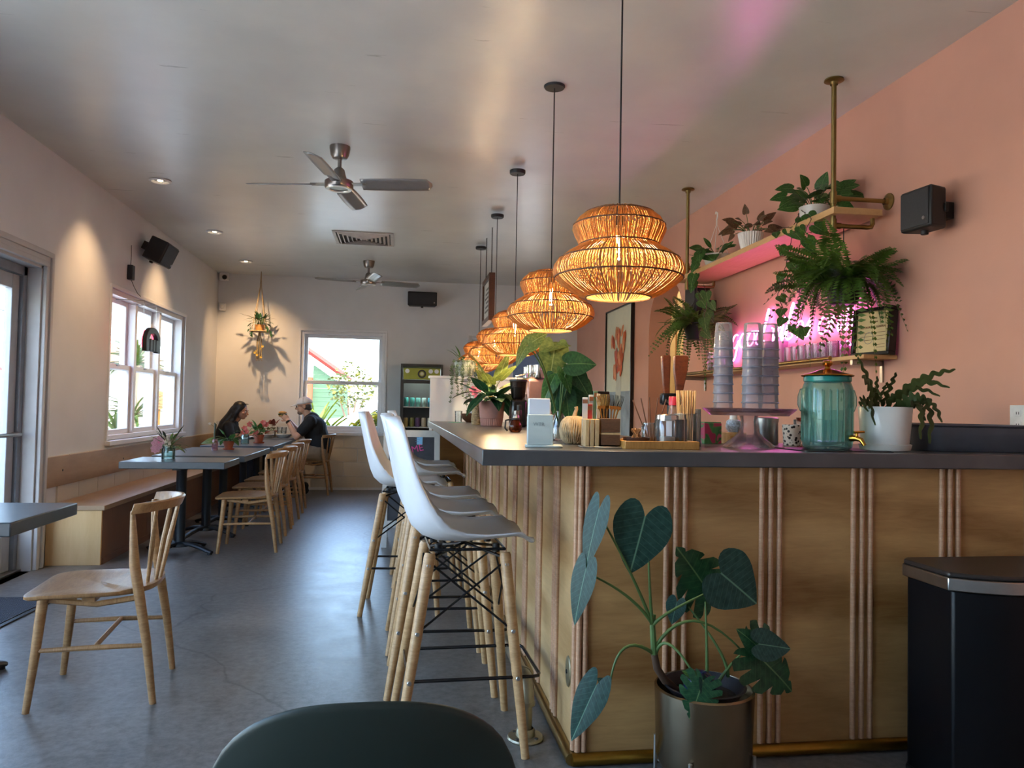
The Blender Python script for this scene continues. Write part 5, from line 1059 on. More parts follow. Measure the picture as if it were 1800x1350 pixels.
# ------------------------------------------------------------------ right wall: pipes, shelves, neon, plants
def text_mesh(body, size, extrude, mat, par, M, name='lettering', align='CENTER', shear=0):
    tc = bpy.data.curves.new('t', 'FONT'); tc.body = body; tc.size = size; tc.extrude = extrude; tc.align_x = align; tc.shear = shear; tc.resolution_u = 3
    to = bpy.data.objects.new('t', tc); me = bpy.data.meshes.new_from_object(to); bpy.data.objects.remove(to)
    me.materials.clear(); me.materials.append(mat); o = bpy.data.objects.new(name, me); COL.objects.link(o); o.parent = par; o.matrix_local = M; return o
us = thing('pipe_shelf', 'pink-lit wooden plank shelf hung high on brass pipes, with potted plants', 'shelf', (2.3, 3.8, 2.24))
PB_ = plain('antique_brass_pipe', '#8f7a4a', .36, .9, .12); PINE = m_ply('pine_plank', '#b58d5c', '#dcb784', .5, axis='y')
for y0 in (0, 2.12):
    g = G(); g.lathe([(0, .8), (.05, .8), (.052, .792), (.022, .786), (.02, .77)], 24, (0, y0, 0)); f_ = g.obj('flange', PB_, us)
    G().tube([(0, y0, .0), (0, y0, .785)], .0135, 14).obj('drop_pipe', PB_, us)
    for z in (.0, .15): G().tube([(0, y0, z-.03), (0, y0, z+.035)], .0185, 14).tube([(.0, y0, z), (.04, y0, z)], .0175, 12).obj('tee_joint', PB_, us)
    G().tube([(.02, y0, .15), (.32, y0, .15)], .0125, 12).obj('arm_pipe', PB_, us)
    G().lathe([(0, 0), (.046, 0), (.046, .006), (.02, .012), (.018, .03)], 24, M=Matrix.Translation((.328, y0, .15)) @ Matrix.Rotation(-PI/2, 4, 'Y')).obj('flange', PB_, us)
    G().tube([(.02, y0, 0), (.2, y0, 0), (.222, y0, .003), (.23, y0, .02), (.23, y0, .05)], .0125, 12).obj('arm_pipe', PB_, us)
G().bx((-.035, -.06, .052), (.25, 2.28, .088)).obj('plank', PINE, us, bevel=.003)
ls = thing('glass_shelf', 'lower slim wooden shelf with a brass rail, carrying glasses under the neon', 'shelf', (XR, 0, 1.52))
G().bx((-.2, 3.72, .0), (-.004, 6.45, .022)).obj('plank', PINE, ls, bevel=.002)
G().tube([(-.21, 4.02, .018), (-.21, 6.35, .018)], .012, 10).obj('rail', BRASSP, ls)
for y in (3.85, 5.1, 6.3): G().bx((-.19, y-.012, -.03), (-.002, y+.012, 0)).obj('bracket', STEEL, ls, bevel=.002); 
for y in (3.85, 5.1, 6.3): G().bx((-.012, y-.012, -.12), (-.002, y+.012, 0)).obj('bracket', STEEL, ls)
# neon lettering
nz = thing('neon_sign', 'pink neon script lettering glowing on the pink wall behind the ferns', 'sign', (XR-.035, 5.72, 1.72)); NE = emit('pink_neon', '#ff78e6', 9)
def arcp(cx, cy, rx, ry, a0, a1, n=12): return [(cx+rx*math.cos(R(a0+(a1-a0)*k/n)), cy+ry*math.sin(R(a0+(a1-a0)*k/n))) for k in range(n+1)]
LET = {'g': ([arcp(.4, .5, .38, .5, 60, 360)+[(.78, .3), (.72, -.5)]+arcp(.36, -.55, .36, .4, 0, -150, 8)], .95), 'o': ([arcp(.4, .5, .38, .5, 80, 440, 18)+[(.95, .95)]], .95),
 'd': ([arcp(.4, .5, .38, .5, 50, 330)+[(.78, .6), (.98, 1.9), (1.0, 2.25), (.9, 2.3), (.84, 2.0), (.76, .3), (.86, .02), (1.0, .2)]], 1.08), 'v': ([[(0, .95), (.2, .9), (.34, .02), (.7, .7), (.74, 1.0), (.95, .85)]], .95), 'i': ([[(0, .3), (.2, 1.0), (.2, .2), (.32, 0), (.5, .3)], arcp(.26, 1.45, .05, .05, 0, 330, 6)], .5),
 'b': ([[(0, .4), (.3, 1.6), (.36, 2.2), (.26, 2.3), (.18, 2.0), (.15, .3)]+arcp(.45, .45, .33, .45, 200, 450)], .9), 'e': ([[(.05, .45), (.6, .65)]+arcp(.4, .55, .32, .48, 20, 320)], .85), 's': ([[(0, .3), (.42, 1.05), (.5, .5)]+arcp(.3, .3, .24, .3, 30, -170, 8)], .7),
 'n': ([[(0, .6), (.15, 1.0), (.12, 0), (.14, .6)]+arcp(.4, .7, .25, .3, 170, 10, 8)+[(.62, .2), (.75, 0), (.9, .25)]], .95), 'l': ([[(0, .3), (.35, 1.7), (.4, 2.2), (.3, 2.3), (.2, 1.9), (.16, .2), (.3, 0), (.5, .3)]], .55), 'y': ([[(0, .9), (.12, .3), (.3, .05), (.6, .4), (.68, 1.0), (.6, -.4)]+arcp(.34, -.5, .27, .4, 0, -160, 8)], .85), ' ': ([], .55)}
u = 0; tot = sum(LET[c][1] for c in 'good vibes only'); sc_ = 1.72/tot
for c in 'good vibes only':
    st_, adv = LET[c]; g = G()
    for s in st_:
        P = [(0, -(u+(x+.28*y)*1.0)*sc_, y*.105) for x, y in s]; Q = []
        for a, b_ in zip(P, P[1:]): Q += [a, tuple(a[k]*.5+b_[k]*.5 for k in range(3))]
        g.tube(Q+[P[-1]], .0052, 6)
    if st_: g.obj('letter', NE, nz, smooth=180)
    u += adv
g = G()
for k in range(9): g.tube([(0, -.1-.2*k, .03), (.033, -.1-.2*k, .03)], .004, 5)
g.obj('standoff', CLEAR, nz)
text_mesh('WTR', .018, .0004, plain('grey_ink', '#8d9795', .6), _nh, basis((1, 0, 0), (0, 0, 1), (0, -1, 0), (-.02, -.0476, .078)))
# framed licence
cf = thing('framed_licence', 'black framed cream licence leaning on the lower shelf end', 'frame', (2.55, 3.835, 1.543), R(0)); cf.rotation_euler = (0, R(5), R(9))
g = G(); w2, h2 = .14, .265
for a, b_ in (((-.02, -w2, 0), (.03, w2, .02)), ((-.02, -w2, h2-.02), (.03, w2, h2)), ((-.02, -w2, .02), (.03, -w2+.02, h2-.02)), ((-.02, w2-.02, .02), (.03, w2, h2-.02))): g.bx(a, b_)
g.obj('frame', BLACKG, cf, bevel=.003)
G().bx((.0, -w2+.018, .018), (.006, w2-.018, h2-.018)).obj('sheet', plain('cream_certificate', '#cdb887', .6, 0, .05), cf)
INK = plain('brown_ink', '#6b4a33', .7); TM = lambda y, z: basis((0, -1, 0), (0, 0, 1), (-1, 0, 0), (-.0012, y, z))
text_mesh('RESTAURANT GENERAL', .0175, .0006, INK, cf, TM(0, .155), shear=.0); text_mesh('LICENSE', .013, .0006, INK, cf, TM(0, .205)); text_mesh('2023 - 2024', .012, .0006, INK, cf, TM(0, .185))
for z in (.128, .108, .088, .06, .045): G().bx((-.0012, -.09, z), (-.0002, .09 if z > .07 else -.03, z+.0022)).obj('print_line', INK, cf)
G().tube([(-.001, .03+.032*math.cos(a), .1+.032*math.sin(a)) for a in [k*PI/12 for k in range(24)]], .0012, 4, closed=True).obj('seal', plain('grey_ink2', '#7d8794', .7), cf)
# glasses on the lower shelf
ZS = 1.543; PGL = glassy('pink_lit_glass', (.95, .9, .93), 1.0, .05, .1, '#e8d8e2')
tm = G().lathe([(0, .006), (.032, 0), (.034, .004), (.037, .1), (.035, .1), (.032, .012), (0, .012)], 20).mesh('body', PGL); rm_ = G().lathe([(.035, .098), (.0375, .1), (.035, .102)], 20).mesh('rim', PGL); k = 0
for x, y0, n in ((2.475, 4.08, 7), (2.565, 4.12, 6)):
    for j in range(n):
        q = thing('tumbler', '%s tumbler from the framed licence in the %s row of the lower shelf' % (['first', 'second', 'third', 'fourth', 'fifth', 'sixth', 'seventh'][j], 'front' if x < 2.5 else 'rear'), 'glass', (x, y0+.083*j, ZS), 0, 'ribbed tumblers on the lower shelf'); inst('body', tm, q); inst('rim', rm_, q)
FROST = glassy('pink_lit_frosted', (.9, .8, .88), .6, .1, .4, '#e6b8d4'); tall = G().lathe([(0, .006), (.03, 0), (.036, .15), (.034, .15), (.028, .01), (0, .01)], 20).mesh('body', FROST); rt = G().lathe([(.034, .148), (.0365, .15), (.034, .152)], 20).mesh('rim', FROST)  # pink in the tint stands in for neon light on frosted glass
for j in range(8):
    q = thing('tall_glass', '%s tall frosted glass from the ribbed tumblers, on the lower shelf' % ['first', 'second', 'third', 'fourth', 'fifth', 'sixth', 'seventh', 'eighth'][j], 'glass', (2.5+.03*(j % 2), 4.72+.075*j, ZS), 0, 'tall frosted glasses on the lower shelf'); inst('body', tall, q); inst('rim', rt, q)
q = thing('glass_jar', 'wide ribbed glass jar at the far end of the lower shelf, under the smaller fern', 'jar', (2.5, 5.78, ZS)); G().lathe([(0, .004), (.06, 0), (.066, .01), (.07, .15), (.067, .15), (.062, .012), (0, .012)], 28).obj('body', PGL, q); g = G()
for k in range(16): g.tube([(.069*math.cos(k*PI/8), .069*math.sin(k*PI/8), z) for z in (.01, .145)], .004, 5)
g.obj('rib', PGL, q); G().lathe([(0, .01), (.05, .01), (.05, .06), (0, .06)], 16).obj('contents', plain('dark_red_fill', '#6d2430', .8), q)
# ferns
FERN = leafmat('fern_leaf', '#2f4a1a', '#5f8436', .5, .3)
def frondmesh(L, droop, seed, np_=26, W=.062, wf=.62):
    rd = random.Random(seed); g = G(); P = []
    for i in range(np_+1):
        t = i/np_; P.append(Vector((.02*math.sin(t*4+seed), L*(t-.18*droop*t**2), L*(.55*t-droop*1.0*t**2.1))))
    g.tube(P, [.0018-.001*i/np_ for i in range(np_+1)], 4, cap=False)
    for i in range(2, np_+1):
        t = i/np_; d = (P[i]-P[i-1]).normalized(); l = W*(math.sin(PI*(.12+.86*t))**.7)
        for s in (-1, 1):
            sd = Vector((s, .35, -.12+rd.uniform(-.12, .12))).normalized(); a = P[i]; w_ = L/np_*wf; e = a+sd*l
            up = Vector((0, 0, 1)); m1 = a+sd*l*.5+d*w_; m2 = a+sd*l*.5-d*w_
            g.add([a, m1, e, m2], [(0, 1, 2, 3)])
    return g.mesh('frond', FERN, 0)
FR = [frondmesh(.36, .5, 1), frondmesh(.36, .9, 2), frondmesh(.38, 1.5, 3), frondmesh(.34, .2, 4)]
FRL = [frondmesh(.25, 2.2, 5, 30, .036, 1.3), frondmesh(.29, 2.6, 6, 32, .034, 1.4)]
def fern(name, label, loc, n, nl, s=1.0, pot_h=.13, hang=None, seed=1):
    rd = random.Random(seed); t = thing(name, label, 'plant', loc)
    G().lathe([(0, 0), (.07, 0), (.075, .004), (.1, pot_h), (.105, pot_h+.004), (.1, pot_h+.012), (.09, pot_h), (.0, pot_h-.02)], 32).obj('pot', plain('dark_plastic_pot', '#1d211d', .5), t); G().lathe([(0, pot_h-.008), (.092, pot_h-.012)], 20).obj('soil', SOIL, t)
    for k in range(n):
        a = 2*PI*k/n*2.618+rd.uniform(-.3, .3); M = Matrix.Translation((.03*math.cos(a), .03*math.sin(a), pot_h-.01)) @ Matrix.Rotation(a-PI/2, 4, 'Z') @ Matrix.Rotation(R(rd.uniform(-15, 32)), 4, 'X') @ Matrix.Rotation(R(rd.uniform(-35, 35)), 4, 'Y') @ Matrix.Scale(s*rd.uniform(.7, 1.12), 4)
        inst('frond', FR[k % 4], t, M)
    for k in range(nl):
        a = 2*PI*k/nl+rd.uniform(-.3, .3); M = Matrix.Translation((.06*math.cos(a), .06*math.sin(a), pot_h-.01)) @ Matrix.Rotation(a-PI/2, 4, 'Z') @ Matrix.Scale(s*rd.uniform(.75, 1.1), 4); inst('frond', FRL[k % 2], t, M)
    if hang:
        for k in range(3):
            a = 2*PI*k/3+.4; G().tube([(.1*math.cos(a), .1*math.sin(a), pot_h), (0, 0, hang-.08), (0, 0, hang)], .0028, 5).obj('hanger', BLACK, t)
    return t
f1 = fern('hanging_fern', 'large bushy fern hanging on strings from the near brass pipe', (2.38, 3.83, 1.82), 92, 6, 1.02, .13, .43, 3)
G().ell((-.085, -.06, .17), .045, 18, 12).obj('glass_globe', glassy('clear_globe', (.9, .92, .92), 1.2, .03, .15, '#cfd4d4'), f1, smooth=180)['label'] = 'clear glass watering globe among the fronds'
fern('hanging_fern', 'smaller fern hanging below the far brass pipe by the arch', (2.36, 5.86, 1.80), 64, 7, .9, .12, .44, 8)
# trailing pothos and shelf pots
POTH = leafmesh('leaf', LG2, .42, .16, .1, .2, nu=8, nv=4)
def vine(par, pts, r=.0025, n=5, L=.085, seed=1, mesh=None, sk=0):
    rd = random.Random(seed); P = []
    for a, b_ in zip(pts, pts[1:]): P += [Vector(a).lerp(Vector(b_), k/6)+Vector((rd.uniform(-.006, .006), rd.uniform(-.006, .006), 0)) for k in range(6)]
    P.append(Vector(pts[-1])); G().tube(P, r, 5).obj('vine', STEMB, par, smooth=180)
    for k in range(n):
        i = int((k+.7+sk)/(n+sk)*(len(P)-1)); p = P[min(i, len(P)-1)]; a = rd.uniform(-2.9, -.5); d = Vector((math.cos(a)*.7, math.sin(a)*.9, -.55+rd.uniform(-.3, .5))).normalized(); p1 = p+d*.035
        G().tube([p, p1], .0016, 4).obj('stem', STEM, par, smooth=180); l = L*rd.uniform(.75, 1.15); put_leaf(mesh or POTH, par, p1, p1+(d+Vector((0, 0, -.5))).normalized()*l, (-.6, -.7, .5), 1.05)
po = thing('trailing_pothos', 'green trailing pothos in a white pot at the near end of the plank shelf', 'plant', (2.42, 4.2, 2.329)); PO = Vector((2.42, 4.2, 2.329))
G().lathe([(0, 0), (.065, 0), (.07, .005), (.085, .1), (.088, .12), (.083, .12), (.078, .1), (0, .09)], 32).obj('pot', CERW, po); G().lathe([(0, .108), (.078, .105)], 20).obj('soil', SOIL, po)
rd = random.Random(21); bushy(po, (0, 0, .11), 16, .10, 1.0, POTH, rd, (5, 70), 1.1, .04, face=(-1.0, -1.4, 0)); bushy(po, (0, 0, .11), 13, .105, 1.05, POTH, rd, (-12, 45), 1.3, .05, az=(-3.6, -.6), face=(-1.0, -1.4, 0)); bushy(po, (0, .02, .12), 6, .1, 1, POTH, rd, (45, 85), 1.5, .03, face=(-1.0, -1.4, 0))
Q = lambda px, py, x=2.24: at(px, py, x=x)-PO
vine(po, [(-.07, .05, .1), Q(1400, 395), Q(1392, 420), Q(1383, 455), Q(1378, 490), Q(1366, 520), Q(1380, 555)], n=9, seed=2); vine(po, [(-.08, .0, .1), Q(1425, 385), Q(1412, 415), Q(1404, 440), Q(1398, 480)], n=5, seed=3)
vine(po, [(-.05, .08, .1), Q(1392, 400, 2.26), Q(1375, 400, 2.26), Q(1358, 412, 2.26)], n=4, L=.08, seed=4); vine(po, [Q(1380, 555), Q(1395, 572), Q(1412, 578)], n=5, L=.07, seed=6)
wp = thing('hanging_pot', 'white plastic hanging pot with its hook up, on the far end of the plank shelf', 'plant', (2.42, 5.62, 2.329)); WO = Vector((2.42, 5.62, 2.329))
G().lathe([(0, 0), (.06, 0), (.066, .004), (.105, .1), (.112, .102), (.112, .112), (.104, .112), (.09, .09), (0, .09)], 32).obj('pot', CERW, wp); G().lathe([(0, .1), (.098, .097)], 20).obj('soil', SOIL, wp)
for k in range(3): a = 2*PI*k/3; G().tube([(.105*math.cos(a), .105*math.sin(a), .11), (0, 0, .36)], .002, 5).obj('hanger', CERW, wp)
G().tube([(0, 0, .355), (0, 0, .39), (.0, -.012, .41), (0, -.014, .44), (0, .012, .455), (0, .022, .44)], .006, 8).obj('hook', CERW, wp)
rd = random.Random(5); bushy(wp, (0, 0, .1), 12, .09, .9, LANCE, rd, (15, 75), 1.0, .03, face=(-1.0, -1.4, 0)); bushy(wp, (0, 0, .1), 6, .09, 1, POTH, rd, (0, 40), 1.0, .05, az=(-3.5, -1), face=(-1.0, -1.4, 0))
Q = lambda px, py, x=2.27: at(px, py, x=x)-WO
vine(wp, [(-.09, .03, .1), Q(1232, 440), Q(1225, 470), Q(1222, 492), Q(1228, 520), Q(1236, 545), Q(1240, 565)], n=9, L=.105, seed=7); vine(wp, [(-.07, .08, .1), Q(1225, 450), Q(1212, 448)], n=2, L=.09, seed=9); vine(wp, [Q(1236, 500), Q(1244, 520), Q(1238, 560), Q(1228, 590)], n=4, L=.09, seed=10)
rp = thing('shelf_plant', 'reddish-green leafy plant in a ribbed white basket pot in the middle of the shelf', 'plant', (2.42, 5.03, 2.329)); RO = Vector((2.42, 5.03, 2.329))
g = G(); n_ = 60; vs = []
for r_, z in ((.062, .03), (.08, .11), (.088, .15)): vs += [((r_+(.003 if k % 2 else -.002))*math.cos(2*PI*k/n_), (r_+(.003 if k % 2 else -.002))*math.sin(2*PI*k/n_), z) for k in range(n_)]
g.add(vs, [(i*n_+k, i*n_+(k+1) % n_, (i+1)*n_+(k+1) % n_, (i+1)*n_+k) for i in range(2) for k in range(n_)]); g.obj('pot', CERW, rp); G().lathe([(0, 0), (.078, 0), (.082, .03), (.076, .032), (0, .03)], 32).obj('saucer', CERW, rp); G().lathe([(0, .14), (.084, .142)], 20).obj('soil', SOIL, rp)
rd = random.Random(14); bushy(rp, (0, 0, .14), 20, .085, 1.0, REDL, rd, (10, 80), 1.5, .04, face=(-1.0, -1.4, 0)); bushy(rp, (0, 0, .14), 6, .08, 1.0, REDL, rd, (-5, 20), 1.5, .05, face=(-1.0, -1.4, 0))
# speakers
def speaker(label, loc, rz, w, h, d, tilt=0, tap=.72):
    t = thing('speaker', label, 'speaker', loc, rz); t.rotation_euler = (tilt, 0, rz)   # faces -y, bracket behind
    G().prism([(-w/2, -d), (w/2, -d), (w/2*tap, 0), (-w/2*tap, 0)], -h/2, h/2).obj('cabinet', BLACK, t, bevel=.012)
    G().bx((-w/2+.012, -d-.008, -h/2+.012), (w/2-.012, -d+.001, h/2-.012)).obj('grille', plain('grille_cloth', '#26272a', .7, 0, .2, 160), t, bevel=.006)
    G().lathe([(0, .002), (.008, .002), (.009, 0)], 14, M=Matrix.Translation((w/2-.04, -d-.008, -h/2+.045)) @ Matrix.Rotation(PI/2, 4, 'X')).obj('badge', STEEL, t)
    g = G(); g.bx((-w*.42, -.02, -.022), (w*.42, .0, .022)); g.bx((-.04, -.01, -.04), (.04, .075, .04)); g.tube([(0, -.06, -h/2-.02), (0, -.06, -h/2)], .018, 12); g.obj('bracket', BLACK, t, bevel=.003)
    return t
speaker('black speaker on the pink wall near the shelf end', (XR-.08, 3.335, 2.215), -PI/2+R(6), .2, .2, .115)
speaker('black speaker on the white back wall above the fridge', (.295, YB-.08, 2.76), 0, .42, .2, .16, 0, .9)
speaker('black speaker tilted down high on the window wall', (XL+.085, 7.98, 2.74), PI/2, .36, .23, .19, R(24), .75)
speaker('black speaker on the pink wall half hidden by the smaller fern', (XR-.08, 6.12, 2.12), -PI/2, .24, .3, .14)
# tall framed flower picture
af = thing('framed_picture', 'tall black-framed picture of orange flowers in a pale vase, past the arch', 'picture', (XR-.004, 8.9, .72)); w2, h2 = .55, 1.74
g = G()
for a, b_ in (((-.04, -w2, 0), (0, w2, .018)), ((-.04, -w2, h2-.018), (0, w2, h2)), ((-.04, -w2, .018), (0, -w2+.018, h2-.018)), ((-.04, w2-.018, .018), (0, w2, h2-.018))): g.bx(a, b_)
g.obj('frame', BLACKG, af, bevel=.002); G().bx((-.02, -w2+.016, .016), (-.004, w2-.016, h2-.016)).obj('sheet', plain('pale_green_paper', '#cfcfb8', .7, 0, .04), af)
rd = random.Random(31)
def flat(name, pts, mat, x): g = G(); g.prism(pts, 0, .001, Matrix.Translation((x, 0, 0)) @ basis((0, -1, 0), (0, 0, 1), (-1, 0, 0), (0, 0, 0))); return g.obj(name, mat, af, smooth=0)
flat('print', [(-w2+.02, .02), (w2-.02, .02), (w2-.02, .72), (-w2+.02, .72)], plain('grey_blue_print', '#8d979b', .7, 0, .3, 5), -.021)
flat('print', [(-.14, .06), (.16, .06), (.13, .55), (.1, .95), (-.06, .95), (-.12, .55)], plain('vase_print', '#b7b6a6', .7, 0, .15, 8), -.0225)
for k in range(34):
    cx, cz = rd.uniform(-.26, .26), rd.uniform(.9, 1.45); L_, a = rd.uniform(.12, .26), R(90+rd.uniform(-40, 40)); ca_, sa = math.cos(a), math.sin(a); pts = []
    for j in range(10): t_ = 2*PI*j/10; x_, y_ = L_*.5*math.cos(t_), L_*.2*math.sin(t_)*(1+.2*rd.random()); pts.append((cx*(1.1 if cz > 1.1 else .7)+x_*ca_-y_*sa, cz+x_*sa+y_*ca_))
    flat('petal_print', pts, plain('orange_print%d' % (k % 3), ('#c5602f', '#d58a5f', '#b8583f')[k % 3], .7, 0, .2, 10), -.023-.0003*k)
# outlet, thermostat-like plates
for (nm, lab, y, z, c) in (('wall_outlet', 'white outlet plate low on the pink wall above the dish tub', 2.915, 1.215, '#d8d8d6'),):
    t = thing(nm, lab, 'outlet', (XR, y, z)); G().bx((-.008, -.045, -.06), (-.0005, .045, .06)).obj('plate', plain('outlet_white', c, .4), t, bevel=.002)
    for zz in (-.025, .025): o = G().bx((-.01, -.016, zz-.014), (-.007, .016, zz+.014)).obj('socket', plain('outlet_white', c, .4), t, bevel=.001); G().bx((-.0105, -.008, zz-.005), (-.0095, -.005, zz+.006)).bx((-.0105, .005, zz-.005), (-.0095, .008, zz+.006)).obj('slot', BLACK, o)
# ------------------------------------------------------------------ back of the room
struct(G().bx((.29, 7.30, 0), (1.75, 7.38, 1.49)).obj('wall_partition', WALLM, smooth=0))
struct(G().bx((.275, 7.285, 1.49), (1.76, 7.395, 1.515)).obj('trim_2', WHITE, bevel=.003))
fr = thing('drinks_fridge', 'tall black glass-door drinks fridge with an olive sign band by the back wall', 'fridge', (.30, 10.85, 0))
g = G(); g.bx((-.29, .24, .0), (.29, .28, 1.8)); g.bx((-.29, -.27, 0), (-.26, .24, 1.8)); g.bx((.26, -.27, 0), (.29, .24, 1.8)); g.bx((-.26, -.27, 1.76), (.26, .24, 1.8)); g.bx((-.26, -.27, 0), (.26, .24, .18)); g.obj('cabinet', BLACK, fr, bevel=.004)
OLV = plain('olive_sign', '#8f9433', .5, 0, .06); sb_ = G().bx((-.25, -.29, 1.585), (.25, -.262, 1.74)).obj('sign_band', OLV, fr, bevel=.003)
rdm = Matrix.Translation((.0, -.291, 1.663)) @ Matrix.Rotation(PI/2, 4, 'X'); G().lathe([(.036, 0), (.036, .004), (.056, .004), (.058, 0)], 28, M=rdm).obj('logo_ring', BLACK, sb_); G().lathe([(0, .003), (.024, .003), (.024, 0)], 24, M=rdm).obj('logo_disc', plain('sign_cream', '#c9c7a5', .5), sb_)
for x in (-.2, .12, .2): G().lathe([(0, .003), (.03, .003), (.03, 0)], 20, M=Matrix.Translation((x, -.291, 1.7)) @ Matrix.Rotation(PI/2, 4, 'X')).obj('sticker', PAPER, sb_)
dl = thing('x', None, None); bpy.data.objects.remove(dl)
g = G(); g.bx((-.29, -.3, .12), (-.245, -.272, 1.58)); g.bx((.245, -.3, .12), (.29, -.272, 1.58)); g.bx((-.245, -.3, .12), (.245, -.272, .17)); g.bx((-.245, -.3, 1.53), (.245, -.272, 1.58)); dd = g.obj('door', BLACK, fr, bevel=.003); G().bx((-.245, -.29, .17), (.245, -.284, 1.53)).obj('pane', GLASS, dd, smooth=0); G().tube([(.268, -.3, .7), (.268, -.335, .72), (.268, -.335, 1.1), (.268, -.3, 1.12)], .009, 8).obj('handle', STEEL, dd)
fl_ = bpy.data.lights.new('fridge_strip', 'AREA'); fl_.energy = 5; fl_.size = .4; fl_.size_y = .05; fl_.shape = 'RECTANGLE'; fl_.color = (.85, .95, 1); o = bpy.data.objects.new('fridge_strip', fl_); COL.objects.link(o); o.parent = fr; o.location = (0, -.2, 1.745)
for zi, z in enumerate((.62, .93, 1.21)):
    G().bx((-.255, -.24, z-.012), (.255, .23, z)).obj('shelf', STEEL, fr)
    for k in range(6):
        x = -.205+.082*k; can = zi > 0; hh = .125 if can else .21; cl = [['#3f8f86', '#4b9a8f', '#6fb0a5', '#9fb7b0', '#3f7f8a', '#8fb3b8'], ['#b59a5c', '#8d9150', '#6f4f7d', '#c9b79c', '#d8d3c7', '#7d8a9a'], ['#4f7f6d', '#2f8f8a', '#a9c2c0', '#2f7d9a', '#3f9a8f', '#9dbcc8']][2-zi][k]
        q = thing('drink_can' if can else 'drink_bottle', '%s %s on the %s fridge shelf, counted from the black hinge side' % (['first', 'second', 'third', 'fourth', 'fifth', 'sixth'][k], 'can' if can else 'bottle', ['lowest', 'middle', 'top'][zi]), 'can' if can else 'bottle', (.30+x, 10.85-.17, z+.001), 0, 'drinks in the fridge')
        m_ = plain('drink_%d_%d' % (zi, k), cl, .35, .2, .1)
        if can: G().lathe([(0, 0), (.027, 0), (.032, .006), (.032, hh-.012), (.027, hh), (0, hh)], 16).obj('body', m_, q); G().lathe([(0, hh+.001), (.025, hh+.001), (.026, hh-.003)], 16).obj('lid', STEEL, q)
        else: G().lathe([(0, 0), (.03, 0), (.033, .006), (.033, .12), (.014, .16), (.013, .19), (0, .19)], 16).obj('body', m_, q); G().lathe([(0, hh), (.015, hh), (.015, .185), (0, .185)], 14).obj('cap', STEEL, q)
cb = thing('chalkboard', 'white-framed A-shaped chalkboard standing before the bar end', 'sign', (.12, 6.95, 0)); WW = plain('whitewashed_wood', '#c9c9c6', .6, 0, .08)
for s_ in (-1, 1):
    M = Matrix.Translation((0, .03*s_, 1.0)) @ Matrix.Rotation(R(13)*s_, 4, 'X'); g = G()
    for a, b_ in (((-.25, -.012, -1.03), (-.2, .012, 0)), ((.2, -.012, -1.03), (.25, .012, 0)), ((-.2, -.012, -.06), (.2, .012, 0)), ((-.2, -.012, -.86), (.2, .012, -.8))): g.bx(a, b_)
    o = g.obj('frame', WW, cb, bevel=.002); o.matrix_local = M; b_ = G().bx((-.2, -.006, -.8), (.2, .006, -.06)).obj('board', plain('slate_board', '#3d4048', .7, 0, .15, 12), cb); b_.matrix_local = M
    if s_ < 0:
        Mt = basis((1, 0, 0), (0, 0, 1), (0, -1, 0), (.02, -.0075, -.2)); text_mesh('TIME', .085, .001, plain('pink_chalk', '#e04f9a', .7), b_, Mt @ Matrix.Rotation(R(14), 4, 'Z'))
        rd = random.Random(6)
        for k in range(14):
            c = (rd.uniform(-.16, .16), rd.uniform(-.5, -.29)); r_ = rd.uniform(.025, .06); P = [(c[0]+r_*math.cos(a*.7)*(1-.03*a), -.0075, c[1]+r_*math.sin(a*.7)*(1+.02*a)) for a in range(int(rd.uniform(6, 14)))]; G().tube(P, .0035, 4).obj('chalk_line', plain('chalk%d' % (k % 3), ('#5f86c8', '#7fb59a', '#b9b4c8')[k % 3], .8), b_)
sn = thing('sticky_note', 'pale blue sticky note stuck to the top of the chalkboard', 'note', (.16, 6.90, .93)); sn.rotation_euler = (R(-13), 0, R(-4)); G().bx((-.055, -.002, -.055), (.055, 0, .055)).obj('paper', plain('blue_note', '#86bfe6', .6), sn)
for k in range(4): G().bx((-.035, -.003, .03-.02*k), (.03-.01*(k % 2), -.0018, .033-.02*k)).obj('writing', plain('note_ink', '#4f7fa8', .7), sn)
hb = thing('hanging_board', 'dark wood framed menu board hung on chains above the far bar', 'board', (.89, 7.85, 2.09)); g = G(); DKW = wood('dark_frame_wood', '#3a2114', '#5f3a22', (8, 8, 30), .4)
for a, b_ in (((-.03, -.32, 0), (.03, .32, .05)), ((-.03, -.32, .43), (.03, .32, .48)), ((-.03, -.32, .05), (.03, -.27, .43)), ((-.03, .27, .05), (.03, .32, .43))): g.bx(a, b_)
g.obj('frame', DKW, hb, bevel=.003); G().bx((-.012, -.27, .05), (.012, .27, .43)).obj('sheet', plain('menu_sheet', '#c3c0b6', .6, 0, .08), hb)
for k in range(6): G().bx((-.0135, -.2, .12+.045*k), (-.0118, .18-.05*(k % 3), .14+.045*k)).obj('print', plain('menu_ink', '#55514c', .7), hb)
for y in (-.25, .25):
    g = G(); n_ = 44; h_ = ZC-2.09-.48
    for k in range(n_):
        z = .48+h_*(k+.5)/n_; a = k % 2; g.tube([((.0045*math.cos(q*PI/3) if a else 0), y+(0 if a else .0045*math.cos(q*PI/3)), z+.014*math.sin(q*PI/3)) for q in range(6)], .0015, 4, closed=True)
    o = g.obj('chain', BLACK, hb); o['kind'] = 'stuff'
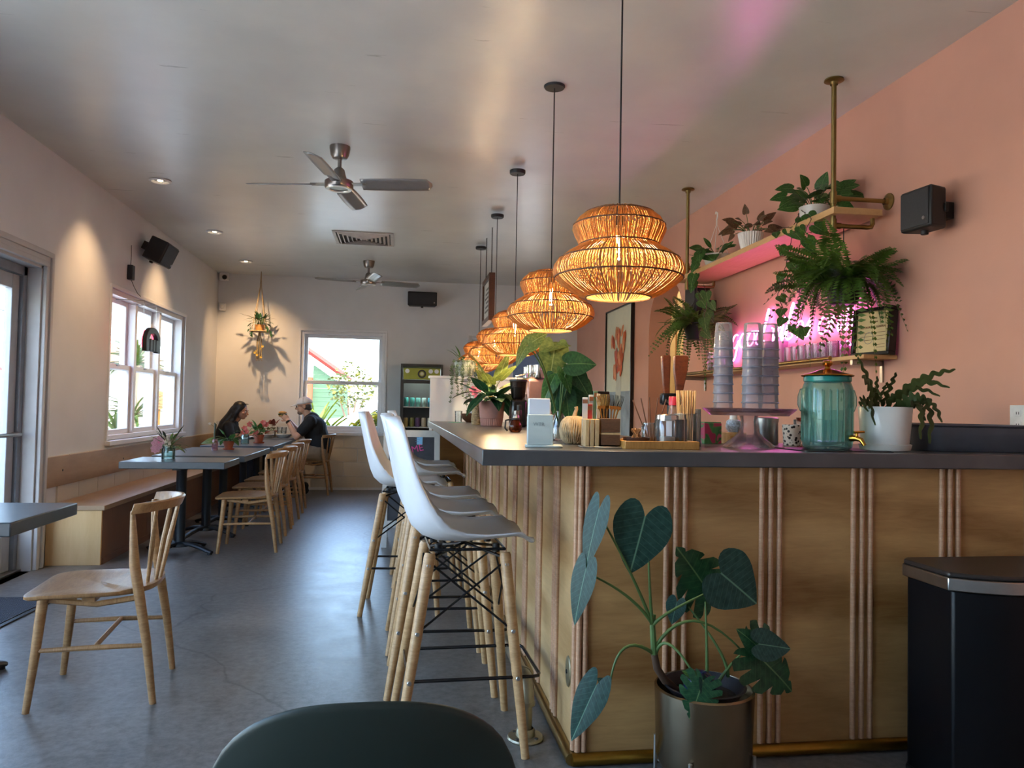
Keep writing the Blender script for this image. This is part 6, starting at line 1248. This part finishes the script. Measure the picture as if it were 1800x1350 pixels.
# trailing plant on the partition
sp = thing('trailing_plant', 'small-leaved trailing plant in a speckled pot on the white half wall', 'plant', (.62, 7.34, 1.516)); SPK = plain('speckled_pot', '#a8b0a4', .5, 0, .35, 60)
G().lathe([(0, 0), (.07, 0), (.085, .02), (.105, .13), (.108, .15), (.1, .15), (.09, .12), (0, .12)], 32).obj('pot', SPK, sp); G().lathe([(0, .135), (.098, .132)], 20).obj('soil', SOIL, sp)
rd = random.Random(17); bushy(sp, (0, 0, .13), 14, .12, .5, LANCE, rd, (10, 80), .6, .05, sr=.0015)
tiny = leafmat('tiny_leaf', '#5d7050', '#8fa07f', .5, .2)
for k in range(13):
    a = rd.uniform(-2.9, -.2) if k else -1.5; L_ = rd.uniform(.12, .34) if k else .48; g = G(); p0 = Vector((.1*math.cos(a), .1*math.sin(a), .14)); P = [p0, p0+Vector((.03*math.cos(a), .03*math.sin(a)-.005, .0)), p0+Vector((.05*math.cos(a), .045*math.sin(a)-.015, -.05))]+[p0+Vector((.05*math.cos(a)+.008*math.sin(j+k), .045*math.sin(a)-.015, -.05-(L_)*j/8)) for j in range(1, 9)]
    g.tube(P, .0012, 4, cap=False)
    for j, p in enumerate(P[1:]):
        for s in (-1, 1, 0, 2): g.ell(p+Vector((.008*(s if s < 2 else .3), -.006, .012*(s == 2)-.006*(s == 0))), (.007, .005, .006), 5, 3, mi=1)
    g.obj('strand', [STEM, tiny], sp, smooth=180)
# hanging planter in the corner
hp = thing('hanging_planter', 'plant on a round rope-hung wooden tray in the corner by the back window', 'plant', (-1.93, 10.9, 2.2)); ROPE = plain('jute_rope', '#a08c68', .9, 0, .2, 80, .4)
for k in range(4):
    a = PI/4+k*PI/2; G().tube([(.12*math.cos(a), .12*math.sin(a), .03), (.012*math.cos(a), .012*math.sin(a), .62), (0, 0, .84)], .0045, 6).obj('rope', ROPE, hp)
G().lathe([(0, 0), (.13, 0), (.135, .006), (.13, .014), (0, .014)], 32).obj('tray', MAPL, hp); G().lathe([(0, .014), (.05, .014), (.07, .1), (.062, .1), (0, .09)], 24).obj('pot', plain('amber_pot', '#c09055', .6), hp); G().lathe([(0, .09), (.06, .088)], 16).obj('soil', SOIL, hp)
rd = random.Random(23); bushy(hp, (0, 0, .09), 34, .085, .8, OVAL, rd, (10, 85), 1.6, .03, sr=.002); bushy(hp, (0, 0, .1), 10, .07, .8, OVAL, rd, (30, 60), 2.8, .03, STEMB, sr=.0018)
vine(hp, [(-.08, -.03, .1), (-.13, -.05, .04), (-.12, -.05, -.05)], n=6, L=.05, seed=2, mesh=OVAL); vine(hp, [(.08, -.04, .1), (.13, -.05, .05), (.135, -.05, -.03)], n=5, L=.05, seed=4, mesh=OVAL)
g = G()
for k in range(16): a = k*.8; g.tube([(.01*math.cos(a), .01*math.sin(a), -.02), (.03*math.cos(a), .03*math.sin(a), -.12), (.04*math.cos(a+.3), .04*math.sin(a+.3), -.36-.02*(k % 3))], .004, 5)
g.tube([(0, 0, 0), (0, 0, -.03)], .014, 8); g.obj('tassel', ROPE, hp)['kind'] = 'stuff'
for k in range(6): blossom(hp, (.05*math.cos(k*1.1), -.03+.03*math.sin(k*1.1), -.2-.03*k), .022, 5, leafmesh('petal', leafmat('yellow_petal', '#c9a03a', '#e3c765', .5, .3), .4, 0, .1, .1, nu=4, nv=2))
# camera and sensor in the corner
sc2 = thing('security_camera', 'small white security camera with a black lens in the ceiling corner', 'camera', (-2.47, 11.13, ZC)); G().bx((-.06, -.05, -.11), (.06, .05, 0)).obj('housing', WHITE, sc2, bevel=.012); G().lathe([(0, .03), (.02, .028), (.032, .012), (.034, 0)], 20, M=Matrix.Translation((.015, -.05, -.07)) @ Matrix.Rotation(PI/2, 4, 'X')).obj('lens', BLACKG, sc2)
ms = thing('motion_sensor', 'small white motion sensor on the wall corner under the camera', 'sensor', (-2.49, YB-.002, 2.56)); G().bx((-.045, -.05, -.055), (.045, 0, .055)).obj('housing', WHITE, ms, bevel=.012); G().ell((0, -.05, 0), (.028, .014, .03), 14, 8).obj('lens', CERW, ms, smooth=180)
# dark arched sign hanging before the window
hs_ = thing('hanging_sign', 'dark arched back of a red neon sign on wires before the triple window', 'sign', (XL+.26, 7.52, 1.71)); hs_.scale = (1, .8, .85); g = G(); Mx = basis((0, 1, 0), (0, 0, 1), (1, 0, 0), (0, 0, 0))
out_ = [(-.25, -.04), (-.26, .08)]+[(-.255*math.cos(R(a)), .08+.15*math.sin(R(a))) for a in range(10, 180, 10)]+[(.26, .08), (.25, -.04), (.15, -.04), (.15, .06)]+[(.15*math.cos(R(a)), .09+.075*math.sin(R(a))) for a in range(10, 180, 20)]+[(-.15, .06), (-.15, -.04)]
g.prism(out_, -.02, .02, Mx); g.obj('arch', BLACK, hs_, bevel=.004); 
for a, b_ in ((-.14, -.05), (-.03, .05), (.07, .14)): G().prism([(a, -.03), (b_, -.03), (b_, .1), (a, .1)], -.025, .025, Mx).obj('block', BLACK, hs_, bevel=.006)
G().bx((-.024, -.3, -.06), (-.019, .3, .26)).obj('acrylic_sheet', glassy('acrylic', (.98, .98, .98), .06, .02), hs_)
G().tube([(-.035, y, z) for y, z in [(-.2, .0), (-.2, .1), (-.12, .19), (0, .21), (.12, .19), (.2, .1), (.2, 0)]], .006, 6).tube([(-.035, -.1, .0), (-.035, .1, .0), (-.035, .1, .08), (-.035, -.1, .08)], .006, 6, closed=True).obj('neon_tube', emit('red_neon', '#ff2a3c', 5), hs_)
for y in (-.22, .22): G().tube([(-.02, y, .26), (-.02, y, .5)], .0015, 4).obj('wire', STEEL, hs_)
G().tube([(-.259, -.24, .5), (-.02, -.22, .5), (-.02, .22, .5), (-.259, .24, .5)], .005, 6).obj('bracket', STEEL, hs_)
pw = thing('power_adaptor', 'small black power adaptor with a thin wire on the wall above the sign', 'adaptor', (XL, 7.62, 2.43)); G().bx((.0005, -.035, -.07), (.05, .035, .07)).obj('case', BLACK, pw, bevel=.006); G().tube([(.03, 0, -.07), (.06, -.02, -.13), (.1, -.03, -.2), (.15, -.1, -.235)], .003, 5).obj('wire', BLACK, pw); G().tube([(.02, .0, .07), (.02, .01, .16), (.02, .0, .26)], .003, 5).obj('wire', BLACK, pw)
# ------------------------------------------------------------------ things on the tables
ZTB = .75
def jarflowers(label, x, y, s=1.0, mat=None, r=.045, h=.1, nm='flower_jar'):
    t = thing(nm, label, 'vase', (x, y, ZTB)); G().lathe([(0, .004), (r*.95, 0), (r, .005), (r, h*.8), (r*.85, h*.9), (r*.88, h), (r*.82, h), (r*.8, h*.9), (r*.94, h*.78), (r*.92, .008), (0, .008)], 24).obj('jar', mat or glassy('aqua_jar', (.88, .96, .95), .5, .03, .08, '#b8d8d4'), t); G().lathe([(0, .01), (r*.9, .01), (r*.9, h*.55), (0, h*.55)], 18).obj('water', glassy('jar_water', (.82, .93, .92), .5), t); return t
j1 = jarflowers('aqua glass jar with pink flowers and dark sprigs on the first bench table', -1.86, 6.60, r=.052, h=.11); rd = random.Random(40)
bushy(j1, (0, 0, .08), 12, .08, .7, LANCE, rd, (15, 70), 1.4, .02); bushy(j1, (0, 0, .08), 5, .12, .5, leafmesh('leaf', leafmat('dark_sprig', '#1d2a20', '#37493a', .45), .2, 0, .1, .1), rd, (55, 85), .9, .02); bushy(j1, (.02, 0, .07), 8, .07, .8, LANCEO, rd, (-10, 40), 1.5, .02, az=(-1.5, .9))
DPK = leafmesh('petal', leafmat('dusty_pink', '#a8687a', '#d3a0a6', .5, .3), .42, 0, .15, .2, nu=5, nv=2); CRM = leafmesh('petal', leafmat('cream_petal', '#b7a98d', '#d8cfb8', .5, .3), .42, 0, .15, .2, nu=5, nv=2)
for c, m_, r_ in (((-.075, -.02, .13), DPK, .06), ((-.085, -.03, .09), DPK, .05), ((-.02, -.03, .16), CRM, .04), ((-.05, -.02, .15), PET, .035), ((.0, -.03, .12), CRM, .035)): G().tube([(0, 0, .05), c], .002, 5).obj('stem', STEM, j1); blossom(j1, c, r_, 8, m_, (-.3, -1, .3))
def tpot(label, x, y, r=.05, h=.085, sq=False, leaves=()):
    t = thing('potted_plant', label, 'plant', (x, y, ZTB)); n_ = 4 if sq else 28
    G().lathe([(0, .012), (r*.75, .012), (r, h*.75), (r*1.08, h*.76), (r*1.1, h), (r*.98, h), (r*.9, h*.8), (0, h*.8)], 28).obj('pot', TERRA, t); G().lathe([(0, 0), (r*1.05, 0), (r*1.15, .014), (r*1.05, .012), (0, .01)], 28).obj('saucer', TERRA, t); G().lathe([(0, h*.93), (r*.97, h*.92)], 18).obj('soil', SOIL, t); return t
p1 = tpot('terracotta potted plant with green leaves on the two-pedestal table', -1.68, 7.98); rd = random.Random(44); bushy(p1, (0, 0, .08), 16, .09, .9, HEART2, rd, (10, 75), 1.0, .02)
bv = jarflowers('slim pink glass bottle with a single stalk, second bench table', -1.78, 7.84, mat=glassy('pink_bottle', (.95, .78, .82), .8, .03, .2, '#d9a0ac'), r=.028, h=.11, nm='bud_vase'); G().tube([(0, 0, .05), (-.005, 0, .16), (.0, 0, .25), (-.01, 0, .27)], [.006, .009, .012, .004], 8).obj('stalk', plain('dark_stalk', '#3f4a3a', .6), bv); put_leaf(LANCEO, bv, (0, 0, .1), (-.13, -.02, .08), (0, -.7, .7), 1.3)
for c in ((.02, -.01, .275), (-.05, -.01, .262)): G().tube([(0, 0, .22), c], .0015, 4).obj('stem', STEM, bv); blossom(bv, c, .014, 5, CRM)
p2 = tpot('terracotta pot of red-flowered plant on the third bench table', -1.62, 9.3, .055, .1); rd = random.Random(47); bushy(p2, (0, 0, .09), 20, .085, .9, HEART2, rd, (10, 80), 1.3, .02)
REDP = leafmesh('petal', leafmat('coral_red_petal', '#b03a38', '#d97a68', .5, .3), .45, 0, .15, .15, nu=5, nv=2)
for c in ((.05, -.03, .24), (.08, -.02, .22), (-.1, -.03, .22), (-.16, -.03, .17), (.02, -.04, .2), (-.03, -.04, .13)): G().tube([(0, 0, .08), (c[0]*.4, c[1]*.4, c[2]*.8), c], .002, 5).obj('stem', STEM, p2); blossom(p2, c, .038, 6, REDP)
j2 = jarflowers('aqua glass jar beside the red-flowered pot', -1.74, 9.12, r=.045, h=.11); bushy(j2, (0, 0, .08), 9, .07, .8, LANCE, rd, (25, 75), 1.2, .02)
for c in ((.02, -.03, .14), (-.02, -.03, .13)): blossom(j2, c, .03, 6, REDP)
pd_ = thing('potted_plant', 'dark red leafy plant by the plates at the back wall', 'plant', (-1.75, 11.0, ZTB)); G().lathe([(0, 0), (.05, 0), (.062, .09), (.056, .09), (0, .08)], 24).obj('pot', plain('white_small_pot', '#c9c4ba', .5), pd_); G().lathe([(0, .082), (.055, .08)], 16).obj('soil', SOIL, pd_); rd = random.Random(50); bushy(pd_, (0, 0, .08), 16, .09, 1, leafmesh('leaf', leafmat('maroon_leaf', '#3b1d1a', '#7d3a33', .4, .2), .4, .1, .12, .2), rd, (5, 80), 1.2, .02)
def plate(label, x, y, r=.11): t = thing('plate', label, 'plate', (x, y, ZTB)); G().lathe([(0, .004), (r*.6, 0), (r*.65, .004), (r, .045), (r*.98, .05), (r*.62, .012), (0, .01)], 32).obj('dish', CERW, t); G().lathe([(r*.97, .047), (r*1.01, .05), (r*.98, .053)], 32).obj('rim', CERW, t); return t
plate('wide white bowl plate beside the dark red plant', -1.80, 10.8, .12); plate('white bowl plate in front of the man', -1.56, 10.86, .11)
ng = thing('napkin', 'crumpled white paper in front of the woman', 'napkin', (-1.98, 10.5, ZTB)); G().grid(lambda u, v: ((u-.5)*.22, (v-.5)*.18, .012+.012*math.sin(u*9+v*4)+.01*math.sin(v*13)), 10, 8).obj('sheet', PAPER, ng, solid=.002); G().grid(lambda u, v: ((u-.5)*.1+.03, (v-.5)*.1, .04+.012*math.sin(u*8)), 5, 5).obj('fold', PAPER, ng, solid=.002)
for k in range(2): q = thing('water_glass', ['clear water glass near the man, behind his plate', 'clear water glass by the dark red plant'][k], 'glass', (-1.62+.06*k-(.02), 11.02-.03*k, ZTB)); G().lathe([(0, .004), (.032, 0), (.037, .14), (.035, .14), (.03, .008), (0, .008)], 20).obj('body', CLEAR, q); G().lathe([(0, .01), (.031, .01), (.034, .09), (0, .09)], 18).obj('water', CLEAR, q)
# ------------------------------------------------------------------ people
def fused(name, g, mat, par, voxel=.006, smooth=8):
    """overlapping limbs and volumes fused into one continuous skin"""
    o = g.obj('tmp', mat, None, smooth=0)
    m = o.modifiers.new('r', 'REMESH'); m.mode = 'VOXEL'; m.voxel_size = voxel
    s = o.modifiers.new('s', 'SMOOTH'); s.factor = .5; s.iterations = smooth
    dg = bpy.context.evaluated_depsgraph_get(); me = bpy.data.meshes.new_from_object(o.evaluated_get(dg)); old = o.data; bpy.data.objects.remove(o); bpy.data.meshes.remove(old)
    me.name = name; me.materials.clear(); me.materials.append(mat); me.shade_smooth()
    r = bpy.data.objects.new(name, me); COL.objects.link(r); r.parent = par; return r
def limb(g, pts, rs, n=12):
    P = [Vector(p) for p in pts]; g.tube(P, list(rs), n)
    for p, r in zip(P, rs): g.ell(p, r*.985, 10, 8)
def head(g, c, M, s=1.0):
    """skull, jaw, nose, brow, lips and ears; the face looks along local -y"""
    def e(p, r, rot=None): g.ell(c+M @ Vector(p)*s, tuple(k*s for k in r) if isinstance(r, tuple) else r*s, 16, 12, M.to_4x4())
    e((0, .012, .035), (.074, .094, .088)); e((0, -.03, -.03), (.058, .062, .07)); e((0, -.052, -.078), (.034, .036, .026)); e((0, -.072, .028), (.05, .02, .02))
    e((0, -.1, -.008), (.012, .018, .024)); e((0, -.113, -.016), (.012, .012, .011)); e((.013, -.098, -.02), (.009, .011, .008)); e((-.013, -.098, -.02), (.009, .011, .008))
    e((0, -.088, -.045), (.024, .012, .008)); e((0, -.086, -.056), (.021, .012, .008)); e((.04, -.065, -.012), (.02, .022, .02)); e((-.04, -.065, -.012), (.02, .022, .02))
    for s_ in (-1, 1): e((.075*s_, .01, -.0), (.012, .022, .033)); e((.083*s_, .018, .008), (.008, .016, .022))
def hand(g, w, d, up, side, curl, s=1.0):
    """palm and five separate bent fingers: w wrist, d pointing, up back of hand, side where the thumb is"""
    d = d.normalized(); up = (up-d*up.dot(d)).normalized(); x = d.cross(up).normalized()*side
    pal = w+d*.045*s; g.ell(pal, (.040*s, .046*s, .016*s), 12, 8, Matrix((x, d, up)).transposed().to_4x4())
    for k, L in enumerate((.066, .076, .07, .055)):
        a = pal+d*.035*s+x*(.028-.0185*k)*s; P = [a]; dd = d.copy()
        for j, f in enumerate((.45, .32, .25)):
            an = curl*(.55+.5*j); dd = (d*math.cos(an)-up*math.sin(an)); P.append(P[-1]+dd*L*f*s)
        limb(g, P, [.0095*s, .009*s, .0082*s, .0072*s], 8)
    a = w+d*.022*s+x*.026*s; t1 = a+(d*.55+x*.75-up*.3).normalized()*.036*s; t2 = t1+(d*.8+x*.15-up*.55).normalized()*.03*s; limb(g, [w+d*.012*s+x*.012*s, a, t1, t2], [.014*s, .0125*s, .0105*s, .0085*s], 8)
SK1 = plain('light_skin', '#c79a80', .55, 0, .06, 20, Subsurface_Weight=0.0); SK2 = plain('tan_skin', '#b07c60', .55, 0, .06, 20)
BLKC = plain('black_cotton', '#15171c', .85, 0, .15, 30); KHA = plain('khaki_cotton', '#8d7f6c', .85, 0, .1, 20); HAIRB = plain('black_hair', '#14100f', .42, 0, .2, 60); HAIRG = plain('dark_grey_hair', '#3a322e', .6, 0, .2, 60)
V_ = Vector
def both(f):
    for s in (-1, 1): f(s)
# man: seated on the chair, facing -x, hands up with a sandwich
mn = thing('person', 'man in a white cap and black T-shirt seated on a chair, eating a sandwich', 'person', (-1.13, 10.72, 0))
hip, ch_, nk = V_((.05, 0, .56)), V_((-.02, 0, .90)), V_((-.09, 0, 1.06)); hc = V_((-.155, 0, 1.185)); Mh = Matrix.Rotation(-PI/2, 3, 'Z') @ Matrix.Rotation(R(10), 3, 'X')
g = G(); limb(g, [hip, V_((.055, 0, .70)), ch_, V_((-.05, 0, 1.0))], [.14, .135, .145, .09]); limb(g, [V_((-.055, 0, 1.0)), nk, V_((-.12, 0, 1.11))], [.07, .058, .056]); head(g, hc, Mh, 1.0)
AR = {}
for s in (-1, 1):
    sh_ = V_((-.045, .175*s, .985)); el_ = V_((-.215, .23*s, .775)); wr_ = V_((-.36, .055*s, .995)); AR[s] = (sh_, el_, wr_)
    limb(g, [V_((-.05, .1*s, .99)), sh_, sh_.lerp(el_, .5), el_], [.07, .062, .05, .042]); limb(g, [el_, el_.lerp(wr_, .35), wr_], [.042, .042, .028])
    hand(g, wr_, V_((-.10, -.01*s, .09)), V_((-.05, .9*s, .1)), 1 if s > 0 else -1, .75, 1.02)
    kn = V_((-.36, .13*s, .53)); an_ = V_((-.12 if s < 0 else -.25, .12*s, .09)); limb(g, [V_((.03, .09*s, .545)), V_((-.15, .115*s, .55)), kn], [.105, .088, .062]); limb(g, [kn, kn.lerp(an_, .35), an_], [.06, .057, .04]); limb(g, [an_, an_+V_((-.06, 0, -.04)), an_+V_((-.15, .01*s, -.055))], [.04, .036, .028])
fused('body', g, SK1, mn, .0055, 6)
g = G(); limb(g, [V_((.05, 0, .55)), V_((.058, 0, .70)), ch_+V_((0, 0, .0)), V_((-.045, 0, 1.0))], [.163, .157, .165, .115])
g.ell((.02, 0, .88), (.14, .185, .17), 16, 12)
for s in (-1, 1): sh_, el_, wr_ = AR[s]; limb(g, [V_((-.04, .09*s, .98)), sh_, sh_.lerp(el_, .62)], [.1, .085, .072])
fused('t_shirt', g, BLKC, mn, .009, 8)
g = G(); limb(g, [V_((.05, -.05, .535)), V_((.05, .05, .535))], [.155, .155])
for s in (-1, 1): limb(g, [V_((.03, .09*s, .545)), V_((-.15, .115*s, .553)), V_((-.33, .13*s, .535))], [.122, .108, .09])
fused('shorts', g, KHA, mn, .01, 6)
for s in (-1, 1):
    an_ = V_((-.12 if s < 0 else -.25, .12*s, .09)); g = G(); limb(g, [an_+V_((.02, 0, .03)), an_+V_((.025, 0, -.035)), an_+V_((-.06, 0, -.04)), an_+V_((-.17, .01*s, -.05))], [.052, .05, .048, .038]); fused('shoe', g, BLKC, mn, .008, 4)
def hl(p): return hc+Mh @ V_(p)
g = G(); g.grid(lambda u, v: tuple(hl((.083*math.sin(u*PI*.5)*math.cos(2*PI*v), .012+.105*math.sin(u*PI*.5)*math.sin(2*PI*v), .035+.095*math.cos(u*PI*.5)))), 8, 24); cpm = g.obj('cap', plain('white_cap', '#cfcfd3', .8, 0, .05, 30), mn, smooth=180, solid=.006)
G().grid(lambda u, v: tuple(hl((.07*math.cos(PI*v)*(1-.15*u), -.075-.04*math.sin(PI*v)-.062*u*math.sin(PI*v)**.6, .046-.018*u))), 5, 14).obj('brim', plain('white_cap', '#cfcfd3', .8), cpm, smooth=180, solid=.005)
g = G(); g.ell(hl((0, .035, -.005)), (.078, .07, .055), 16, 10, Mh.to_4x4()); g.ell(hl((0, .06, -.04)), (.06, .045, .03), 14, 8, Mh.to_4x4()); fused('hair', g, HAIRG, mn, .006, 3)
g = G(); g.ell(hl((0, -.058, -.075)), (.045, .045, .03), 14, 10, Mh.to_4x4()); fused('beard', g, plain('grey_beard', '#7d675a', .8, 0, .2, 120), mn, .006, 2)
g = G()
for s in (-1, 1):
    g.tube([tuple(hl((.032*s+.022*math.cos(a*PI/8), -.098, .014+.017*math.sin(a*PI/8)))) for a in range(16)], .0028, 5, closed=True); g.tube([tuple(hl((.055*s, -.095, .016))), tuple(hl((.078*s, -.05, .016))), tuple(hl((.082*s, .015, .01)))], .0025, 5)
g.tube([tuple(hl((-.01, -.1, .016))), tuple(hl((.01, -.1, .016)))], .0025, 5); g.obj('glasses', BLACK, mn)
for s in (-1, 1): e_ = G().ell(hl((.032*s, -.082, .014)), .012, 12, 8).obj('eye', plain('eye_white', '#cfcac4', .3), mn, smooth=180); G().ell(hl((.032*s, -.0925, .014)), (.005, .005, .006), 8, 6).obj('iris', BLACK, e_, smooth=180)
sh_, el_, wr_ = AR[-1]; dv = (wr_-el_).normalized(); u_ = dv.orthogonal().normalized(); w_ = dv.cross(u_); c_ = el_.lerp(wr_, .9); wt = G().tube([c_+u_*.031*math.cos(a*PI/10)+w_*.031*math.sin(a*PI/10) for a in range(20)], .007, 6, closed=True).obj('watch', BLACK, mn); G().box(tuple(c_+V_((-.0, -.036, .0))), (.034, .012, .036)).obj('watch_face', BLACKG, wt, bevel=.004)
sw = thing('sandwich', 'filled sandwich held up in both hands by the man', 'sandwich', (-1.13-.435, 10.72, 1.075)); BRD = plain('toasted_bread', '#b88a4e', .8, 0, .2, 40, .3)
g = G(); g.ell((0, 0, .022), (.055, .06, .02), 16, 10); g.obj('bun', BRD, sw, smooth=180); G().ell((0, 0, -.022), (.055, .06, .018), 16, 10).obj('bun', BRD, sw, smooth=180); G().grid(lambda u, v: ((.03+.032*u)*math.cos(2*PI*v), (.03+.036*u)*math.sin(2*PI*v), .008*math.sin(v*40)*u), 3, 40).obj('lettuce', LG2, sw, smooth=180, solid=.002); G().lathe([(0, -.012), (.052, -.012), (.054, -.004), (0, -.002)], 20).obj('filling', plain('dark_filling', '#5a3520', .7, 0, .3, 60), sw)
# woman: on the bench, leaning on the table, facing +x
wo = thing('person', 'woman with long black hair in a black top seated on the wall bench', 'person', (-2.33, 10.6, 0))
hc = V_((.245, -.02, 1.105)); Mh = Matrix.Rotation(PI/2-.25, 3, 'Z') @ Matrix.Rotation(R(14), 3, 'X')
g = G(); limb(g, [V_((.0, 0, .53)), V_((.02, 0, .68)), V_((.08, 0, .84)), V_((.13, 0, .93))], [.13, .115, .125, .08]); limb(g, [V_((.13, 0, .93)), V_((.17, 0, .99)), V_((.205, 0, 1.04))], [.058, .046, .047]); head(g, hc, Mh, .94); AW = {}
for s in (-1, 1):
    sh_ = V_((.115, .155*s, .905)); el_ = V_((.17, .22*s, .75+.03)); wr_ = V_((.38, .07*s+.0, .785)); AW[s] = (sh_, el_, wr_); limb(g, [V_((.11, .09*s, .91)), sh_, sh_.lerp(el_, .5), el_], [.06, .052, .042, .036]); limb(g, [el_, el_.lerp(wr_, .35), wr_], [.036, .035, .024]); hand(g, wr_, V_((.1, -.02*s, -.008)), V_((0, 0, 1)), 1 if s < 0 else -1, .45, .92)
    kn = V_((.42, .1*s, .5)); an_ = V_((.36, .1*s, .09)); limb(g, [V_((.03, .08*s, .525)), V_((.22, .09*s, .52)), kn], [.1, .082, .056]); limb(g, [kn, kn.lerp(an_, .35), an_], [.055, .052, .036]); limb(g, [an_, an_+V_((.05, 0, -.04)), an_+V_((.14, 0, -.055))], [.036, .034, .026])
fused('body', g, SK2, wo, .0055, 6)
g = G(); limb(g, [V_((.0, 0, .53)), V_((.02, 0, .68)), V_((.08, 0, .84)), V_((.125, 0, .925))], [.15, .135, .145, .1]); g.ell((.08, 0, .82), (.12, .165, .14), 16, 12)
for s in (-1, 1): sh_, el_, wr_ = AW[s]; limb(g, [V_((.11, .08*s, .905)), sh_, sh_.lerp(el_, .9)], [.085, .07, .06])
fused('top', g, BLKC, wo, .009, 8)
g = G(); limb(g, [V_((.0, -.04, .525)), V_((.0, .04, .525))], [.142, .142])
for s in (-1, 1): kn = V_((.42, .1*s, .5)); an_ = V_((.36, .1*s, .12)); limb(g, [V_((.03, .08*s, .525)), V_((.22, .09*s, .525)), kn], [.112, .096, .072]); limb(g, [kn, kn.lerp(an_, .35), an_], [.07, .066, .052])
fused('trousers', g, plain('dark_denim', '#20242e', .85), wo, .01, 6)
for s in (-1, 1): an_ = V_((.36, .1*s, .09)); g = G(); limb(g, [an_+V_((-.01, 0, .0)), an_+V_((-.01, 0, -.04)), an_+V_((.05, 0, -.045)), an_+V_((.15, 0, -.055))], [.044, .042, .04, .032]); fused('shoe', g, BLACK, wo, .008, 4)
g = G()
def hw(p): return hc+Mh @ (V_(p)*.94)
g.ell(hw((0, .03, .05)), (.086, .095, .088), 18, 12, Mh.to_4x4()); g.ell(hw((0, .075, -.02)), (.075, .055, .09), 16, 10, Mh.to_4x4())
limb(g, [hw((0, .085, .0)), hw((0, .11, -.1)), V_((.05, 0, .93)), V_((.0, -.02, .80)), V_((-.02, -.03, .71))], [.07, .078, .085, .08, .045])
for s in (-1, 1): limb(g, [hw((.06*s, .0, .06)), hw((.078*s, .02, -.02)), hw((.072*s, .04, -.12)), V_((.08, .09*s, .9))], [.028, .032, .036, .04])
fused('hair', g, HAIRB, wo, .007, 4)
for s in (-1, 1):
    e_ = G().ell(hw((.031*s, -.082, .014)), .0115, 12, 8).obj('eye', plain('eye_white', '#cfcac4', .3), wo, smooth=180); G().ell(hw((.031*s, -.0922, .014)), (.005, .005, .006), 8, 6).obj('iris', BLACK, e_, smooth=180); G().tube([hw((.014*s, -.092, .034)), hw((.032*s, -.092, .04)), hw((.05*s, -.082, .034))], .003, 5).obj('eyebrow', HAIRB, wo)
G().tube([hw((-.018, -.099, -.05)), hw((0, -.102, -.049)), hw((.018, -.099, -.05))], .0045, 6).obj('lips', plain('lip_colour', '#8d4a48', .5), wo)
G().tube([hw((-.07, -.02, .115)), hw((-.03, -.065, .118)), hw((0, -.06, .12)), hw((.03, -.065, .118)), hw((.07, -.02, .115))], .006, 6).obj('sunglasses', BLACKG, wo)
